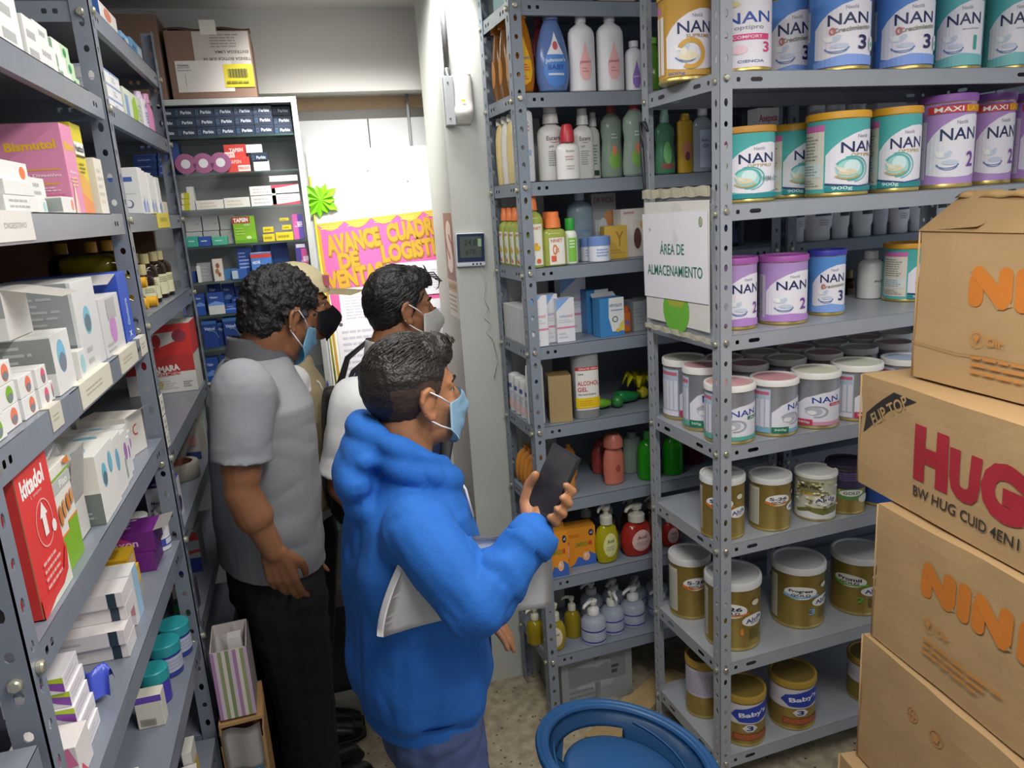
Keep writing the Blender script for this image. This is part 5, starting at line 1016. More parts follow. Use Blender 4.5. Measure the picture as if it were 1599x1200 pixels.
wg = {'left': [('r', 0, 0, 1, .46, '#6f756f'), ('l', .08, .08, .9, .42, 5, '#a3a8a1'), ('r', 0, .46, 1, 1, '#dcd7cb')], 'front': [('e', .35, .62, .13, .18, '#6fb4cc'), ('e', .35, .57, .10, .10, '#5f7480'), ('e', .72, .70, .10, .16, '#6fb4cc')], 'top': [('e', .3, .3, .18, .10, '#8fc3d0')]}
lb(FL1, z, .383, .50, .008, .105, .115, '#e0ded8', 'white carton with grey lower half and blue dots next to the green one', wg)
lb(FL1, z, .505, .58, .012, .12, .105, '#dedcd6', 'white carton with blue dot on top, second of the dotted ones on the fourth shelf', {'top': [('e', .5, .4, .22, .16, '#7fb8cc')], 'front': [('e', .4, .6, .16, .2, '#6fa9c4')]})
for i, (a, b, ly, d, h, c) in enumerate([(.586, .63, .014, .10, .095, '#a36fae'), (.636, .675, .02, .10, .07, '#a36fae'), (.68, .715, .03, .10, .085, '#7fb8cc'), (.72, .765, .035, .09, .060, '#b38fb8')]):
    lb(FL1, z, a, b, ly, d, h, WH, 'narrow white carton in the row on the fourth shelf, %s after the dotted pair' % ORD[i], {'front': [('e', .5, .6, .25, .18, c), ('r', .1, .1, .3, .5, '#9fa6a0')], 'top': [('e', .4, .5, .2, .12, c)]})
for i, (a, b, ly, d, h, dz, c, art) in enumerate([(.55, .86, .16, .20, .045, 0, '#c9c7c2', []), (.56, .86, .15, .21, .040, .046, '#b9b8b4', [('e', .3, .5, .1, .3, '#6f8f4a')]), (.58, .87, .16, .20, .036, .087, '#c6b9a8', [('t', 'Tamoral', .5, .5, .3, .4, '#3a3a3e')]), (.60, .87, .17, .19, .036, .124, '#cbb9a6', [('t', 'Tamoral', .5, .5, .3, .4, '#3a3a3e')]), (.62, .86, .18, .18, .030, .161, '#bfb4a6', [])]):
    lb(FL1, z+dz, a, b, ly, d, h, c, 'flat carton in the lying pile behind the fourth shelf, %s from the bottom' % ORD[i], {'left': art, 'front': art})
lb(FL1, z, .77, .845, .03, .10, .085, '#d9d4c9', 'crumpled white packet with a red mark at the end of the fourth shelf', {'left': [('o', .5, .6, .1, .12, .3, '#c8504a', 60, 300)], 'front': [('o', .5, .6, .18, .14, .3, '#c8504a', 60, 300)]}, rz=-14, flap=[('front', .03, 30, '#dcd6ca')])
# -- far unit: camara boxes and the shelf below
z = ZL2[4]
cam_f = [('r', 0, .56, 1, 1, '#b83a3a'), ('t', 'CAMARA', .55, .66, .46, .18, '#e9e3dd', 4, .05), ('t', 'DE ANTIHUMEDAD', .55, .50, .46, .09, '#c2403c', 4, .03), ('e', .42, .24, .09, .14, '#b39a3c'), ('l', .4, .1, .75, .36, 4, '#c3c1bd'), ('l', .8, .12, .95, .3, 3, '#8f8d8a')]
lb(FL2, z, .70, .84, .012, .20, .115, '#d8d5ce', 'white and red box with white block lettering, under the red one', {'left': cam_f}, {'top': '#c94a42'})
lb(FL2, z+.1155, .70, .84, .010, .21, .098, '#cf3a36', 'red box with a white window and small emblem on top of the lettered one', {'left': [('p', [(0, .22), (.55, .30), (.86, .52), (.86, .78), (.5, .74), (0, .70)], '#cfcac6'), ('e', .52, .5, .06, .22, '#c2403c'), ('e', .84, .62, .10, .2, '#8f3a4a')]}, {'top': '#d9d2ca'})
z = ZL2[5]
lb(FL2, z, .60, .74, .02, .14, .16, '#c4bdb4', 'pale carton with a teal top and grey print, behind the tape roll', {'left': [('p', [(.4, .75), (1, .9), (1, 1), (.5, 1)], '#5fb3b8'), ('o', .2, .35, .3, .2, .12, '#4f8a90', 20, 160), ('t', 'Farmin', .5, .62, .5, .07, '#7a7670'), ('r', .7, .05, 1, .2, '#3a4a80'), ('e', .85, .42, .1, .1, '#d9a090')]})
lb(FL2, z, .755, .84, .02, .12, .150, '#c9d4d6', 'white and blue carton beside the far post behind the tape roll', {'left': [('r', .1, .75, .6, .9, '#3f5fa0'), ('p', [(.3, .5), (1, .62), (1, .7), (.3, .6)], '#3fa9b0')]})
mb = MB(); mb.lathe([(.036, 0), (.05, 0), (.052, .003), (.052, .045), (.05, .048), (.036, .048), (.036, 0)], M('tape_paper', '#a9a296', rough=.5, var=.08), n=32); mb.lathe([(.0355, .001), (.0355, .047)], M('tape_core', '#b0685c', rough=.7, var=.2, scale=60), n=32)
o = mb.build('tape_roll'); o.location = FL2.w(.46, .062, z+.001); tag(o, 'wide roll of grey packing tape on the far unit', 'tape roll')
lb(FL2, z, .085, .175, .018, .065, .10, '#dcdbdf', 'white medicine box with a purple lid panel behind the post', {'left': [('t', 'Medix', .4, .62, .5, .08, '#5a4a8a', 0, .02), ('r', .1, .42, .6, .46, '#6a4ab0'), ('p', [(0, 0), (1, 0), (1, .2), (0, .3)], '#a9cdd6')], 'front': [('e', .6, .35, .25, .2, '#4a3a70')], 'top': [('r', 0, 0, 1, 1, '#5a3fb0'), ('r', .2, .2, .4, .8, '#d9d4ec'), ('r', .5, .2, .8, .8, '#8f7fd0')]})
k_mj = bottle(JAR, .026, .045, P('#d3dad8', .3), (.0275, .014, '#dfe0de', 'cyl'), 1, [('r', .0, .3, 1, .6, '#c6d0d8')], (.05, .95), 3.0, name='cream_jar', capname='lid')
for i, (a, ly, c) in enumerate([(.045, .035, 0), (.03, .10, 0)]):
    put('mj', k_mj, FL2.w(a, ly, z), FL2.a, 'white jar with white lid beside the far unit post, %s' % ['front one', 'rear one'][i], 'cream jar')
put('mjg', bottle(JAR, .026, .045, P('#d3dad8', .3), (.0275, .014, '#3f9a7a', 'cyl'), 1, [('r', 0, .3, 1, .6, '#c6d0d8')], (.05, .95), 3.0, name='cream_jar', capname='lid'), FL2.w(.045, .165, ZL2[5]), FL2.a, 'white jar with green lid right behind the far unit post', 'cream jar', None, (.9, .9, 1))
# -- near unit, fifth shelf
z = ZL1[4]
put('mjb', bottle(JAR, .028, .040, P('#dcdee2', .3), (.0285, .018, '#e3e3e2', 'cyl'), 1, [('r', 0, .25, 1, .75, '#4a55a8'), ('r', .3, .35, .7, .7, '#d9dbe8')], (.05, .95), 3.6, name='cream_jar', capname='lid'), FL1.w(.865, .045, z), FL1.a, 'white jar with a blue band at the far end of the fifth shelf', 'cream jar')
for i, (a, ly, c) in enumerate([(.86, .12, '#3f8f86'), (.80, .15, '#4a9a58'), (.75, .18, '#3f9a5a')]):
    put('vb%d' % i, bottle(SHOULDER, .022, .085, P('#cfd6d2', .3), (.010, .02, c, 'cyl'), 1, [('r', 0, .1, 1, .3, '#4a55a8'), ('l', .1, .4, .9, .8, 3, '#c98a86')], (.1, .7), 3.0), FL1.w(a, ly, z), FL1.a, 'white bottle with a %s cap behind the blue-banded jar' % ['teal', 'light green', 'dark green'][i], 'bottle')
pur = {'left': [('p', [(0, 0), (.55, 0), (.7, .5), (.4, 1), (0, 1)], '#b8407a'), ('t', 'Daxon', .5, .5, .5, .36, '#e0b8cc', 0, .02)], 'top': [('t', 'Bactovit', .6, .5, .6, .3, '#d9c4dd', 180, .03)], 'front': [('r', .1, .2, .9, .8, '#5f2a78')]}
lb(FL1, z, .745, .835, .03, .13, .042, '#6a2478', 'purple medicine carton with pink end, lower of the two', pur)
lb(FL1, z+.0425, .75, .84, .025, .13, .046, '#6a2478', 'purple medicine carton with an open flap, upper of the two', pur, flap=[('front', .03, 10, '#c9c4c0')])
yel = {'left': [('t', 'Fort', .6, .45, .45, .4, '#8a2c22', 0, .03), ('r', 0, .8, 1, .9, '#c9931c')], 'front': [('r', .2, .3, .8, .75, '#d9b98a')], 'top': lines('#b5851c', 3)}
lb(FL1, z, .645, .715, .055, .11, .038, '#e0b32a', 'yellow medicine carton, lower of the two beside the purple ones', yel)
lb(FL1, z+.0385, .655, .72, .06, .11, .036, '#e0b32a', 'yellow medicine carton, upper of the two beside the purple ones', yel)
wb = {'left': [('r', .78, 0, .90, 1, '#2c3c48'), ('l', .1, .4, .5, .7, 1, '#c3bcbc')], 'front': [('r', .1, .1, .5, .9, '#d9d3d4')]}
for k in range(4):
    lb(FL1, z+.0275*k, .40-.006*(k % 2)+.03*(k > 1), .46-.006*(k % 2)+.03*(k > 1), .018, .115, .027, '#dcd5d4', 'white carton with a dark band in the fifth shelf pile, %s from the bottom' % ORD[k], wb, key='wbb')
lb(FL1, z, .51, .57, .025, .12, .10, '#dcdad8', 'white carton with a pale blue side behind the banded pile', {'front': [('r', .4, 0, 1, 1, '#9fc3dc')], 'left': [('r', 0, .2, 1, .6, '#c98f8f'), ('t', 'Lin', .6, .8, .2, .1, '#3a3a3e')]})
mb = MB(); mb.sheet(lambda s, t: Vector((-.02+.04*s+.006*math.sin(8*t), -.02+.04*t, .035*math.sin(3.1*s)+.01*math.sin(9*s*t))), 8, 8, P('#4858c4', .25)); o = mb.build('blue_wrapper'); o.location = FL1.w(.29, .040, z+.012); o.rotation_euler = (0, 0, FL1.a); tag(o, 'scrap of shiny blue wrapper beside the white boxes', 'wrapper')
gp = {'front': [('l', .1, .2, .9, .8, 2, '#cfc6d6')], 'left': [('p', [(.45, .95), (1, .6), (1, .05), (.8, .3)], '#8a4aa8'), ('p', [(.4, 1), (1, .98), (1, .62)], '#b9cf2c')]}
for k in range(5):
    lb(FL1, z+.0245*k, .155+.004*(k % 2), .225+.004*(k % 2), .026+.003*k, .085, .024, '#e3dfe2', 'white carton with lime and purple corner in the foreground pile, %s from the bottom' % ORD[k], gp, key='gp')
lb(FL1, z, .09, .148, .018, .085, .055, '#e0d9d6', 'white carton with a pink patch at the lower left foreground', {'left': [('p', [(.35, .5), (.9, 1), (1, .5), (.6, .35)], '#e07aa0'), ('p', [(.7, 0), (1, 0), (1, .25)], '#d8506a')], 'front': [('p', [(0, 0), (.5, 0), (.2, .4)], '#d8506a')]})
# -- near unit, sixth and seventh shelves
z = ZL1[5]
k_vj = bottle(JAR, .034, .058, P('#33408f', .25), (.0355, .02, '#2f9aa0', 'cyl'), 1, [('r', .12, .15, .88, .85, '#b9bccc'), ('l', .2, .25, .8, .75, 3, '#9fa3ba')], (.1, .95), 2.2, name='ointment_jar', capname='lid')
for i, (a, ly, rz) in enumerate([(.862, .045, -40), (.785, .055, -40), (.835, .130, -30)]):
    put('vj', k_vj, FL1.w(a, ly, z), FL1.a+R(rz), 'dark blue ointment jar with teal lid on the sixth shelf, %s' % ['right of the front pair', 'left of the front pair', 'behind the pair'][i], 'ointment jar')
put('vjp', bottle(JAR, .03, .055, P('#4a3fa0', .3), (.031, .022, '#2f9aa0', 'cyl'), 1, name='ointment_jar', capname='lid'), FL1.w(.68, .06, z), FL1.a, 'purple jar with teal lid near the middle of the sixth shelf', 'ointment jar')
lb(FL1, z, .585, .62, .03, .05, .070, '#d8d2c4', 'cream carton with a barcode and purple top on the sixth shelf', {'left': [('r', 0, .8, 1, 1, '#6a4ab0')]+[('r', .12+.05*i, .08, .14+.05*i, .3, '#4a463e') for i in range(12)]})
lb(FL1, z, .34, .40, .04, .06, .05, '#d9d4c2', 'cream carton end at the bottom edge of the photo, sixth shelf', {})
z = ZL1[6]
lb(FL1, z, .74, .80, .03, .02, .085, '#dcdad0', 'white and yellow carton standing on the seventh shelf', {'left': [('r', 0, 0, 1, .5, '#d9b32a')], 'front': [('r', 0, 0, 1, .5, '#d9b32a')]})
lb(FL1, z, .66, .735, .015, .06, .055, '#b04a9a', 'white and magenta packet on the seventh shelf', {'left': [('r', 0, .4, .6, 1, '#e0dad6')], 'top': [('r', 0, 0, 1, 1, '#dcd6d0')]}, rz=10)
lb(FL1, z, .57, .63, .02, .05, .075, '#cfc08a', 'pale yellow carton at the bottom edge of the photo, seventh shelf', {'left': [('p', [(0, 0), (1, 0), (.5, 1)], '#d9cfa0')]})
# -- far unit, seventh shelf
z = ZL2[6]
lb(FL2, z, .36, .45, .03, .16, .12, '#9a9c9e', 'grey carton with blue lower band behind the person in grey', {'left': [('r', 0, 0, 1, .36, '#26357f'), ('p', [(0, .36), (1, .5), (1, .58), (0, .42)], '#a83a3c'), ('r', 0, .8, 1, 1, '#b83a3a')], 'top': [('r', 0, 0, 1, 1, '#c9c4c0')]})
lb(FL2, z+.1205, .37, .45, .04, .12, .045, '#d6d2cc', 'white and red carton lying on the grey and blue one', {'top': [('p', [(.1, .1), (.8, .3), (.6, .9), (.1, .8)], '#c8503f')], 'left': [('r', 0, .1, 1, .5, '#c8503f')]})
lb(FL2, z, .10, .16, .018, .05, .085, '#4a4550', 'dark blister pack with a green corner beside the far unit post', {'left': [('p', [(0, 0), (.8, 0), (.4, .5), (0, .4)], '#2f7a4a'), ('r', .1, .6, .9, 1, '#b9aba8'), ('p', [(.5, .2), (1, .3), (1, .6)], '#3a3a70')]}, rz=-8)
mb = MB(); mb.sheet(lambda s, t: Vector((.07*math.cos(6.28*s)*(1-.3*t)+.008*math.sin(19*s), .05*math.sin(6.28*s)*(1-.3*t)+.008*math.sin(9*t+7*s), .10*t+.008*math.sin(23*s))), 26, 8, FILM); o = mb.build('clear_bag'); o.scale = (.8, .8, .8); o.location = FL1.w(.80, .26, ZL1[5]+.012); tag(o, 'crumpled clear plastic bag behind the ointment jars', 'plastic bag')

# ================================================================== cabinet with glass shelves
def kb(z, u0, u1, vt, vb, ly, d, col, label, art=None, cols=None, key=None, rz=0, group=None, hfix=None, cat='medicine box'):
    lx, w, h = fit(FK, z, u0, u1, vt, vb, ly)
    if hfix: h = hfix
    w -= .0012
    NLB[0] += 1
    return put(key or 'kb%d' % NLB[0], carton(w, d, h, col, {'front': art} if art else {}, cols), FK.w(min(lx, .648-w/2), ly+d/2, z), R(rz), label, cat, group)
GN = 'navy cartons on the cabinet top shelf'
par = [('r', .06, .25, .2, .72, '#3f5f7a'), ('r', .09, .35, .17, .62, '#1f3346'), ('t', 'Parbix', .6, .5, .56, .34, '#c3ccd6', 0, .03)]
z = ZK[0]
for r_ in range(3):
    for c_ in range(10):
        key = 'parb'; w = .0632
        put(key, carton(.0625, .10, .0315, '#1e2b40', {'front': par}), FK.w(.0205+w*c_+w/2, .024+.05+(.03 if c_ == 9 else 0), z+.0322*r_), 0, 'navy carton on the cabinet top shelf, %s course, %s from the right' % (['bottom', 'middle', 'top'][r_], ORD[9-c_]), 'medicine box', GN)
z = ZK[1]
def roll():
    root = thing('tape_roll'); T = Matrix.Rotation(R(90), 4, 'X'); mb = MB(); mb.lathe([(.015, -.03), (.034, -.03), (.034, .0), (.015, .0)], M('mauve_tape', '#96587f', rough=.45, var=.1), n=28, T=T); mb.build('tape', root)
    mb = MB(); mb.lathe([(0, .0), (.0155, .0), (.0155, .001)][:2]+[(.0155, -.03)], P('#d3cfd2'), n=20, T=T); mb.build('core', root); return root
for i, u in enumerate((290, 318, 345)):
    lx = FK.plane(u, 257, .02)[0]; put('roll', roll, FK.w(lx, .028, z+.034), 0, 'mauve tape roll on the second glass shelf, %s from the left' % ORD[i], 'tape roll')
tap = [('t', 'TAPSIN', .55, .62, .62, .26, '#ecd9d4', 2, .04), ('r', .0, .1, .45, .5, '#e3d6d0'), ('t', 'FORTE', .22, .3, .36, .2, '#c23a36')]
kb(z, 352, 391, 246, 264, .04, .07, '#c83f38', 'red cold-remedy carton, lower of the two on the second glass shelf', [('r', .5, .05, 1, .45, '#e3d6d0'), ('t', 'TAPSIN', .4, .7, .5, .25, '#e9b0a8', 0, .03), ('t', 'PERIODO', .75, .25, .44, .2, '#c23a36', 0, .02)])
kb(z+.043, 350, 385, 226, 246, .045, .07, '#c83f38', 'red cold-remedy carton with white name, upper of the two on the second glass shelf', tap)
kb(z, 396, 421, 251, 263, .035, .06, '#d5d3d0', 'white carton under the navy one on the second glass shelf', None)
kb(z+.030, 392, 419, 239, 251, .035, .06, '#1e2b40', 'navy carton lying between two white ones on the second glass shelf', par)
kb(z+.062, 384, 410, 226, 238, .035, .06, '#d5d3d0', 'white carton on top of the navy one on the second glass shelf', None)
for k in range(5):
    kb(z+.0215*k, 207, 243, 263-7*k-7, 263-7*k, .03, .08, '#2c4580', 'blue carton in the wider pile left of the tape rolls, %s from the bottom' % ORD[k], [('l', .2, .3, .9, .7, 1, '#8fa0cc')], key='bpile', hfix=.021)
    if k < 5: kb(z+.0215*k, 246, 262, 263-7*k-7, 263-7*k, .05, .08, '#34508c', 'blue carton in the narrower pile left of the tape rolls, %s from the bottom' % ORD[k], [('l', .2, .3, .9, .7, 1, '#8fa0cc')], key='bpile2', hfix=.021)
kb(z, 268, 281, 220, 265, .06, .08, '#2f4d86', 'upright blue carton left of the mauve tape rolls', None, hfix=.108)
z = ZK[2]
for k in range(3):
    kb(z+.020*k, 283, 296, 321-7*k-7, 321-7*k, .03, .06, '#b9b62c', 'lime carton in the little pile on the third glass shelf, %s from the bottom' % ORD[k], [('r', 0, .1, .3, .9, '#d9d9c9')], key='limep', hfix=.0195)
kb(z, 293, 304, 292, 325, .035, .05, '#cfccc8', 'white carton standing on end on the third glass shelf', None)
kb(z, 306, 350, 313, 326, .03, .06, '#d3d0ca', 'long white carton lying on the third glass shelf, left one', lines('#c9b9a0', 2))
kb(z, 350, 391, 309, 323, .03, .06, '#d3d0ca', 'long white carton lying on the third glass shelf, right one', lines('#c9b9a0', 2))
kb(z, 392, 433, 306, 320, .03, .06, '#d6d4d2', 'white carton beside the red-edged pair, lower one', lines('#b9b7b4', 2))
kb(z+.037, 390, 431, 291, 306, .03, .06, '#d6d4d2', 'white carton beside the red-edged pair, upper one', lines('#b9b7b4', 2))
redb = [('p', [(0, 0), (1, 0), (1, .3), (.5, .15), (0, .05)], '#b8485a'), ('l', .2, .4, .8, .8, 2, '#c9a0a8')]
kb(z, 434, 478, 303, 319, .03, .06, '#d6d2d0', 'white carton with a red lower edge on the third glass shelf', redb)
kb(z+.040, 432, 476, 288, 303, .03, .06, '#d6d2d0', 'white carton with a red upper edge on the third glass shelf', [('p', [(0, 1), (1, 1), (1, .95), (.5, .75), (0, .6)], '#b8485a'), ('t', 'Protect', .75, .3, .3, .18, '#c98a98')])
kb(z+.080, 429, 474, 274, 288, .03, .06, '#d3d0ce', 'plain white carton on top of the red-edged pair', None)
z = ZK[3]
for r_ in range(2):
    for c_ in range(3):
        kb(z+.052*r_, 291+27*c_-1.5*r_, 317+27*c_-1.5*r_, 360-17*r_, 378-17*r_, .10, .08, '#cbcac6', 'plain white carton left of the lime green box, %s course, %s from the left' % (['lower', 'upper'][r_], ORD[c_]), [('r', .7, .45, .85, .5, '#8f8d8a')], key='wst', hfix=.05)
for c_, (u0, u1, c) in enumerate([(291, 310, '#3fa08a'), (310, 330, '#2f4d9a'), (331, 356, '#4aa58a')]):
    kb(z, u0, u1, 370, 383, .03, .05, c, '%s carton in the low front row of the fourth glass shelf' % ['green', 'blue', 'longer green'][c_], [('l', .2, .4, .8, .7, 1, '#b3d6cc')])
kb(z, 365, 400, 338, 379, .05, .06, '#7fb32a', 'lime green cold-remedy box with a red name band', [('r', -.03, .74, .78, .98, '#a8322c'), ('t', 'TAPSIN', .37, .86, .66, .16, '#f0ebe4', 2, .04), ('t', 'noche', .62, .68, .26, .07, '#dfe8c4'), ('r', 0, 0, 1, .12, '#5f9a24'), ('l', .1, .3, .6, .6, 3, '#a9cc5a'), ('e', .65, .2, .12, .06, '#c9dfa0')])
for i, (u0, u1, vt, vb, dz, lab) in enumerate([(411, 430, 366, 377, 0, 'bottom left'), (411, 428, 355, 366, .032, 'upper left'), (431, 459, 363, 376, 0, 'bottom right'), (441, 456, 352, 363, .037, 'middle right'), (437, 452, 341, 352, .069, 'top right')]):
    kb(z+dz, u0, u1, vt, vb, .03, .05, '#d9c22a', 'yellow carton in the yellow group on the fourth glass shelf, '+lab, lines('#9a8a1c', 1))
kb(z, 466, 483, 334, 373, .04, .08, '#5a4a9a', 'upright pink and blue carton at the right end of the fourth glass shelf', [('r', 0, 0, .5, 1, '#c25a9a'), ('t', 'Femi', .55, .6, .5, .3, '#ecdcec', 90, .02)])
z = ZK[4]
kb(z, 309, 331, 411, 439, .05, .03, '#8d9090', 'grey carton standing on the fifth glass shelf', lines('#a3a6a5', 4))
kb(z, 333, 349, 405, 438, .03, .03, '#cfc6bb', 'white carton with brown flowers on the fifth glass shelf', [('e', .5, .7, .2, .12, '#8a5a3a'), ('e', .4, .45, .2, .12, '#a3704a'), ('e', .6, .3, .15, .1, '#8a5a3a')])
kb(z, 308, 314, 416, 440, .03, .03, '#d6d3cd', 'thin white carton leaning by the grey one, fifth glass shelf', None)
kb(z, 300, 312, 425, 436, .06, .05, '#2c4d96', 'small blue carton at the left end of the fifth glass shelf', None)
kb(z, 350, 372, 421, 435, .05, .05, '#3a6a98', 'teal blue carton lying on the fifth glass shelf', None)
kb(z, 362, 387, 421, 435, .03, .04, '#3058a0', 'blue carton with a white square on the fifth glass shelf', [('r', .02, .1, .4, .9, '#a9b9c4')])
kb(z, 372, 396, 388, 434, .08, .07, '#2a4f9c', 'tall blue carton with white print behind the small blue ones', [('l', .1, .3, .8, .9, 5, '#9fb0dc')])
kb(z, 393, 426, 395, 434, .03, .06, '#4a78c0', 'blue, red and white cold-remedy box just above the bowed head', [('r', 0, .80, 1, .95, '#c8443f'), ('t', 'NOCHE', .25, .62, .36, .12, '#eceff5', 4, .03), ('e', .75, .16, .1, .08, '#7fae3c')], {'top': '#dcd9d6'})
for i, (u0, u1, vt) in enumerate([(398, 424, 383), (424, 452, 380)]):
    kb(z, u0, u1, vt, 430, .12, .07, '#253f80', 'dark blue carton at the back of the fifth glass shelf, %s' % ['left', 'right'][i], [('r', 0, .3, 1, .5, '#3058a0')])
kb(z, 434, 458, 412, 428, .03, .05, '#c6c6c4', 'white carton right of the bowed head on the fifth glass shelf', None)
kb(z, 470, 488, 388, 426, .04, .08, '#4a3f8a', 'upright pink and violet carton at the right end of the fifth glass shelf', hfix=.108, art=[('r', .5, .1, 1, .85, '#c2508f'), ('t', 'Hansa', .75, .5, .5, .26, '#ecdcec', 90, .02), ('r', .1, .88, .9, 1, '#cfccd6')])
z = ZK[5]
bl = [('r', 0, .0, 1, .45, '#2a55a8'), ('p', [(0, .5), (.5, .62), (1, .5), (1, .42), (0, .42)], '#6f93d6'), ('t', 'Vitalor', .4, .8, .5, .10, '#c3cdea', 0, .02)]
kb(z, 305, 321, 460, 491, .05, .06, '#2c4a94', 'blue carton at the left end of the sixth glass shelf', bl)
kb(z, 325, 351, 458, 491, .03, .06, '#2c4a94', 'blue and white carton at the middle of the sixth glass shelf', [('r', 0, 0, 1, .42, '#c9cac9')]+bl[1:])
for i, (u0, u1, vt, vb, ly) in enumerate([(352, 374, 476, 489, .03), (362, 382, 464, 477, .08), (348, 368, 444, 489, .13), (326, 346, 444, 490, .13), (370, 392, 448, 488, .14)]):
    kb(z, u0, u1, vt, vb, ly, .05, '#26468f', 'blue carton among those on the sixth glass shelf, %s' % ['front right', 'second from the front', 'back middle', 'back left', 'back right'][i], bl)
for i, (u0, u1) in enumerate([(287, 303), (300, 312)]):
    kb(z, u0, u1, 478, 494, .05+.03*i, .05, '#3a5fae', 'small blue carton seen past the far post, %s' % ['left', 'right'][i], lines('#b3c0e0', 3))
z = ZK[6]
for i, (u0, u1, vt, vb, ly) in enumerate([(317, 341, 502, 545, .03), (350, 373, 497, 540, .03), (341, 352, 504, 543, .06)]):
    kb(z, u0, u1, vt, vb, ly, .06, '#243f86', 'tall blue vitamin carton on the seventh glass shelf, %s' % ['left', 'right', 'between the two'][i], [('t', 'Vitinol', .5, .72, .7, .12, '#c3cdea', 0, .02), ('o', .6, .2, .5, .45, .06, '#6f9a8a', 20, 110)]+[('r', 0, .88, 1, 1, '#3f6fa8')])
z = ZK[7]
for i, (u0, u1, vt, vb) in enumerate([(322, 343, 560, 600), (326, 340, 612, 640), (346, 362, 556, 592)]):
    kb(z, u0, u1, vt, vb, .03+.02*i, .06, '#2c4f9a', 'blue carton on the eighth glass shelf behind the shoulder, %s' % ORD[i], bl)
for i, u in enumerate((330, 352)):
    lx = FK.plane(u, 640, .05)[0]; NLB[0] += 1
    put('lowblue', carton(.05, .06, .09, '#2a4688', {'front': bl}), FK.w(lx, .09, ZK[8]), 0, 'blue carton low in the cabinet, %s' % ['left', 'right'][i], 'medicine box')
# ================================================================== stacked cartons in the right foreground
def crumple(o, amp, seed, n=3):
    b = bmesh.new(); b.from_mesh(o.data)
    for v in b.verts: v.co += Vector((noise.noise(v.co*9+Vector((seed, 0, 0))), noise.noise(v.co*9+Vector((0, seed, 3))), .5*noise.noise(v.co*7+Vector((5, 0, seed)))))*amp
    b.to_mesh(o.data); b.free()
def big_carton(w, d, h, left, seed, flaps=None, seam=True):
    """w along x, d along y; printed on the left face; origin at the far left bottom corner"""
    root = thing('cardboard_carton'); mb = MB(); n = 14
    def face(p0, du, dv, nu, nv, m): mb.sheet(lambda s, t: p0+du*s+dv*t, nu, nv, m, smooth=False)
    X, Y, Z = Vector((w, 0, 0)), Vector((0, -d, 0)), Vector((0, 0, h)); O = Vector((0, 0, 0))
    face(O, Y, Z, n, 10, CARD_T); face(O+Y, X, Z, n, 10, CARD_T); face(O+X+Y, -Y, Z, n, 10, CARD_T); face(O+X, -X, Z, n, 10, CARD_T)
    face(O, X, Y, 6, 6, CARD_T)
    if flaps is None: face(O+Z, Y, X, n, n, CARD_T)
    bmesh.ops.remove_doubles(mb.bm, verts=mb.bm.verts[:], dist=.0005)
    off = lambda p: Vector((noise.noise(p*9+Vector((seed, 0, 0))), noise.noise(p*9+Vector((0, seed, 3))), .5*noise.noise(p*7+Vector((5, 0, seed)))))*.0045
    for v in mb.bm.verts: v.co += off(v.co)
    mb.build('carton_body', root)
    if left:
        mb = MB()
        def fn(u, v, o):
            p = Vector((0, -u, v)); return p+off(p)+Vector((-o-.0022, 0, 0))
        mb.decal(left, d, h, lambda u, v, o: Vector((0, -u, v+0))+Vector((-o, 0, 0)))
        b2 = mb.bm                                       # cut the print finely so that it follows the dented card
        for i in range(1, 40): bmesh.ops.bisect_plane(b2, geom=b2.verts[:]+b2.edges[:]+b2.faces[:], plane_co=(0, -i*d/40, 0), plane_no=(0, 1, 0))
        for i in range(1, 16): bmesh.ops.bisect_plane(b2, geom=b2.verts[:]+b2.edges[:]+b2.faces[:], plane_co=(0, 0, i*h/16), plane_no=(0, 0, 1))
        for v in b2.verts: v.co += off(v.co)+Vector((-.0012, 0, 0))
        bmesh.ops.triangulate(b2, faces=[f_ for f_ in b2.faces if len(f_.verts) > 4]); mb.build('printing', root)
    for (p0, du, dv) in (flaps or []):
        mb = MB(); mb.sheet(lambda s, t: Vector(p0)+Vector(du)*s+Vector(dv)*t+Vector((0, 0, .006*math.sin(9*s)*t+.004*math.sin(21*s)*t)), 16, 6, CARD_T, thick=.004, smooth=False); mb.build('flap', root)
    if seam:
        mb = MB(); mb.tube([Vector((-.0015, .001, .002)), Vector((-.0015, .001, h-.002))], .0022, CARD_T, 6); mb.build('corner_edge', root)
    return root
def capsule(u0, v0, u1, v1, r, W, H, c):
    a = math.atan2((v1-v0)*H, (u1-u0)*W); pts = []
    for i in range(9): q = a+R(90+22.5*i); pts.append((u0+r*math.cos(q)/W, v0+r*math.sin(q)/H))
    for i in range(9): q = a+R(-90+22.5*i); pts.append((u1+r*math.cos(q)/W, v1+r*math.sin(q)/H))
    return ('p', pts, c)
ORA = '#d07d33'
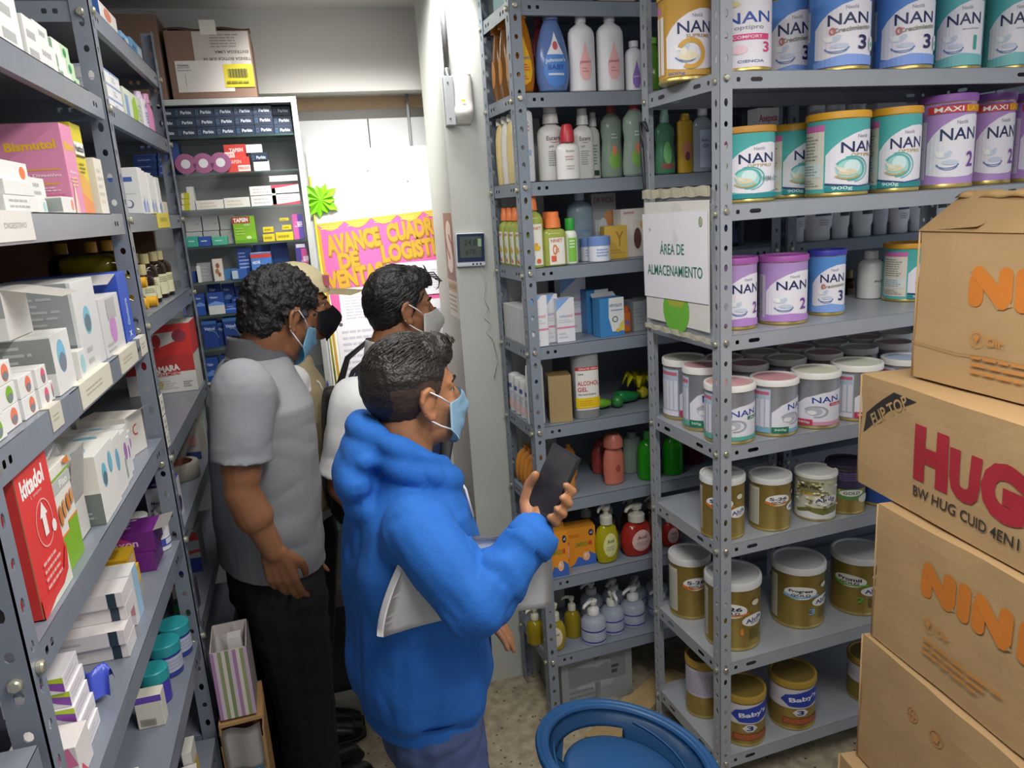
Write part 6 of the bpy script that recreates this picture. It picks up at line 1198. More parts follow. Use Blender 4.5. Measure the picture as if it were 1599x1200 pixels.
def ninet_print(W, H, u0, v0, hh, pin):
    pr = []; r = hh*.19; x = u0
    def N(x): return [capsule((x)/W, (v0+r)/H, (x)/W, (v0+hh*.62)/H, r, W, H, ORA), capsule((x+.062)/W, (v0+hh*.30)/H, (x+.062)/W, (v0+hh-r)/H, r, W, H, ORA), ('p', [((x-.016)/W, (v0+hh-r*.6)/H), ((x+.012)/W, (v0+hh)/H), ((x+.080)/W, (v0+r*.6)/H), ((x+.050)/W, (v0)/H)], CARD_T), capsule((x+.004)/W, (v0+hh-r)/H, (x+.058)/W, (v0+r)/H, r*.94, W, H, ORA)]
    pr += N(x+.016); pr.append(capsule((x+.116)/W, (v0+r)/H, (x+.116)/W, (v0+hh-r)/H, r, W, H, ORA)); pr += N(x+.154)
    e = x+.262
    pr += [capsule(e/W, (v0+r)/H, e/W, (v0+hh-r)/H, r, W, H, ORA)]+[capsule((e+.01)/W, (v0+k)/H, (e+.045)/W, (v0+k)/H, r*.62, W, H, ORA) for k in (r*.7, hh/2, hh-r*.7)]
    t = x+.375; pr += [capsule(t/W, (v0+r)/H, t/W, (v0+hh-r)/H, r, W, H, ORA), capsule((t-.03)/W, (v0+hh-r*.8)/H, (t+.03)/W, (v0+hh-r*.8)/H, r*.7, W, H, ORA)]
    pu, pv = pin; F = '#c88a48'
    pr += [('o', pu/W, pv/H, .016/W, .016/H, .12, F), ('e', pu/W, (pv+.003)/H, .006/W, .007/H, F), ('p', [((pu-.005)/W, (pv+.001)/H), ((pu+.005)/W, (pv+.001)/H), (pu/W, (pv-.010)/H)], F), ('t', 'Dir.', (pu+.045)/W, pv/H, .04/W, .018/H, F, 0, .015), ('l', (pu-.01)/W, (pv-.075)/H, (pu+.20)/W, (pv-.030)/H, 3, F)]
    return pr
RED = '#a92f3c'
def hug_print(W, H):
    pr = [('p', [(.018/W, .180/H), (.012/W, .132/H), (.10/W, .205/H), (.185/W, .248/H), (.112/W, .252/H)], '#33302f'), ('t', 'FLIP TOP', .098/W, .205/H, .135/W, .030/H, '#b99a6a', 33, .02)]
    for tx, u, v, w, h in (('H', .236, .140, .098, .124), ('U', .331, .130, .084, .104), ('G', .425, .135, .100, .114), ('G', .522, .140, .100, .114)): pr.append(('t', tx, u/W, v/H, w/W, h/H, RED, 0, .075))
    pr.append(('t', 'BW HUG CUID 4EN1 FTOP', .375/W, .052/H, .37/W, .024/H, '#3a3634', 0, .01))
    return pr
CB = [('huggies', 1.223, 1.45, 5.4, 1.096, .44, .62, .272, 'closed cardboard carton with large red letters and a black FLIP TOP corner flash'),
      ('box3', 1.186, 1.337, 4, .757, .42, .60, .338, 'dented cardboard carton with orange letters below the red-lettered one'),
      ('box4', 1.18, 1.359, 5.4, .413, .42, .60, .343, 'plain cardboard carton with two small orange symbols, low in the stack'),
      ('box5', 1.15, 1.385, 5, .0, .44, .62, .412, 'lowest cardboard carton of the stack, only its top edge in view')]
SY = '#c88f55'
ART = {'huggies': hug_print(.62, .272), 'box3': ninet_print(.60, .338, .145, .186, .085, (.175, .130)),
       'box4': [('o', .182/.6, .251/.343, .017/.6, .017/.343, .14, SY), ('o', .182/.6, .251/.343, .007/.6, .017/.343, .3, SY), ('r', .167/.6, .249/.343, .197/.6, .252/.343, SY), ('o', .252/.6, .246/.343, .019/.6, .019/.343, .14, SY), ('e', .252/.6, .250/.343, .011/.6, .006/.343, SY), ('r', .247/.6, .236/.343, .259/.6, .250/.343, SY)], 'box5': []}
for i, (k, x, y, a, z, w, d, h, lab) in enumerate(CB):
    o = big_carton(w, d, h-.006, ART[k], 3.1*i+1); o.location = (x, y, z+.0006); o.rotation_euler = (0, 0, -R(a)); tag(o, lab, 'cardboard carton')
TH = .318
o = big_carton(.40, .60, TH, ninet_print(.60, TH, .135, .171, .083, (.163, .109))+[('p', [(0, .255), (.06, .25), (.2, .235), (.32, .245), (.46, .24), (.46, .235), (.32, .238), (.2, .228), (.06, .243), (0, .248)], '#a3814f')], 8.3,
               flaps=[((-.004, .004, TH), (0, -.608, 0), (.112, 0, .070)), ((.404, .004, TH), (0, -.608, 0), (-.290, 0, .062)), ((.0, 0, TH), (.40, 0, 0), (0, -.14, .010))])
mb = MB(); mb.sheet(lambda s, t: Vector((.085+.055*t, .004-.608*s, TH+.062+.013*math.sin(math.pi*t)+.002*math.sin(60*s))), 40, 4, M('packing_tape', '#c9a874', rough=.25, var=.05), thick=.0006); mb.build('packing_tape', o)
o.location = (1.277, 1.358, 1.3685); tag(o, 'cardboard carton with orange letters and raised top flaps, topmost of the stack', 'cardboard carton')

# ================================================================== blue plastic chair at the bottom of the photo
BLU = M('blue_chair_plastic', '#234f7e', rough=.34, var=.06, scale=8)
def chair():
    root = thing('plastic_chair'); T = Matrix.Rotation(R(15), 4, 'Y') @ Matrix.Rotation(R(2), 4, 'X')
    def ringp(a, r, z): return T @ Vector((r*1.05*math.cos(a), r*math.sin(a), z))
    def ring(name, prof, parent=root, n=64, gap=None):
        mb = MB(); k = len(prof)-1
        mb.sheet(lambda s, t: ringp(2*math.pi*s, *prof[min(k, int(round(t*k)))]), n, k, BLU)
        bmesh.ops.remove_doubles(mb.bm, verts=mb.bm.verts[:], dist=.0003); return mb.build(name, parent)
    Rr = .200
    ring('rim', [(Rr-.003, -.018), (Rr+.001, -.008), (Rr, -.001), (Rr-.004, .001), (Rr-.009, -.001), (Rr-.012, -.005), (Rr-.016, -.005), (Rr-.019, .001), (Rr-.023, .0015), (Rr-.027, -.003), (Rr-.029, -.009)])
    mb = MB()                                             # collar from the rim to the seat, open along one crescent
    def col(s, t):
        a = 2*math.pi*s; r0 = Rr-.029; c = Vector((-.012, -.026)); r1 = .128
        p0 = Vector((1.05*r0*math.cos(a), r0*math.sin(a))); p1 = Vector((c.x+r1*1.05*math.cos(a), c.y+r1*math.sin(a)))
        q = p0.lerp(p1, t); return T @ Vector((q.x, q.y, -.009-.024*t-.010*math.sin(math.pi*t)))
    n = 72
    def inside(i): a = 360*(i+.5)/n; return 72 < a < 158
    g = [[mb.bm.verts.new(col(i/n, j/8)) for j in range(9)] for i in range(n)]
    for i in range(n):
        for j in range(8):
            if inside(i) and j >= 4: continue
            mb.f([g[i][j], g[(i+1) % n][j], g[(i+1) % n][j+1], g[i][j+1]], BLU, True)
    bmesh.ops.solidify(mb.bm, geom=mb.bm.faces[:], thickness=.003); mb.build('collar', root)
    mb = MB()                                             # domed seat panel
    mb.sheet(lambda s, t: T @ Vector((-.012+.131*1.05*t*math.cos(2*math.pi*s), -.026+.131*t*math.sin(2*math.pi*s), -.036+.034*(1-t**2.2))), 56, 12, BLU); bmesh.ops.remove_doubles(mb.bm, verts=mb.bm.verts[:], dist=.0003); bmesh.ops.solidify(mb.bm, geom=mb.bm.faces[:], thickness=.003); mb.build('seat', root)
    for a0, a1 in ((62, -20), (150, 190)):                # raised ribs on the collar
        mb = MB(); q = []
        for k in range(9):
            p = col((a0+(a1-a0)*k/8)/360 % 1.0, .25+.45*k/8); q.append(p+Vector((0, 0, .003)))
        mb.tube(q, .0022, BLU, 6); mb.build('rib', root)
    z0 = -root_h
    for sx, sy in ((1, 1), (-1, 1), (-1, -1), (1, -1)):
        mb = MB(); p = T @ Vector((sx*.125, sy*.12, -.045)); q = Vector((p.x+sx*.045, p.y+sy*.045, z0+.012)); mb.tube([p, p.lerp(q, .5), q], [.020, .018, .015], BLU, 12); mb.tube([q-Vector((0, 0, .012)), q], .017, P('#1f2022', .7), 12); mb.build('leg', root)
    return root
root_h = .60
o = chair(); o.location = (.565, 1.345, root_h); tag(o, 'round blue plastic chair with a wide rim and a crescent-shaped opening', 'chair')

# ================================================================== back wall: notice board, poster, sensor, thermometer
def board():
    root = thing('notice_board'); PK = P('#cf5c95', .7); YL = P('#b98f2a', .6); YD = P('#8f6a1c', .7)
    W, H = .66, 1.15; x0 = .045; zt = 2.056
    mb = MB(); mb.box((0, -.012, -H), (W, .0, 0), M('white_board_panel', '#e6e6dc', rough=.4, var=.02, scale=3)); mb.build('panel', root)
    fn = lambda dy: (lambda u, v, o: Vector((u, -.0125-dy-o, -H+v)))
    def zf(z): return (H+z)/H
    mb = MB(); mb.decal([('p', [(.012, zf(-.292)), (1.0, zf(-.262)), (1.0, 0), (.10, 0)], PK)]+[('p', [(.012, zf(-.288)), (.012+.02, zf(-.32)), (.05, zf(-1.15)), (.035, zf(-1.15))], YL)], W, H, fn(0)); mb.build('pink_paper', root)
    mb = MB(); pr = []
    for i in range(6):
        a = .015+.168*i; pr.append(('p', [(a, zf(-.290+.006*i))]+[(a+.168*k/8, zf(-.292+.006*(i+k/8)-.032*math.sin(math.pi*k/8)*(1+.15*math.sin(3*i)))) for k in range(9)]+[(a+.168, zf(-.284+.006*i))], P('#cfa33a', .6)))
        pr.append(('l', a+.02, zf(-.316+.006*i), a+.15, zf(-.298+.006*i), 2, '#e0c268'))
    mb.decal(pr, W, H, fn(.0006)); mb.build('gold_bunting', root)
    for tx, u, z, w, h, rot in (('AVANCE', .225, -.368, .34, .082, 7), ('DE', .185, -.445, .13, .066, 5), ('VENTAS', .215, -.515, .37, .080, 7), ('CUADRO', .625, -.335, .37, .078, 6), ('LOGISTICO', .645, -.418, .50, .074, 5)):
        mb = MB(); n = len(tx); 
        if u+w/2 > 1.0: pass
        mb.decal([('t', tx, u+.004, zf(z)-.004, w*1.03, h/H*1.08, YD, rot, .075), ('t', tx, u, zf(z), w, h/H, YL, rot, .055)], W, H, fn(.0015), k0=3); mb.build('gold_lettering', root)
    for (a, b, c, d, k) in ((.10, -.72, .42, -.562, 0), (.42, -.62, .98, -.475, 1), (.06, -.97, .40, -.70, 2), (.44, -.95, .95, -.64, 3)):
        mb = MB(); mb.decal([('r', a, zf(b), c, zf(d), P('#d9d6da', .6)), ('l', a+.03, zf(b)+.02, c-.03, zf(d)-.03, 8, '#b9b6c4'), ('e', a+.03, zf(d)-.012, .012, .007, '#5a5a5e'), ('e', c-.03, zf(d)-.012, .012, .007, '#5a5a5e')], W, H, fn(.003+.001*k)); mb.build('pinned_sheet', root)
    mb = MB()
    for i in range(11):
        a = 2*math.pi*i/11; d = Vector((math.cos(a), 0, math.sin(a))); e = Vector((-math.sin(a), 0, math.cos(a))); c = Vector((.035, -.02, -.195)); r = .072*(.85+.3*((i*5) % 3)/2)
        mb.f([c+Vector((0, -.018, 0)), c+d*r*.6+e*.016+Vector((0, -.010, 0)), c+d*r, c+d*r*.6-e*.016+Vector((0, -.022, 0))], P('#7fd41c', .6))
    mb.build('green_rosette', root)
    mb = MB(); mb.tube([Vector((.004, -.016, -.10)), Vector((.006, -.017, -.5)), Vector((.012, -.016, -1.1))], .004, P('#cfd42c', .6), 6); mb.build('lime_edging', root)
    for x, z in ((.24, -.09), (.40, -.14), (.13, -.35), (.60, -.02)):
        mb = MB(); mb.ball((x, -.0135, z), .004, P('#7a7a74'), 8, sc=(1, .4, 1)); mb.build('tack', root)
    return root
o = board(); o.location = (.075, 3.315, 2.056); tag(o, 'white notice board with pink paper and gold letters reading AVANCE DE VENTAS', 'notice board')
# poster on the side of the column
root = thing('safety_poster', 'narrow poster with a big white S on the side of the white column', 'poster', (.5055, 2.645, 1.60))
mb = MB(); fn = lambda u, v, o: Vector((-.0008-o, .075-u, -.18+v))
mb.box((-.0008, -.075, -.18), (.0, .075, .18), P('#cfc9b8'))
mb.decal([('r', 0, .36, 1, 1, '#7d5a50'), ('t', 'S', .5, .68, .66, .50, '#d9d6cf', 0, .06), ('r', .02, .25, .98, .35, '#b9a06a'), ('t', 'ZONA SEGURA', .5, .30, .9, .05, '#5a4a32', 0, .02), ('l', .05, .05, .95, .23, 4, '#8a826f')], .15, .36, fn); mb.build('poster_sheet', root)
# motion sensor with conduit
root = thing('motion_sensor', 'white motion sensor with an orange light high on the column', 'motion sensor', (.568, 2.5645, 2.135))
mb = MB()
def sens(s, t):
    a = math.pi*s; w = .036-.006*max(0, .3-t)/.3*2; z = -.080+.155*t; dd = .030+.020*math.exp(-((t-.22)/.16)**2)-.016*max(0, t-.5)
    if t < .2: dd *= (t/.2)**.5
    return Vector((-w*math.cos(a), -dd*math.sin(a)**.6, z))
mb.sheet(sens, 18, 24, P('#dedcd6', .35)); bmesh.ops.holes_fill(mb.bm, edges=mb.bm.edges[:]); mb.build('sensor_body', root)
mb = MB(); mb.box((-.008, -.0400, -.010), (.004, -.0370, -.004), M('orange_led', '#ff8a2c', emit=2.0)); mb.build('indicator_light', root)
root = thing('junction_box', 'grey metal junction box under the steel conduit beside the motion sensor', 'junction box', (.526, 2.5645, 2.13))
mb = MB(); mb.box((-.018, -.030, -.075), (.014, 0, .075), M('galvanised_box', '#b3b8ba', rough=.4, metal=.3), bev=.003); mb.build('box_body', root)
mb = MB(); mb.lathe([(0, 0), (.003, 0), (.003, .002), (0, .0025)], P('#5a5d5f'), n=8, T=Matrix.Translation((-.005, -.030, .055)) @ Matrix.Rotation(R(90), 4, 'X')); mb.lathe([(0, 0), (.003, 0), (.003, .002), (0, .0025)], P('#5a5d5f'), n=8, T=Matrix.Translation((-.005, -.030, -.055)) @ Matrix.Rotation(R(90), 4, 'X')); mb.build('screw', root)
CH = M('steel_conduit', '#a9acae', rough=.22, metal=.8, var=.05)
mb = MB(); x = .526; mb.tube([(x, 2.549, 2.206), (x, 2.549, 2.558)], .0105, CH, 14); mb.lathe([(.0125, 0), (.0125, .02), (.0108, .024)], CH, n=14, T=Matrix.Translation((x, 2.549, 2.206))); tag(mb.build('conduit'), 'shiny steel conduit running up the column from the junction box', 'conduit')
# thermometer
root = thing('thermo_hygrometer', 'white and navy digital thermometer hanging on the column beside the shelf', 'thermometer', (.558, 2.5640, 1.655)); T = Matrix.Rotation(R(2), 4, 'Y')
mb = MB(); mb.box((-.050, -.018, -.056), (.050, -.001, .056), P('#cfd3da', .35), T=T, bev=.006); mb.build('case', root)
mb = MB(); mb.box((-.047, -.0200, -.040), (.047, -.0182, .053), P('#1e2c4a', .3), T=T, bev=.0007); mb.build('front_panel', root)
mb = MB(); mb.box((-.038, -.0212, -.026), (.036, -.0202, .044), M('lcd_screen', '#4a544f', rough=.15, var=.05), T=T); mb.decal([('t', '24.8', .5, .72, .6, .28, '#2c332f', 0, .01), ('t', '61%', .5, .28, .5, .24, '#2c332f', 0, .01)], .074, .07, lambda u, v, o: T @ Vector((-.038+u, -.0213-o, -.026+v))); mb.build('display', root)
mb = MB(); mb.box((.024, -.0222, .010), (.036, -.0214, .036), P('#8fae8a'), T=T); mb.build('sticker', root)
for i in range(3): mb = MB(); mb.ball((.006+.013*i, -.0186, -.048), .0035, P('#1e2c4a', .3), 8, sc=(1, .5, 1), T=T); mb.build('button', root)
mb = MB(); mb.tube([(.590, 2.556, 1.600), (.603, 2.558, 1.54), (.593, 2.560, 1.49), (.607, 2.557, 1.45), (.590, 2.556, 1.42), (.611, 2.556, 1.40), (.595, 2.556, 1.37), (.615, 2.557, 1.34), (.627, 2.557, 1.26), (.610, 2.558, 1.20)], .0018, P('#c9ccc8', .5), 6); tag(mb.build('sensor_cable'), 'thin tangled white cable hanging below the thermometer', 'cable')

# ================================================================== cartons on top of the cabinet, floor clutter
root = thing('cardboard_carton', 'brown carton with white shipping labels and a yellow barcode label on the cabinet top', 'cardboard carton', (-.205, 3.02, 2.2058))
mb = MB(); mb.box((-.135, -.13, 0), (.135, .13, .215), M('dull_brown_card', '#84695a', rough=.8, var=.07, scale=6, bump=.05, bscale=60), bev=.004); mb.build('carton_body', root)
mb = MB(); fn = lambda u, v, o: Vector((-.135+u, -.1315-o, v))
mb.decal([('r', .32, .48, .98, .98, '#bdb4ac'), ('r', .08, .10, .74, .56, '#d6d0ca'), ('l', .52, .74, .95, .95, 5, '#8d8580'), ('t', 'ENTREGA LIMA', .76, .68, .40, .045, '#5a524c', 180, .02), ('t', 'TIENDA BOTICA SUR 04', .70, .58, .56, .045, '#5a524c', 180, .02), ('r', .12, .48, .24, .49, '#8d8580'), ('l', .10, .40, .3, .52, 3, '#a9a29c'), ('r', .18, .18, .185, .36, '#8d8580'), ('r', .635, .16, .985, .50, '#d6c61f')]+[('r', .68+.012*i, .30, .685+.012*i+.003*(i % 3), .43, '#5a541c') for i in range(20)]+[('l', .66, .2, .95, .27, 1, '#8a7f1c')], .27, .215, fn); mb.build('shipping_labels', root)
for dv, ln in (((0, -.02, .035), -.135), ):
    mb = MB(); mb.sheet(lambda s, t: Vector((-.135+.27*s, -.13+.17*t, .215+.028*math.sin(math.pi*min(1, t*1.1)/1.6)+.004*math.sin(12*s))), 12, 6, MATS['dull_brown_card'], thick=.003); mb.build('flap', root)
mb = MB(); mb.box((-.02, -.134, .20), (.03, -.05, .2455), P('#d9d3c6')); mb.build('paper_strip', root)
root = thing('cardboard_carton', 'larger open brown carton on the cabinet top behind the far end of the left shelves', 'cardboard carton', (-.485, 3.02, 2.2058))
mb = MB(); mb.box((-.13, -.13, 0), (.13, .13, .265), MATS['dull_brown_card'], bev=.003); mb.build('carton_body', root)
mb = MB(); mb.sheet(lambda s, t: Vector((-.13+.26*s, -.13+.13*t, .268+.030*t+.010*math.sin(3*s))), 8, 4, MATS['dull_brown_card'], thick=.003); mb.build('flap', root)
# low cupboard base in front of the cabinet foot
mb = MB(); mb.box((-.335, 2.632, .0), (.10, 2.865, .40), M('dark_grey_laminate', '#45474a', rough=.6, var=.05)); tag(mb.build('low_cupboard'), 'dark grey low cupboard on the floor at the end of the aisle, behind the legs', 'cupboard')
# clutter at the foot of the left shelves
STR = '#b89ab5'
def striped():
    root = thing('open_carton'); w, d, h, t = .085, .14, .185, .002; mb = MB(); wood = P('#7a6450', .8)
    for a, b_ in (((-w/2, -d/2, 0), (w/2, -d/2+t, h)), ((-w/2, d/2-t, 0), (w/2, d/2, h)), ((-w/2, -d/2, 0), (-w/2+t, d/2, h)), ((w/2-t, -d/2, 0), (w/2, d/2, h)), ((-w/2, -d/2, 0), (w/2, d/2, t))): mb.box(a, b_, P('#cfc4c0', .7))
    cs = ['#a97fa8', '#cdbfcb', '#8f9a6a', '#d6cfc6', '#7f8f60', '#cdbfcb', '#a97fa8', '#d6cfc6', '#8f9a6a', '#bfa8bd']
    st = [('r', i/10, 0, (i+1)/10, 1, cs[i]) for i in range(10)]
    for face in ('front', 'right'): mb.decal(st, *face_fn(face, w, d, h))
    mb.build('carton_body', root)
    mb = MB(); mb.sheet(lambda s, q: Vector((-.036+.07*s, -.06+.12*q, .15+.04*math.sin(5*s+2*q)*math.sin(4*q)+.015*math.sin(11*s))), 14, 14, FILM); mb.build('plastic_lining', root)
    mb = MB(); mb.box((-.0, -.05, .04), (.032, -.02, .205), P('#d3cfca', .6)); mb.build('papers', root); return root
o = striped(); o.location = (-.288, 1.862, .604); o.rotation_euler = (0, 0, R(3)); tag(o, 'pink and green striped open carton on top of the torn one by the left shelves', 'open carton')
def torn():
    root = thing('open_carton'); w, d, h = .102, .155, .60; mb = MB()
    for a, b_ in (((-w/2, -d/2, 0), (w/2, -d/2+.004, h*.9)), ((-w/2, d/2-.004, 0), (w/2, d/2, h)), ((-w/2, -d/2, 0), (-w/2+.004, d/2, h)), ((w/2-.004, -d/2, 0), (w/2, d/2, h*.94)), ((-w/2, -d/2, 0), (w/2, d/2, .004)), ((-w/2, -d/2+.004, h-.012), (w/2, d/2, h-.004))): mb.box(a, b_, CARD)
    o = mb.build('carton_body', root); crumple(o, .006, 4)
    mb = MB(); mb.sheet(lambda s, q: Vector((-.045+.09*s, -.092+.008*math.sin(7*s), .46+.13*q)), 8, 6, P('#d3d1cf', .6), thick=.002); mb.decal([('r', .1, .02, .95, .14, '#3f6f86'), ('t', 'FARMACIA', .6, .08, .5, .08, '#c9d6da')], .09, .13, lambda u, v, oo: Vector((-.045+u, -.104-oo, .46+v))); mb.build('papers', root)
    mb = MB(); mb.sheet(lambda s, q: Vector((-.03+.075*s, -.10+.01*q, .27+.16*s-.10*q+.02*math.sin(6*s))), 8, 8, P('#c9c5c2', .6), thick=.001); mb.build('torn_paper', root); return root
o = torn(); o.location = (-.284, 1.860, 0); o.rotation_euler = (0, 0, R(2)); tag(o, 'torn brown carton stuffed with papers on the floor by the left shelves', 'open carton')
# ================================================================== people
class Blob:
    """closed shapes fused into one smooth skin"""
    def __init__(s): s.mb = MB(); s.m = P('#888888')
    def cap(s, a, b, r0, r1=None, n=14, flat=1.0, up=None):
        a, b = Vector(a), Vector(b); r1 = r0 if r1 is None else r1; d = (b-a); L = d.length
        if L < 1e-6: return s
        z = d/L; u = Vector(up) if up else (Vector((0, 0, 1)) if abs(z.z) < .9 else Vector((1, 0, 0)))
        x = (u-z*u.dot(z)).normalized(); y = z.cross(x)          # x is squashed by flat
        T = Matrix.Translation(a) @ Matrix((x, y, z)).transposed().to_4x4(); k = 4
        pr = [(r0*math.sin(math.pi/2*i/k), -r0*math.cos(math.pi/2*i/k)) for i in range(k+1)]+[(r1*math.cos(math.pi/2*i/k), L+r1*math.sin(math.pi/2*i/k)) for i in range(k+1)]
        pr[0] = (0, pr[0][1]); pr[-1] = (0, pr[-1][1])
        s._lathe(pr, n, flat, T); return s
    def _lathe(s, pr, n, flat, T):
        bm = s.mb.bm; rings = []
        for r, z in pr:
            rings.append([bm.verts.new(T @ Vector((0, 0, z)))] if r < 1e-7 else [bm.verts.new(T @ Vector((r*flat*math.cos(2*math.pi*i/n), r*math.sin(2*math.pi*i/n), z))) for i in range(n)])
        for lo, hi in zip(rings, rings[1:]):
            for j in range(n):
                q = (j+1) % n
                if len(lo) == 1: bm.faces.new([lo[0], hi[q], hi[j]][::-1])
                elif len(hi) == 1: bm.faces.new([lo[j], lo[q], hi[0]])
                else: bm.faces.new([lo[j], lo[q], hi[q], hi[j]])
    def chain(s, pts, rs, **k):
        for i in range(len(pts)-1): s.cap(pts[i], pts[i+1], rs[i], rs[i+1], **k)
        return s
    def ell(s, c, r, T=None, rot=None):
        M_ = (T or Matrix()) @ Matrix.Translation(Vector(c)) @ (rot or Matrix())
        s.mb.ball((0, 0, 0), 1.0, s.m, 18, sc=r, T=M_); return s
    def loft(s, secs, n=28, pw=2.3):
        """secs: (centre, x axis, y axis, rx, ry) rings, capped"""
        bm = s.mb.bm; rings = []
        for c, ax, ay, rx, ry in secs:
            o = []
            for i in range(n):
                a = 2*math.pi*i/n; ca, sa = math.cos(a), math.sin(a); k = (abs(ca)**pw+abs(sa)**pw)**(-1/pw)
                o.append(bm.verts.new(Vector(c)+Vector(ax)*rx*ca*k+Vector(ay)*ry*sa*k))
            rings.append(o)
        for lo, hi in zip(rings, rings[1:]):
            for j in range(n): bm.faces.new([lo[j], lo[(j+1) % n], hi[(j+1) % n], hi[j]])
        bm.faces.new(rings[0][::-1]); bm.faces.new(rings[-1]); return s
    def sleeve(s, a, b, r0, r1):
        a, b = Vector(a), Vector(b); z = (b-a).normalized(); x = z.cross(Vector((.3, 1, .2))).normalized(); y = z.cross(x)
        return s.loft([(a.lerp(b, t), x, y, r0+(r1-r0)*t+e, r0+(r1-r0)*t+e) for t, e in ((0, 0), (.4, 0), (.8, 0), (.9, .0), (1.0, .003))], n=24, pw=2)
    def build(s, name, mat, vox=.006, smooth=4, parent=None, off=None, fold=None, cut=None, label=None):
        bm = s.mb.bm; bmesh.ops.recalc_face_normals(bm, faces=bm.faces[:])
        me = bpy.data.meshes.new(name); bm.to_mesh(me); bm.free()
        o = bpy.data.objects.new(name, me); COL.objects.link(o)
        r = o.modifiers.new('r', 'REMESH'); r.mode = 'VOXEL'; r.voxel_size = vox
        if smooth: m2 = o.modifiers.new('s', 'SMOOTH'); m2.factor = .5; m2.iterations = smooth
        dg = bpy.context.evaluated_depsgraph_get(); dg.update(); n2 = bpy.data.meshes.new_from_object(o.evaluated_get(dg)); o.modifiers.clear(); o.data = n2; n2.name = name
        n2.materials.clear(); n2.materials.append(mat)
        if fold:
            nr = [v.normal.copy() for v in n2.vertices]
            for v, q in zip(n2.vertices, nr): v.co += q*fold(v.co)
        if cut:
            b2 = bmesh.new(); b2.from_mesh(n2); bmesh.ops.delete(b2, geom=[f for f in b2.faces if cut(f.calc_center_median())], context='FACES'); b2.to_mesh(n2); b2.free()
        if off is not None: n2.transform(Matrix.Translation(-Vector(off)))
        n2.polygons.foreach_set('use_smooth', [True]*len(n2.polygons)); n2.update()
        if parent: o.parent = parent
        if label: o['label'] = label
        return o
def head_matrix(c, yaw, pitch, roll=0): return Matrix.Translation(Vector(c)) @ Matrix.Rotation(R(yaw), 4, 'Z') @ Matrix.Rotation(R(pitch), 4, 'Y') @ Matrix.Rotation(R(roll), 4, 'X')
def head(b, H, s=1.0):
    S = H @ Matrix.Scale(s, 4)
    E_ = lambda c, r, rot=None: b.ell(c, r, S, rot)
    K = lambda p, q, r0, r1: b.cap(S @ Vector(p), S @ Vector(q), r0*s, r1*s)
    E_((-.014, 0, .032), (.096, .074, .094)); E_((.022, 0, -.015), (.068, .062, .088)); E_((.030, 0, -.070), (.052, .050, .042)); E_((.060, 0, -.092), (.026, .026, .020))
    E_((.062, 0, .034), (.026, .050, .016)); K((.084, 0, .018), (.104, 0, -.020), .009, .013); E_((.100, 0, -.026), (.012, .017, .010))
    for y in (-1, 1):
        E_((.058, y*.040, -.022), (.026, .020, .020)); K((.070, y*.018, .028), (.060, y*.048, .030), .008, .007)
        K((.083, y*.015, .002), (.066, y*.047, .001), .0060, .0055); K((.082, y*.016, .022), (.067, y*.047, .021), .0062, .0060)
        pts = [(.012, y*.070, -.028), (-.004, y*.078, -.034), (-.016, y*.084, -.018), (-.024, y*.088, .006), (-.018, y*.087, .024), (-.004, y*.083, .030), (.008, y*.076, .018), (.010, y*.072, .0)]
        for p, q in zip(pts, pts[1:]): K(p, q, .0062, .0062)
        E_((-.004, y*.074, -.002), (.016, .008, .026)); E_((.002, y*.077, -.032), (.010, .007, .010)); K((.008, y*.073, .002), (-.010, y*.080, -.008), .005, .005)
    K((.078, -.018, -.058), (.078, .018, -.058), .008, .008)
def eyes(H, s, parent, off):
    for y in (-1, 1):
        mb = MB(); S = Matrix.Translation(-Vector(off)) @ H @ Matrix.Scale(s, 4)
        mb.ball((.0640, y*.031, .012), .0140, P('#a89f96', .25), 14, T=S); mb.ball((.0728, y*.033, .012), .0068, P('#241712', .15), 10, T=S); mb.build('eye', parent)
        mb = MB(); mb.tube([S @ Vector(p) for p in ((.086, y*.014, .030), (.083, y*.030, .037), (.066, y*.050, .030))], [.003*s, .0042*s, .002*s], P('#15100d', .8), 8); mb.build('eyebrow', parent)
def mask(H, s, parent, off, col, loops='#dfe3e6', cup=False, label=None):
    S = Matrix.Translation(-Vector(off)) @ H @ Matrix.Scale(s, 4)
    def pt(a, b):
        a = 2*a-1; t = a*1.35
        x = .018+.078*max(0, math.cos(t))**.75; y = .073*math.sin(t)
        top = .004-.012*abs(a)**1.5; bot = -.116+.050*abs(a)**1.6; z = top+(bot-top)*b
        x += .026*math.exp(-(a/.30)**2)*math.exp(-((b-.30)/.30)**2)
        x -= .020*max(0, b-.72)/.28*(1-abs(a))*1.0
        x += (.014 if cup else .004)*math.sin(math.pi*b)*(1-a*a)
        if not cup: x += .0022*math.sin(b*math.pi*7)*(1-abs(a))
        return S @ Vector((x+.004, y*(1.02), z))
    mb = MB(); mb.sheet(pt, 28, 24, M('mask_'+col.lstrip('#'), col, rough=.75, var=.04, scale=40, bump=.05, bscale=200), thick=.0015*s); o = mb.build('face_mask', parent, label)
    for y in (0, 1):
        mb = MB(); sg = -1 if y == 0 else 1
        c0, c1 = pt(y, 0.02), pt(y, .98); e = S @ Vector((-.006, sg*.086, .026)); e2 = S @ Vector((-.020, sg*.088, .0)); e3 = S @ Vector((-.006, sg*.080, -.034))
        mb.tube([c0, (c0+e)/2+S.to_3x3() @ Vector((0, sg*.004, .002)), e, S @ Vector((-.018, sg*.089, .018)), e2, S @ Vector((-.016, sg*.085, -.022)), e3, (c1+e3)/2+S.to_3x3() @ Vector((0, sg*.003, -.002)), c1], .0019*s, P(loops, .6), 6); mb.build('ear_loop', o)
    return o
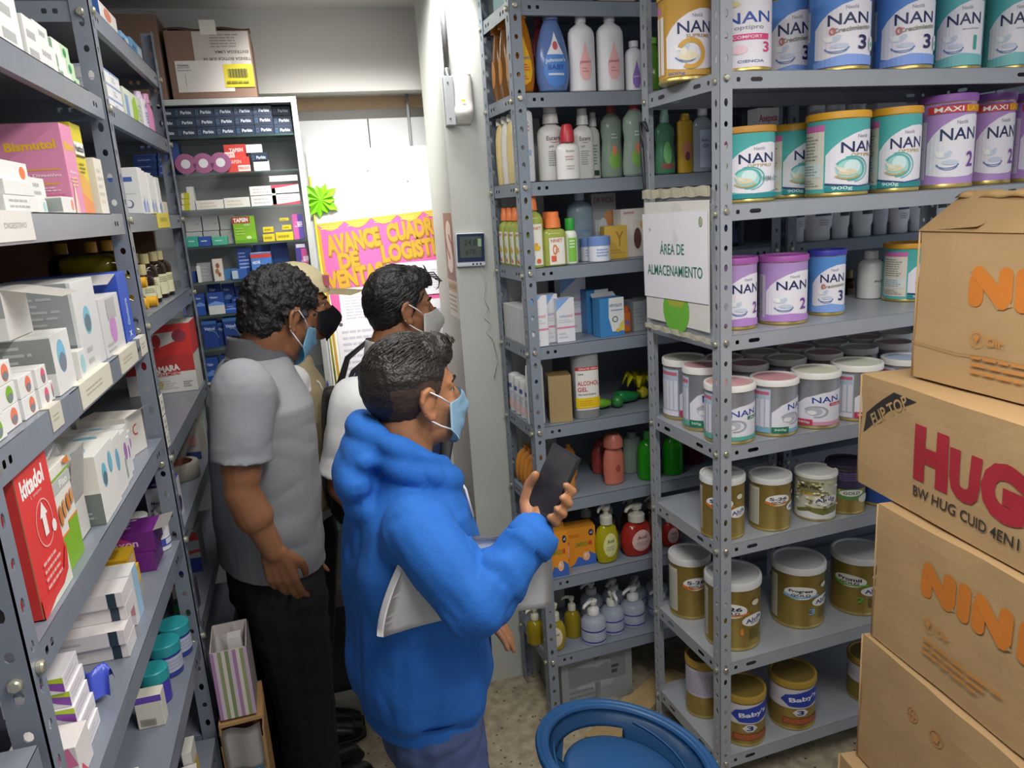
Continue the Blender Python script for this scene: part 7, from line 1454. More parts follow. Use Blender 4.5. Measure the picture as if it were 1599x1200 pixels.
def strands(mb, H, s, roots, m, rnd, lift=.03):
    """locks of hair: short tapering tubes laid along the scalp"""
    for p, d, L, r in roots:
        p = Vector(p); d = Vector(d).normalized(); q = [p]; c = Vector((-.014, 0, .032))
        for i in range(4):
            n = (q[-1]-c); n = Vector((n.x/.0098, n.y/.0059, n.z/.0094)).normalized()
            d = (d+Vector((rnd.uniform(-.12, .12), rnd.uniform(-.12, .12), rnd.uniform(-.12, .12)))).normalized()
            t = (d-n*d.dot(n)+n*lift).normalized(); q.append(q[-1]+t*L/4)
        mb.tube([H @ (x*s) for x in q], [r*s*.6, r*s, r*s, r*s*.8, r*s*.15], m, 5, cap=False)
def scalp(th, ph, k=1.0):                                # a point on the skull: th round from the front, ph up from the horizon
    return Vector((-.014+.099*k*math.cos(th)*math.cos(ph), .077*k*math.sin(th)*math.cos(ph), .032+.097*k*math.sin(ph)))
def hand(b, W, curls, thumb, s=1.0, mirror=1):
    """W: matrix at the wrist, x along the fingers, z out of the back of the hand, thumb on +y*mirror"""
    Y = [.030, .010, -.011, -.030]; KX = [.086, .090, .085, .076]; LN = [(.040, .025, .021), (.044, .028, .022), (.041, .026, .021), (.032, .020, .019)]
    P_ = lambda x, y, z: W @ Vector((x*s, y*s*mirror, z*s))
    for i in range(4):
        b.cap(P_(.004, Y[i]*.62, 0), P_(KX[i], Y[i], 0), .0155*s, .0115*s)
        x, z, a = KX[i], 0.0, 0.0; y = Y[i]
        for j in range(3):
            a += R(curls[i]*(1.0 if j else .9)); L = LN[i][j]; nx, nz = x+L*math.cos(a), z-L*math.sin(a); ny = y+Y[i]*.05
            r = (.0098, .0088, .0078)[j]*s; b.cap(P_(x, y, z), P_(nx, ny, nz), r, r*.9); x, y, z = nx, ny, nz
    b.cap(P_(.012, .016, -.006), P_(.050, .020, -.006), .017*s, .012*s)
    t0 = (.022, .028, -.008); t1, t2, t3 = thumb
    b.cap(P_(*t0), P_(*t1), .0145*s, .0115*s); b.cap(P_(*t1), P_(*t2), .0110*s, .0098*s); b.cap(P_(*t2), P_(*t3), .0098*s, .0080*s)
def frame_x(x, up):
    x = Vector(x).normalized(); z = Vector(up); z = (z-x*z.dot(x)).normalized(); return Matrix((x, z.cross(x), z)).transposed()
def at_frame(p, x, up): return Matrix.Translation(Vector(p)) @ frame_x(x, up).to_4x4()
def folds(amp, fx, fy, fz, seed=0, fine=.0):
    def f(p):
        q = Vector((p.x*fx+seed, p.y*fy+seed*2.3, p.z*fz-seed)); n = noise.noise(q)+.5*noise.noise(q*2.1+Vector((3, 1, 7)))
        r = amp*(abs(n)*1.6-.45)
        if fine: r += fine*noise.noise(p*70)
        return r
    return f
def shoe(parent, heel, toe, off, m, z=0.0):
    b = Blob(); h, t = Vector((heel[0], heel[1], z)), Vector((toe[0], toe[1], z)); d = (t-h).normalized(); L = (t-h).length; u = Vector((0, 0, 1)); sd = Vector((-d.y, d.x, 0))
    P_ = lambda f, w, zz: h+d*(f*L)+sd*w+u*zz
    b.loft([(P_(.0, 0, .05), sd, u, .030, .048), (P_(.10, 0, .055), sd, u, .037, .053), (P_(.35, 0, .050), sd, u, .040, .048), (P_(.62, .0, .040), sd, u, .047, .038), (P_(.85, .0, .030), sd, u, .042, .028), (P_(.97, 0, .024), sd, u, .026, .018)], n=20)
    b.cap(P_(.16, 0, .05), P_(.14, 0, .105), .040, .044)
    o = b.build('shoe', m, .005, 3, parent, off)
    b = Blob(); b.loft([(P_(-.01, 0, .010), sd, u, .034, .0095), (P_(.3, 0, .010), sd, u, .038, .0095), (P_(.65, 0, .010), sd, u, .050, .0095), (P_(.9, 0, .010), sd, u, .042, .0095), (P_(1.01, 0, .010), sd, u, .022, .0095)], n=20, pw=3)
    b.build('sole', P('#17171a', .6), .005, 1, o)
    for c in o.children: c.data.transform(Matrix.Translation(-Vector(off)))
    mb = MB()
    for k in range(4): mb.tube([P_(.40+.06*k, -.022, .088-.006*k)-Vector(off), P_(.43+.06*k, 0, .097-.006*k)-Vector(off), P_(.40+.06*k, .022, .088-.006*k)-Vector(off)], .0022, P('#0e0e10', .6), 5)
    mb.build('laces', o); return o
SKIN_A = M('skin_light_brown', '#a3714f', rough=.48, var=.06, scale=30, sub=.08, bump=.03, bscale=180)
SKIN_B = M('skin_brown', '#8d5f42', rough=.48, var=.07, scale=30, sub=.08, bump=.03, bscale=180)
HAIR = M('black_hair', '#120f10', rough=.42, var=.5, scale=120, bump=.4, bscale=160, spec=.6)
HAIR_B = M('dark_brown_hair', '#1c1614', rough=.40, var=.5, scale=110, bump=.4, bscale=170, spec=.6)
def body_core(b, pel, chest, neck, sh, f, arms, legs, r=1.0):
    """trunk, limbs: pel/chest/neck points, f facing, arms [(shoulder, elbow, wrist)], legs [(hip, knee, ankle, toe)]"""
    f = Vector(f).normalized(); l = Vector((-f.y, f.x, 0)); pel, chest, neck = Vector(pel), Vector(chest), Vector(neck)
    b.loft([(pel-Vector((0, 0, .10)), f, l, .070*r, .120*r), (pel, f, l, .100*r, .155*r), (pel.lerp(chest, .45), f, l, .088*r, .130*r), (chest, f, l, .105*r, .155*r), (chest.lerp(neck, .6), f, l, .085*r, .145*r), (neck, f, l, .055*r, .07*r)])
    for s, e, w in arms: b.cap(chest.lerp(neck, .6), s, .05*r, .05*r); b.cap(s, e, .050*r, .040*r); b.cap(e, w, .041*r, .027*r)
    for h, k, a, t in legs: b.cap(h, k, .082*r, .055*r); b.cap(k, Vector(k).lerp(Vector(a), .3), .054*r, .056*r); b.cap(Vector(k).lerp(Vector(a), .3), a, .056*r, .036*r); b.cap(a, t, .035, .024)

# ---- the young man in the blue hoodie, side-on, holding up a phone
def boy():
    off = Vector((.17, 1.47, 0)); fd = R(8); f = Vector((math.cos(fd), math.sin(fd), 0)); l = Vector((-f.y, f.x, 0)); u = Vector((0, 0, 1))
    H = head_matrix((.184, 1.465, 1.440), 17, 2); nk = Vector((.148, 1.465, 1.30)); ch = Vector((.145, 1.475, 1.13)); pl = Vector((.150, 1.485, .80))
    sr, er, wr = Vector((.150, 1.300, 1.225)), Vector((.222, 1.205, 1.105)), Vector((.350, 1.235, 1.212))
    sl, el, wl = Vector((.165, 1.645, 1.225)), Vector((.215, 1.640, .995)), Vector((.245, 1.51, .972))
    legs = [((.155, 1.395, .78), (.185, 1.385, .42), (.165, 1.385, .08), (.33, 1.40, .035)), ((.160, 1.575, .78), (.190, 1.585, .42), (.17, 1.59, .08), (.335, 1.62, .035))]
    b = Blob(); head(b, H, .93); b.cap(H @ Vector((-.022, 0, -.05)), nk, .054, .060); body_core(b, pl, ch, nk, None, f, [(sr, er, wr), (sl, el, wl)], legs, .95)
    # right hand round the phone
    pu = Vector((.47, 0, .88)).normalized(); pw = Vector((.375, -.92, -.17)); pw = (pw-pu*pw.dot(pu)).normalized(); pn = pw.cross(pu).normalized()      # phone: long axis, wide axis, screen normal
    if pn.x > 0: pn = -pn
    ptop = Vector((.424, 1.250, 1.357)); pc = ptop-pu*.076
    W = at_frame(wr, (pc-pu*.03-pn*.012)-wr, -pn*-1.0)
    Wr = Matrix.Translation(wr) @ Matrix(((pu*.92+pw*.1).normalized(), -pw, -pn)).transposed().to_4x4()
    # x along the phone, thumb side -pw (far edge), back of the hand away from the screen
    ax = (pu*.95+pw*.10-pn*.18).normalized(); az = (-pn-ax*(-pn).dot(ax)).normalized(); ay = az.cross(ax)
    Wr = Matrix.Translation(wr) @ Matrix((ax, ay, az)).transposed().to_4x4(); mir = 1 if ay.dot(-pw) > 0 else -1
    def hand_phone():
        s = .95; Q = lambda a, c, d: pc+pw*a+pu*c+pn*d
        base = wr
        for i, (c, e) in enumerate([(.018, .0), (-.004, .004), (-.026, .002), (-.046, -.004)]):     # four fingers: across the back, tips round the near edge
            k0 = Q(-.022+.004*i, c-.034, -.016); k1 = Q(.018, c-.012, -.017); k2 = Q(.0455+e, c-.002, -.006); k3 = Q(.0405+e, c+.004, .0105)
            b.cap(base.lerp(k0, .15), k0, .016, .012); b.chain([k0, k1, k2, k3], [.0112, .0098, .0088, .0074])
        b.cap(base, Q(-.012, -.062, -.014), .026, .022); b.cap(Q(-.012, -.062, -.014), Q(-.020, -.036, -.017), .020, .014); b.cap(base, Q(.012, -.058, -.016), .024, .016)
        t0, t1, t2, t3 = base.lerp(Q(-.03, -.06, -.006), .5), Q(-.043, -.050, -.004), Q(-.0465, -.016, .004), Q(-.036, .008, .0115)      # thumb along the far edge
        b.chain([t0, t1, t2, t3], [.019, .0145, .0112, .0088])
    hand_phone()
    Wl = at_frame(wl, (.62, -.60, -.35), (.25, .1, .97)); hand(b, Wl, [12, 14, 16, 18], [(.046, .052, -.018), (.072, .056, -.026), (.092, .050, -.032)], .95, mirror=-1)
    root = b.build('person', SKIN_A, .0046, 2, None, off); root.location = off
    tag(root, 'person in a blue hooded sweatshirt and jeans holding up a phone', 'person')
    # sweatshirt
    HOOD = M('blue_fleece', '#1f62b4', rough=.85, var=.07, scale=60, bump=.12, bscale=220)
    b = Blob(); z = lambda p, q: Vector(p)+u*q
    b.loft([(Vector((.142, 1.475, .787)), f, l, .122, .168), (Vector((.140, 1.475, .82)), f, l, .140, .186), (Vector((.142, 1.475, .875)), f, l, .147, .190), (Vector((.150, 1.475, 1.0)), f, l, .142, .182), (Vector((.150, 1.475, 1.13)), f, l, .137, .182), (Vector((.150, 1.475, 1.22)), f, l, .118, .170), (Vector((.150, 1.470, 1.275)), f, l, .085, .115), (Vector((.152, 1.468, 1.315)), f, l, .068, .078)])
    for s_, e_, w_ in ((sr, er, wr), (sl, el, wl)):
        m_ = s_.lerp(e_, .5); b.chain([s_.lerp(ch, .25), s_, m_, e_], [.072, .072, .068, .059]); fm = e_.lerp(w_, .55); b.chain([e_, fm, e_.lerp(w_, .86)], [.059, .052, .047]); b.cap(e_.lerp(w_, .86), e_.lerp(w_, .97), .043, .041)
    # hood lying on the back and round the neck
    for t in range(16):
        a = R(-140+280*t/15); a2 = R(-140+280*(t+1)/15)
        def pt(a_): c = math.cos(a_); return Vector((.155, 1.468, 1.362))-f*(.078*c)+l*(.086*math.sin(a_))+u*(.030*c-.022*(1-c)*.75)
        if t < 15: b.cap(pt(a), pt(a2), .021+.006*math.cos(a), .021+.006*math.cos(a2))
        if t < 15: b.cap(pt(a)-u*.04+f*.01, pt(a2)-u*.04+f*.01, .030, .030)
    b.ell((.072, 1.467, 1.345), (.050, .098, .040), rot=Matrix.Rotation(R(-40), 4, 'Y')); b.ell((.050, 1.467, 1.300), (.046, .104, .055)); b.ell((.062, 1.465, 1.245), (.042, .095, .05))
    b.ell((.245, 1.475, .87), (.055, .12, .085))
    def fo(p):
        n = folds(.011, 7, 7, 5, 3)(p)+.004*noise.noise(Vector((p.x*16, p.y*16, p.z*9)))
        d = min((p-er).length, (p-el).length); n += .0045*math.exp(-(d/.07)**2)*math.sin(75*((p-er).dot((wr-er).normalized()))+2*noise.noise(p*12))
        t = (p-wr).dot((er-wr).normalized()); 
        if (p-wr).length < .12 and t > .025: n += .0045*math.sin(t*95+3*noise.noise(p*14))
        pass
        return n
    hd = b.build('hooded_sweatshirt', HOOD, .0058, 3, root, off, fold=fo)
    # ribbed cuff and hem
    for e_, w_ in ((er, wr), (el, wl)):
        mb = MB(); d = (w_-e_).normalized(); c0 = e_.lerp(w_, .84)-off; 
        mb.tube([c0+d*.0, c0+d*.012, c0+d*.034, c0+d*.046], [.046, .0485, .046, .040], HOOD, 28); mb.build('cuff', hd)
    mb = MB()
    mb.lathe([(.122, 0), (.130, .004), (.133, .02), (.131, .045), (.138, .055)], HOOD, n=44, sx=1.0, sy=1.34, T=Matrix.Translation(Vector((.142, 1.475, .760))-off) @ Matrix.Rotation(fd, 4, 'Z')); mb.build('waistband', hd)
    mb = MB(); mb.tube([Vector((.235, 1.425, 1.30))-off, Vector((.262, 1.415, 1.25))-off, Vector((.272, 1.41, 1.19))-off], .003, P('#d9dde2', .6), 6); mb.build('drawstring', hd)
    # jeans
    JEAN = M('blue_denim', '#46567f', rough=.8, var=.22, scale=26, bump=.12, bscale=300)
    b = Blob(); b.loft([(Vector((.150, 1.485, .66)), f, l, .10, .155), (Vector((.148, 1.485, .74)), f, l, .118, .165), (Vector((.150, 1.485, .86)), f, l, .108, .152)])
    for h, k, a, t in legs: h, k, a = Vector(h), Vector(k), Vector(a); b.chain([h-u*.02, k, k.lerp(a, .4), a+u*.01], [.102, .078, .074, .068])
    jn = b.build('jeans', JEAN, .006, 4, root, off, fold=folds(.006, 9, 9, 14, 1))
    mb = MB(); B0 = lambda a, zz: Vector((.148, 1.485, zz))+f*(.121*math.cos(R(a)))+l*(.170*math.sin(R(a)))-off
    mb.tube([B0(-150, .675), B0(-145, .625), B0(-125, .600), B0(-108, .625), B0(-104, .675)], .0016, P('#8f93a8', .7), 5); mb.build('pocket_stitching', jn)
    mb = MB(); mb.tube([B0(-78, .665), B0(-62, .655), B0(-50, .690)], .0022, P('#a38a72', .7), 5); mb.build('pocket_edge', jn)
    SN = M('white_trainer', '#c9c9c6', rough=.5)
    for h, k, a, t in legs: shoe(root, (a[0]-.07, a[1]-.012), (t[0]+.03, t[1]+.012), off, SN)
    # head: hair, mask, eyes
    eyes(H, .93, root, off); mask(H, .93, root, off, '#a9d2ea')
    rnd = random.Random(5); HL = Matrix.Translation(-off) @ H
    b = Blob(); S = H @ Matrix.Scale(.93, 4)
    b.ell((-.018, 0, .036), (.1015, .0795, .0985), S); b.ell((.012, 0, .084), (.082, .062, .054), S); b.ell((.055, 0, .104), (.034, .052, .030), S); b.ell((-.05, 0, .04), (.068, .076, .085), S)
    Hi = H.inverted()
    def hairline(p):
        q = (Hi @ p)/.93; x, z_ = q.x, q.z
        if x > .092 and z_ < .085: return True
        if x > .050: line = .062+(x-.050)*.45
        elif x > .012: line = -.012+(x-.012)*1.95
        elif x > -.012: line = -.004
        elif x > -.03: line = -.004-(-.012-x)*2.6
        else: line = -.052
        return z_ < line
    hr = b.build('hair', HAIR_B, .004, 1, root, off, cut=hairline, fold=folds(.0016, 60, 60, 40, 2))
    hr.data.materials.append(M('short_faded_hair', '#3a2a22', rough=.7, var=.35, scale=160, bump=.2, bscale=300))
    for fc in hr.data.polygons:
        q = (Hi @ (fc.center+off))/.93
        if q.z < .040+.012*noise.noise(q*40) and q.x > -.075-.2*max(0, q.z): fc.material_index = 1
    mb = MB(); roots = []
    for i in range(620):
        th = rnd.uniform(-math.pi, math.pi); ph = rnd.uniform(.62, 1.5); p = scalp(th, ph, 1.075+.02*(ph > .9))
        if p.x > .082: continue
        roots.append((p, (-.55+rnd.uniform(-.2, .2), rnd.uniform(-.15, .15), -.3), rnd.uniform(.022, .036), rnd.uniform(.0012, .0020)))
    for i in range(110): roots.append(((.070+rnd.uniform(-.03, .012), rnd.uniform(-.050, .050), .112+rnd.uniform(-.012, .004)), (.25, rnd.uniform(-.25, .25), .9), rnd.uniform(.014, .024), .0024))
    strands(mb, HL, .93, roots, HAIR_B, rnd); mb.build('hair_locks', hr)
    # the phone and the folder are things of their own
    mb = MB(); T = Matrix.Translation(pc) @ Matrix((pw, pu, pn)).transposed().to_4x4(); T0 = Matrix((pw, pu, pn)).transposed().to_4x4()
    mb.box((-.037, -.076, -.004), (.037, .076, .004), P('#23262b', .3), T=T0, bev=.0035); ph = thing('mobile_phone', 'dark mobile phone held up in the raised hand of the person in blue', 'phone', pc); mb.build('phone_body', ph)
    mb = MB(); mb.box((-.0345, -.0725, .0041), (.0345, .0725, .0046), M('phone_screen', '#2c2a2e', rough=.08, var=.7, scale=18), T=T0); mb.build('screen', ph)
    fo_c = Vector((.222, 1.274, 1.122)); fl = thing('document_folder', 'white plastic folder squeezed under the right arm of the person in blue', 'folder', fo_c)
    WP = M('glossy_white_sheet', '#eeeded', rough=.4, var=.02)
    def leaf(dy, bow): return lambda s, t: Vector((-.160+.320*s+(.062*t**1.5 if s < .5 else 0)*(1-s*2), dy+bow*math.sin(math.pi*t)*(1 if s < .6 else .5)+.006*math.sin(5*s), -.070+.150*t+.006*math.sin(4*s)))
    mb = MB(); mb.sheet(leaf(-.010, -.004), 16, 12, WP, thick=.001); mb.build('front_cover', fl)
    mb = MB(); mb.sheet(leaf(.010, .002), 16, 12, WP, thick=.001); mb.build('back_cover', fl)
    mb = MB(); mb.sheet(lambda s, t: Vector((-.160+.062*t**1.5-.011*math.sin(math.pi*s), -.010+.020*s, -.070+.150*t)), 8, 10, WP, thick=.001); mb.build('spine', fl)
    mb = MB(); mb.sheet(leaf(.0, 0), 12, 8, P('#e6e4e0', .7), thick=.003); mb.build('papers', fl)
    return root
boy()

# ---- the man in the grey polo shirt, head bowed, right arm hanging
def polo_man():
    off = Vector((-.17, 2.10, 0)); fd = R(24); f = Vector((math.cos(fd), math.sin(fd), 0)); l = Vector((-f.y, f.x, 0)); u = Vector((0, 0, 1))
    H = head_matrix((-.066, 2.03, 1.552), 32, 26); nk = Vector((-.135, 2.035, 1.445)); ch = Vector((-.155, 2.05, 1.24)); pl = Vector((-.175, 2.085, .87))
    sr = on_y(380, 608, 1.845); er = on_y(377, 768, 1.82); wr = on_y(428, 862, 1.83)
    sl, el, wl = Vector((-.20, 2.215, 1.37)), Vector((-.20, 2.245, 1.10)), Vector((-.13, 2.25, .88))
    legs = [((-.150, 2.005, .84), (-.145, 2.06, .46), (-.150, 2.11, .085), (-.03, 2.20, .035)), ((-.205, 2.165, .84), (-.190, 2.20, .46), (-.195, 2.235, .085), (-.07, 2.30, .035))]
    b = Blob(); head(b, H, .92); b.cap(H @ Vector((-.025, 0, -.045)), nk, .057, .064); body_core(b, pl, ch, nk, None, f, [(sr, er, wr), (sl, el, wl)], legs, 1.02)
    b.cap(er, er.lerp(wr, .4), .042, .046); b.cap(sr.lerp(er, .35), sr.lerp(er, .85), .055, .046)
    Wm = at_frame(wr, (on_y(452, 935, 1.85)-wr), (-.25, -.95, .1)); hand(b, Wm, [14, 17, 20, 24], [(.050, .050, -.014), (.078, .052, -.022), (.100, .046, -.030)], 1.02, mirror=1)
    Wl = at_frame(wl, (.35, -.05, -.95), (-.3, .9, 0)); hand(b, Wl, [20, 20, 22, 24], [(.05, .045, -.02), (.075, .05, -.03), (.095, .045, -.04)], 1.0, mirror=-1)
    root = b.build('person', SKIN_B, .0048, 4, None, off); root.location = off
    tag(root, 'person with black curly hair in a grey polo shirt and black trousers, head bowed', 'person')
    POLO = M('grey_pique', '#8b8d92', rough=.85, var=.06, scale=90, bump=.12, bscale=300)
    b = Blob(); b.loft([(Vector((-.175, 2.085, .875)), f, l, .128, .182), (Vector((-.175, 2.08, .93)), f, l, .130, .185), (Vector((-.168, 2.07, 1.06)), f, l, .132, .180), (Vector((-.155, 2.055, 1.22)), f, l, .126, .190), (Vector((-.150, 2.045, 1.34)), f, l, .118, .190), (Vector((-.142, 2.04, 1.425)), f, l, .085, .13), (Vector((-.135, 2.037, 1.470)), f, l, .070, .080)])
    for s_, e_, k in ((sr, er, .62), (sl, el, .62)): m_ = s_.lerp(e_, k); b.chain([s_.lerp(ch, .3), s_, s_.lerp(e_, .12)], [.078, .073, .072]); b.sleeve(s_, s_.lerp(e_, .70), .073, .070)
    pf = folds(.0055, 5, 5, 8, 8)
    po = b.build('polo_shirt', POLO, .006, 4, root, off, fold=lambda p: pf(p)*(.5 if p.z > 1.3 else 1))
    mb = MB()                                             # collar
    def col(s, t):
        a = R(-165+330*s); r = .072+.014*t; return Vector((-.130, 2.036, 1.478))+f*(r*.98*math.cos(a+math.pi))+l*(r*1.04*math.sin(a+math.pi))+u*(.042-.058*t-.034*(1-math.cos(a))*.5)-off
    mb.sheet(col, 36, 6, M('grey_collar_rib', '#7d7f85', rough=.85, var=.05, bump=.1, bscale=300), thick=.003); mb.build('collar', po)
    mb = MB(); mb.sheet(lambda s, t: Vector((-.136, 2.036, 1.462))+f*(.073*math.cos(R(-60+120*s)))+l*(.078*math.sin(R(-60+120*s)))+u*(-.012-.028*t)-off, 12, 3, P('#2c3038', .8), thick=.002); mb.build('collar_facing', po)
    TR = M('black_trousers', '#16171c', rough=.8, var=.15, scale=30, bump=.06, bscale=250)
    b = Blob(); b.loft([(Vector((-.175, 2.085, .76)), f, l, .12, .175), (Vector((-.175, 2.085, .88)), f, l, .118, .172), (Vector((-.175, 2.085, .93)), f, l, .112, .165)])
    for h, k, a, t in legs: h, k, a = Vector(h), Vector(k), Vector(a); b.chain([h-u*.03, k, a+u*.02], [.112, .090, .078])
    b.build('trousers', TR, .006, 4, root, off, fold=folds(.006, 8, 8, 12, 4))
    LE = M('black_leather', '#191a1e', rough=.32, var=.2, scale=40, bump=.06, bscale=60)
    for h, k, a, t in legs: d = (Vector(t)-Vector(a)); d.z = 0; d.normalize(); q = Vector(a)-d*.07; shoe(root, (q.x, q.y), (q.x+d.x*.285, q.y+d.y*.285), off, LE)
    eyes(H, .92, root, off); mask(H, .92, root, off, '#8fc3e2')
    rnd = random.Random(9); H = H @ Matrix.Scale(.90, 4); Hi = H.inverted(); b = Blob()
    b.ell((-.020, 0, .040), (.106, .086, .102), H); b.ell((-.060, 0, -.02), (.058, .074, .075), H)
    for i in range(420):
        th = rnd.uniform(-math.pi, math.pi); ph = rnd.uniform(-.75, 1.55); p = scalp(th, ph, rnd.uniform(1.06, 1.14)); b.ell(p, (rnd.uniform(.008, .014),)*3, H)
    def hl(p):
        q = Hi @ p; x, z_ = q.x, q.z
        if x > .105 and z_ < .06: return True
        line = .052+(x-.05)*.3 if x > .05 else (-.005+(x-.015)*1.6 if x > .015 else (.004 if x > -.03 else -.085-(x+.03)*.2))
        return z_ < line
    b.build('hair', M('black_curly_hair', '#151214', rough=.55, var=.5, scale=90, bump=.6, bscale=130), .0042, 1, root, off, cut=hl, fold=folds(.006, 75, 75, 75, 1))
    return root
polo_man()

# ---- the man in white shirt, navy waistcoat and backpack
def vest_man():
    off = Vector((.22, 2.25, 0)); fd = R(4); f = Vector((math.cos(fd), math.sin(fd), 0)); l = Vector((-f.y, f.x, 0)); u = Vector((0, 0, 1))
    H = head_matrix((.274, 2.26, 1.512), 8, 4); nk = Vector((.220, 2.255, 1.385)); ch = Vector((.218, 2.26, 1.19)); pl = Vector((.222, 2.265, .84))
    sr, er, wr = on_y(558, 628, 2.09), on_y(534, 760, 2.10), Vector((.16, 2.08, .86))
    sl, el, wl = Vector((.215, 2.44, 1.30)), Vector((.25, 2.47, 1.05)), Vector((.33, 2.44, .84))
    legs = [((.205, 2.17, .82), (.215, 2.18, .45), (.19, 2.19, .08), (.33, 2.20, .035)), ((.205, 2.34, .82), (.215, 2.35, .45), (.20, 2.36, .08), (.34, 2.38, .035))]
    b = Blob(); head(b, H, .95); b.cap(H @ Vector((-.022, 0, -.05)), nk, .058, .064); body_core(b, pl, ch, nk, None, f, [(sr, er, wr), (sl, el, wl)], legs, 1.0)
    hand(b, at_frame(wr, (.1, .0, -1), (-.2, -.95, 0)), [18, 20, 22, 25], [(.05, .05, -.015), (.078, .052, -.02), (.1, .046, -.03)], 1.0, mirror=1); hand(b, at_frame(wl, (.3, -.1, -.95), (.2, .9, 0)), [22, 22, 24, 26], [(.05, .045, -.02), (.075, .05, -.03), (.095, .045, -.04)], 1.0, mirror=-1)
    root = b.build('person', SKIN_B, .0050, 2, None, off); root.location = off
    tag(root, 'person in white shirt and navy waistcoat with a white cup mask and backpack', 'person')
    SHW = M('white_shirt', '#d3d3d3', rough=.8, var=.03, scale=40, bump=.05, bscale=200)
    b = Blob(); b.loft([(Vector((0.222, 2.268, .86)), f, l, .120, .172), (Vector((0.220, 2.263, 1.02)), f, l, .122, .172), (Vector((0.217, 2.258, 1.18)), f, l, .126, .185), (Vector((0.219, 2.256, 1.29)), f, l, .105, .18), (Vector((0.222, 2.253, 1.36)), f, l, .075, .11), (Vector((0.223, 2.253, 1.395)), f, l, .066, .072)])
    for s_, e_ in ((sr, er), (sl, el)): b.chain([s_.lerp(ch, .3), s_, s_.lerp(e_, .12)], [.078, .075, .073]); b.sleeve(s_, s_.lerp(e_, .85), .075, .071)
    sh = b.build('shirt', SHW, .006, 4, root, off, fold=folds(.008, 7, 7, 6, 6))
    mb = MB()
    def col(s, t):
        a = R(-160+320*s); r = .067+.010*t; return Vector((0.224, 2.253, 1.400))+f*(r*math.cos(a+math.pi))+l*(r*1.06*math.sin(a+math.pi))+u*(.038-.045*t-.03*(1-math.cos(a))*.5)-off
    mb.sheet(col, 30, 5, SHW, thick=.003); mb.build('collar', sh)
    NV = M('navy_waistcoat', '#1f2f52', rough=.75, var=.08, scale=40, bump=.05, bscale=200)
    b = Blob(); b.loft([(Vector((0.222, 2.268, .90)), f, l, .140, .190), (Vector((0.220, 2.263, 1.05)), f, l, .142, .190), (Vector((0.217, 2.258, 1.18)), f, l, .147, .196), (Vector((0.219, 2.256, 1.27)), f, l, .130, .178), (Vector((0.222, 2.253, 1.345)), f, l, .098, .142), (Vector((0.223, 2.253, 1.372)), f, l, .078, .088)])
    b.build('waistcoat', NV, .006, 3, root, off, fold=folds(.003, 7, 7, 6, 7))
    TR = MATS['black_trousers']; b = Blob(); b.loft([(Vector((0.222, 2.268, .74)), f, l, .118, .17), (Vector((0.222, 2.268, .90)), f, l, .115, .165)])
    for h, k, a, t in legs: h, k, a = Vector(h), Vector(k), Vector(a); b.chain([h-u*.03, k, a+u*.02], [.108, .086, .076])
    b.build('trousers', TR, .007, 4, root, off, fold=folds(.005, 8, 8, 12, 2))
    for h, k, a, t in legs: shoe(root, (a[0]-.07, a[1]-.01), (a[0]+.21, a[1]+.02), off, MATS['black_leather'])
    eyes(H, .95, root, off); mask(H, .95, root, off, '#d6d8d6', cup=True)
    rnd = random.Random(3); Hi = H.inverted(); b = Blob(); S = H @ Matrix.Scale(.94, 4)
    b.ell((-.022, 0, .040), (.106, .084, .104), S); b.ell((-.055, 0, .0), (.060, .074, .075), S); b.ell((.02, 0, .085), (.080, .068, .056), S)
    def hl(p):
        q = (Hi @ p)/.94; x, z_ = q.x, q.z
        if x > .098 and z_ < .075: return True
        line = .066+(x-.05)*.3 if x > .045 else (-.02+(x-.012)*2.6 if x > .012 else (.0 if x > -.018 else -.082))
        return z_ < line
    hr = b.build('hair', HAIR, .0045, 1, root, off, cut=hl, fold=folds(.004, 35, 35, 25, 5))
    mb = MB(); roots = []
    for i in range(420):
        th = rnd.uniform(-math.pi, math.pi); ph = rnd.uniform(-.3, 1.5); p = scalp(th, ph, 1.10)
        if p.x > .06 or (p.x > -.03 and p.z < .03): continue
        roots.append((p, Vector((-.7, rnd.uniform(-.25, .25), -.55)), rnd.uniform(.030, .05), rnd.uniform(.002, .0032)))
    for i in range(60): roots.append(((.050+rnd.uniform(-.02, .02), rnd.uniform(-.055, .055), .115+rnd.uniform(-.02, .008)), (.3, rnd.uniform(-.5, .5), .8), rnd.uniform(.016, .03), .0028))
    strands(mb, Matrix.Translation(-off) @ H, .94, roots, HAIR, rnd)
    for i in range(5):
        y = -.012-.010*i; q = [Vector((.070+.004*i, y, .108-.004*i)), Vector((.094+.003*i, y-.006, .110-.006*i)), Vector((.108-.002*i, y-.010, .090)), Vector((.108-.004*i, y-.010, .068)), Vector((.098, y-.008, .058+.002*i))]
        mb.tube([Matrix.Translation(-off) @ H @ x for x in q], [.0020, .0018, .0014, .0010, .0005], HAIR, 5)
    mb.build('hair_locks', hr)
    BK = M('black_nylon', '#17181c', rough=.6, var=.15, scale=50, bump=.1, bscale=200)
    bp = thing('backpack', 'black backpack on the back of the person in the navy waistcoat', 'backpack', Vector((.045, 2.245, .90)))
    b = Blob(); b.loft([(Vector((0, 0, .0)), f, l, .030, .07), (Vector((-.0, 0, .03)), f, l, .044, .082), (Vector((-.002, 0, .20)), f, l, .048, .086), (Vector((0, 0, .34)), f, l, .040, .08), (Vector((.006, 0, .40)), f, l, .028, .06)], pw=3); b.build('bag_body', BK, .006, 3, bp, fold=folds(.006, 10, 10, 8, 3))
    b = Blob(); b.loft([(Vector((-.046, 0, .05)), f, l, .012, .06), (Vector((-.048, 0, .10)), f, l, .014, .064), (Vector((-.042, 0, .17)), f, l, .012, .06)], pw=3); b.build('front_pocket', BK, .006, 2, bp)
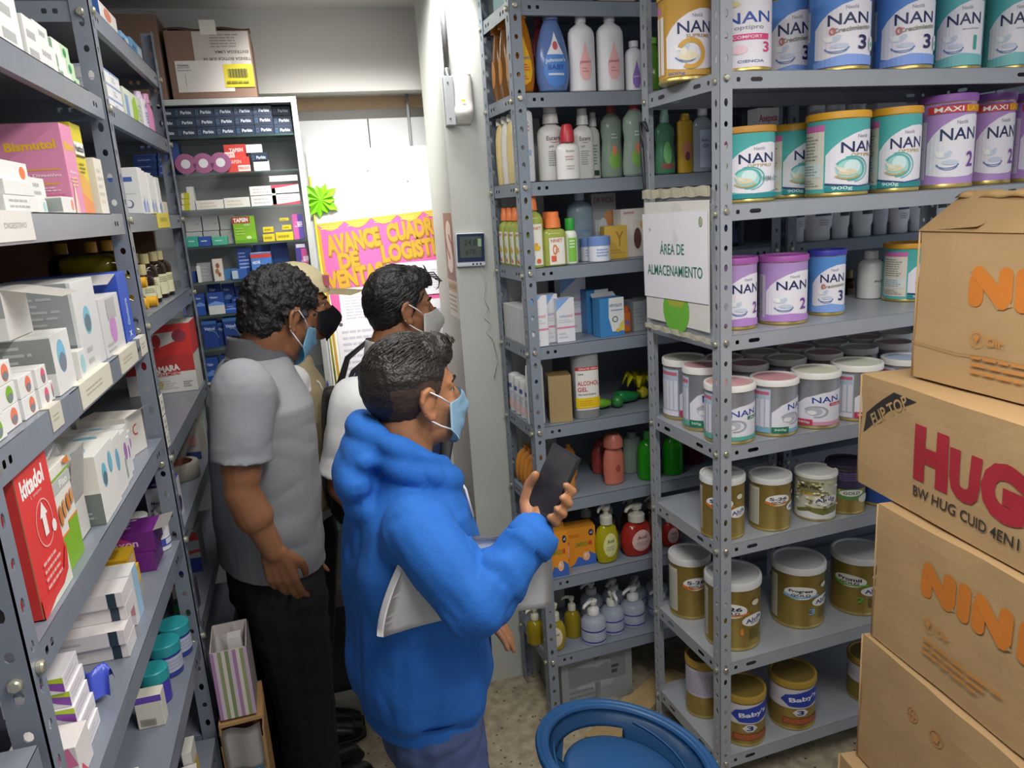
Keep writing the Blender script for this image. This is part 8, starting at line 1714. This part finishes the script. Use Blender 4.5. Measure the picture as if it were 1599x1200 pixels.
    for sg in (-1, 1):
        mb = MB(); o_ = Vector((.045, 2.245, .90)); q = [Vector((.060, 2.265+sg*.09, 1.26)), Vector((.105, 2.265+sg*.112, 1.365)), Vector((.175, 2.265+sg*.112, 1.413)), Vector((.250, 2.265+sg*.112, 1.395)), Vector((.334, 2.265+sg*.12, 1.30)), Vector((.360, 2.265+sg*.14, 1.18)), Vector((.325, 2.265+sg*.18, 1.04)), Vector((.19, 2.265+sg*.202, .96)), Vector((.08, 2.265+sg*.11, .93))]
        mb.tube([x-o_ for x in q], .022, BK, 10, flat=.3); mb.build('shoulder_strap', bp)
    return root
vest_man()

# ---- the man in a cap behind them
def cap_man():
    off = Vector((-.06, 2.50, 0)); fd = R(12); f = Vector((math.cos(fd), math.sin(fd), 0)); l = Vector((-f.y, f.x, 0)); u = Vector((0, 0, 1))
    H = head_matrix((-.018, 2.515, 1.518), 6, 4); nk = Vector((-.080, 2.515, 1.375)); ch = Vector((-.09, 2.515, 1.18)); pl = Vector((-.11, 2.475, .84))
    arms = [(Vector((-.09, 2.39, 1.30)), Vector((-.14, 2.40, 1.06)), Vector((-.13, 2.40, .86))), (Vector((-.095, 2.67, 1.30)), Vector((-.06, 2.69, 1.06)), Vector((.03, 2.64, .98)))]
    legs = [((-.09, 2.42, .82), (-.12, 2.43, .45), (-.17, 2.435, .08), (-.05, 2.435, .035)), ((-.09, 2.545, .82), (-.12, 2.51, .45), (-.17, 2.495, .08), (-.05, 2.495, .035))]
    b = Blob(); head(b, H, .95); b.cap(H @ Vector((-.022, 0, -.05)), nk, .058, .064); body_core(b, pl, ch, nk, None, f, arms, legs, 1.0)
    for k, (s_, e_, w_) in enumerate(arms): hand(b, at_frame(w_, (.3, 0, -.95), (-.3, -.9, 0)), [22, 22, 24, 26], [(.05, .045, -.02), (.075, .05, -.03), (.095, .045, -.04)], 1.0, mirror=1 if k == 0 else -1)
    root = b.build('person', SKIN_B, .0055, 2, None, off); root.location = off
    tag(root, 'person in a cream cap and khaki waistcoat, mostly hidden behind the bowed head', 'person')
    SHW = MATS['white_shirt']; b = Blob(); b.loft([(pl+u*.02, f, l, .118, .17), (Vector((-.10, 2.495, 1.0)), f, l, .120, .17), (ch, f, l, .122, .18), (Vector((-.093, 2.517, 1.28)), f, l, .10, .175), (Vector((-.097, 2.515, 1.35)), f, l, .072, .10), (nk+u*.01, f, l, .064, .07)])
    for s_, e_, w_ in arms: b.chain([s_.lerp(ch, .3), s_, s_.lerp(e_, .7)], [.076, .075, .070])
    b.build('shirt', SHW, .007, 4, root, off, fold=folds(.007, 7, 7, 6, 2))
    KH = M('khaki_waistcoat', '#8f8264', rough=.8, var=.08, scale=40, bump=.08, bscale=200); b = Blob(); b.loft([(pl+u*.06, f, l, .138, .188), (Vector((-.10, 2.495, 1.0)), f, l, .140, .188), (ch, f, l, .146, .194), (Vector((-.093, 2.517, 1.27)), f, l, .122, .172), (Vector((-.097, 2.515, 1.335)), f, l, .096, .140), (nk-u*.01, f, l, .078, .088)])
    ve = b.build('waistcoat', KH, .007, 3, root, off, fold=folds(.003, 8, 8, 7, 9))
    mb = MB(); mb.tube([Vector((-.06, 2.43, 1.355))-off, Vector((.012, 2.415, 1.29))-off, Vector((.045, 2.42, 1.18))-off], .008, P('#c9c7c0', .7), 8, flat=.3); mb.box(Vector((.033, 2.395, 1.23))-off, Vector((.039, 2.435, 1.29))-off, P('#3f4f8f')); mb.build('lanyard', root)
    TR = MATS['black_trousers']; b = Blob(); b.loft([(pl-u*.1, f, l, .115, .165), (pl+u*.05, f, l, .112, .16)])
    for h, k, a, t in legs: h, k, a = Vector(h), Vector(k), Vector(a); b.chain([h-u*.03, k, a+u*.02], [.105, .085, .075])
    b.build('trousers', TR, .008, 3, root, off)
    for h, k, a, t in legs: shoe(root, (a[0]-.07, a[1]), (a[0]+.19, a[1]), off, MATS['black_leather'])
    eyes(H, .95, root, off); mask(H, .95, root, off, '#1d1f26', loops='#1d1f26', cup=True, label='black face mask')
    Hi = H.inverted(); b = Blob(); b.ell((-.022, 0, .030), (.104, .082, .098), H)
    b.build('hair', HAIR, .005, 1, root, off, cut=lambda p: (Hi @ p).z < (-.06 if (Hi @ p).x < -.02 else .0) or (Hi @ p).x > .045, fold=folds(.004, 40, 40, 40, 5))
    CP = M('cream_cap_cloth', '#cdc19a', rough=.85, var=.05, scale=40, bump=.08, bscale=250)
    b = Blob(); b.ell((-.014, 0, .048), (.112, .090, .100), H)
    cp = b.build('cap', CP, .005, 2, root, off, cut=lambda p: (Hi @ p).z < .052)
    T = Matrix.Translation(-off) @ H
    mb = MB(); mb.sheet(lambda s, t: T @ Vector((.066+.115*t*math.cos(R(-62+124*s))**.6+.022*math.cos(R(-62+124*s)), .082*math.sin(R(-62+124*s))*(1-.12*t), .058-.006*t*t-.012*abs(2*s-1)**2)), 16, 8, CP, thick=.003); mb.build('brim', cp)
    mb = MB(); mb.box((.070, -.05, .070), (.088, -.030, .105), P('#b35a68'), T=T); mb.build('badge', cp)
    return root
cap_man()
# ------------------------------------------------------------------ repeats carry a group
def _where(o):
    p = o.location
    if p.y > 2.85: return 'in the glass-shelf cabinet' if p.z < 2.2 else 'on the cabinet top'
    if p.x < -.3: return 'on the near left shelves' if p.y < 1.82 else 'on the far left shelves'
    d = p-FA.o; ly = d.dot(FA.ey)
    if ly < -.15: return 'in the right foreground'
    if ly < .41 and d.dot(FA.ex) > -.02: return 'on the right-hand shelves'
    return 'on the shelves beside the column'
PL = {'medicine box': 'medicine boxes', 'soap box': 'soap boxes', 'person': 'people'}
_g = {}
for o in list(SC.objects):
    if o.parent is None and 'category' in o and 'group' not in o and o['category'] not in ('person', 'chair', 'sign'):
        c = o['category']; k = ('shelving units', '') if c == 'shelving unit' else (PL.get(c, c+'s'), _where(o)); _g.setdefault(k, []).append(o)
for (c, w), q in _g.items():
    if len(q) > 1:
        for o in q: o['group'] = (c+' '+w).strip()
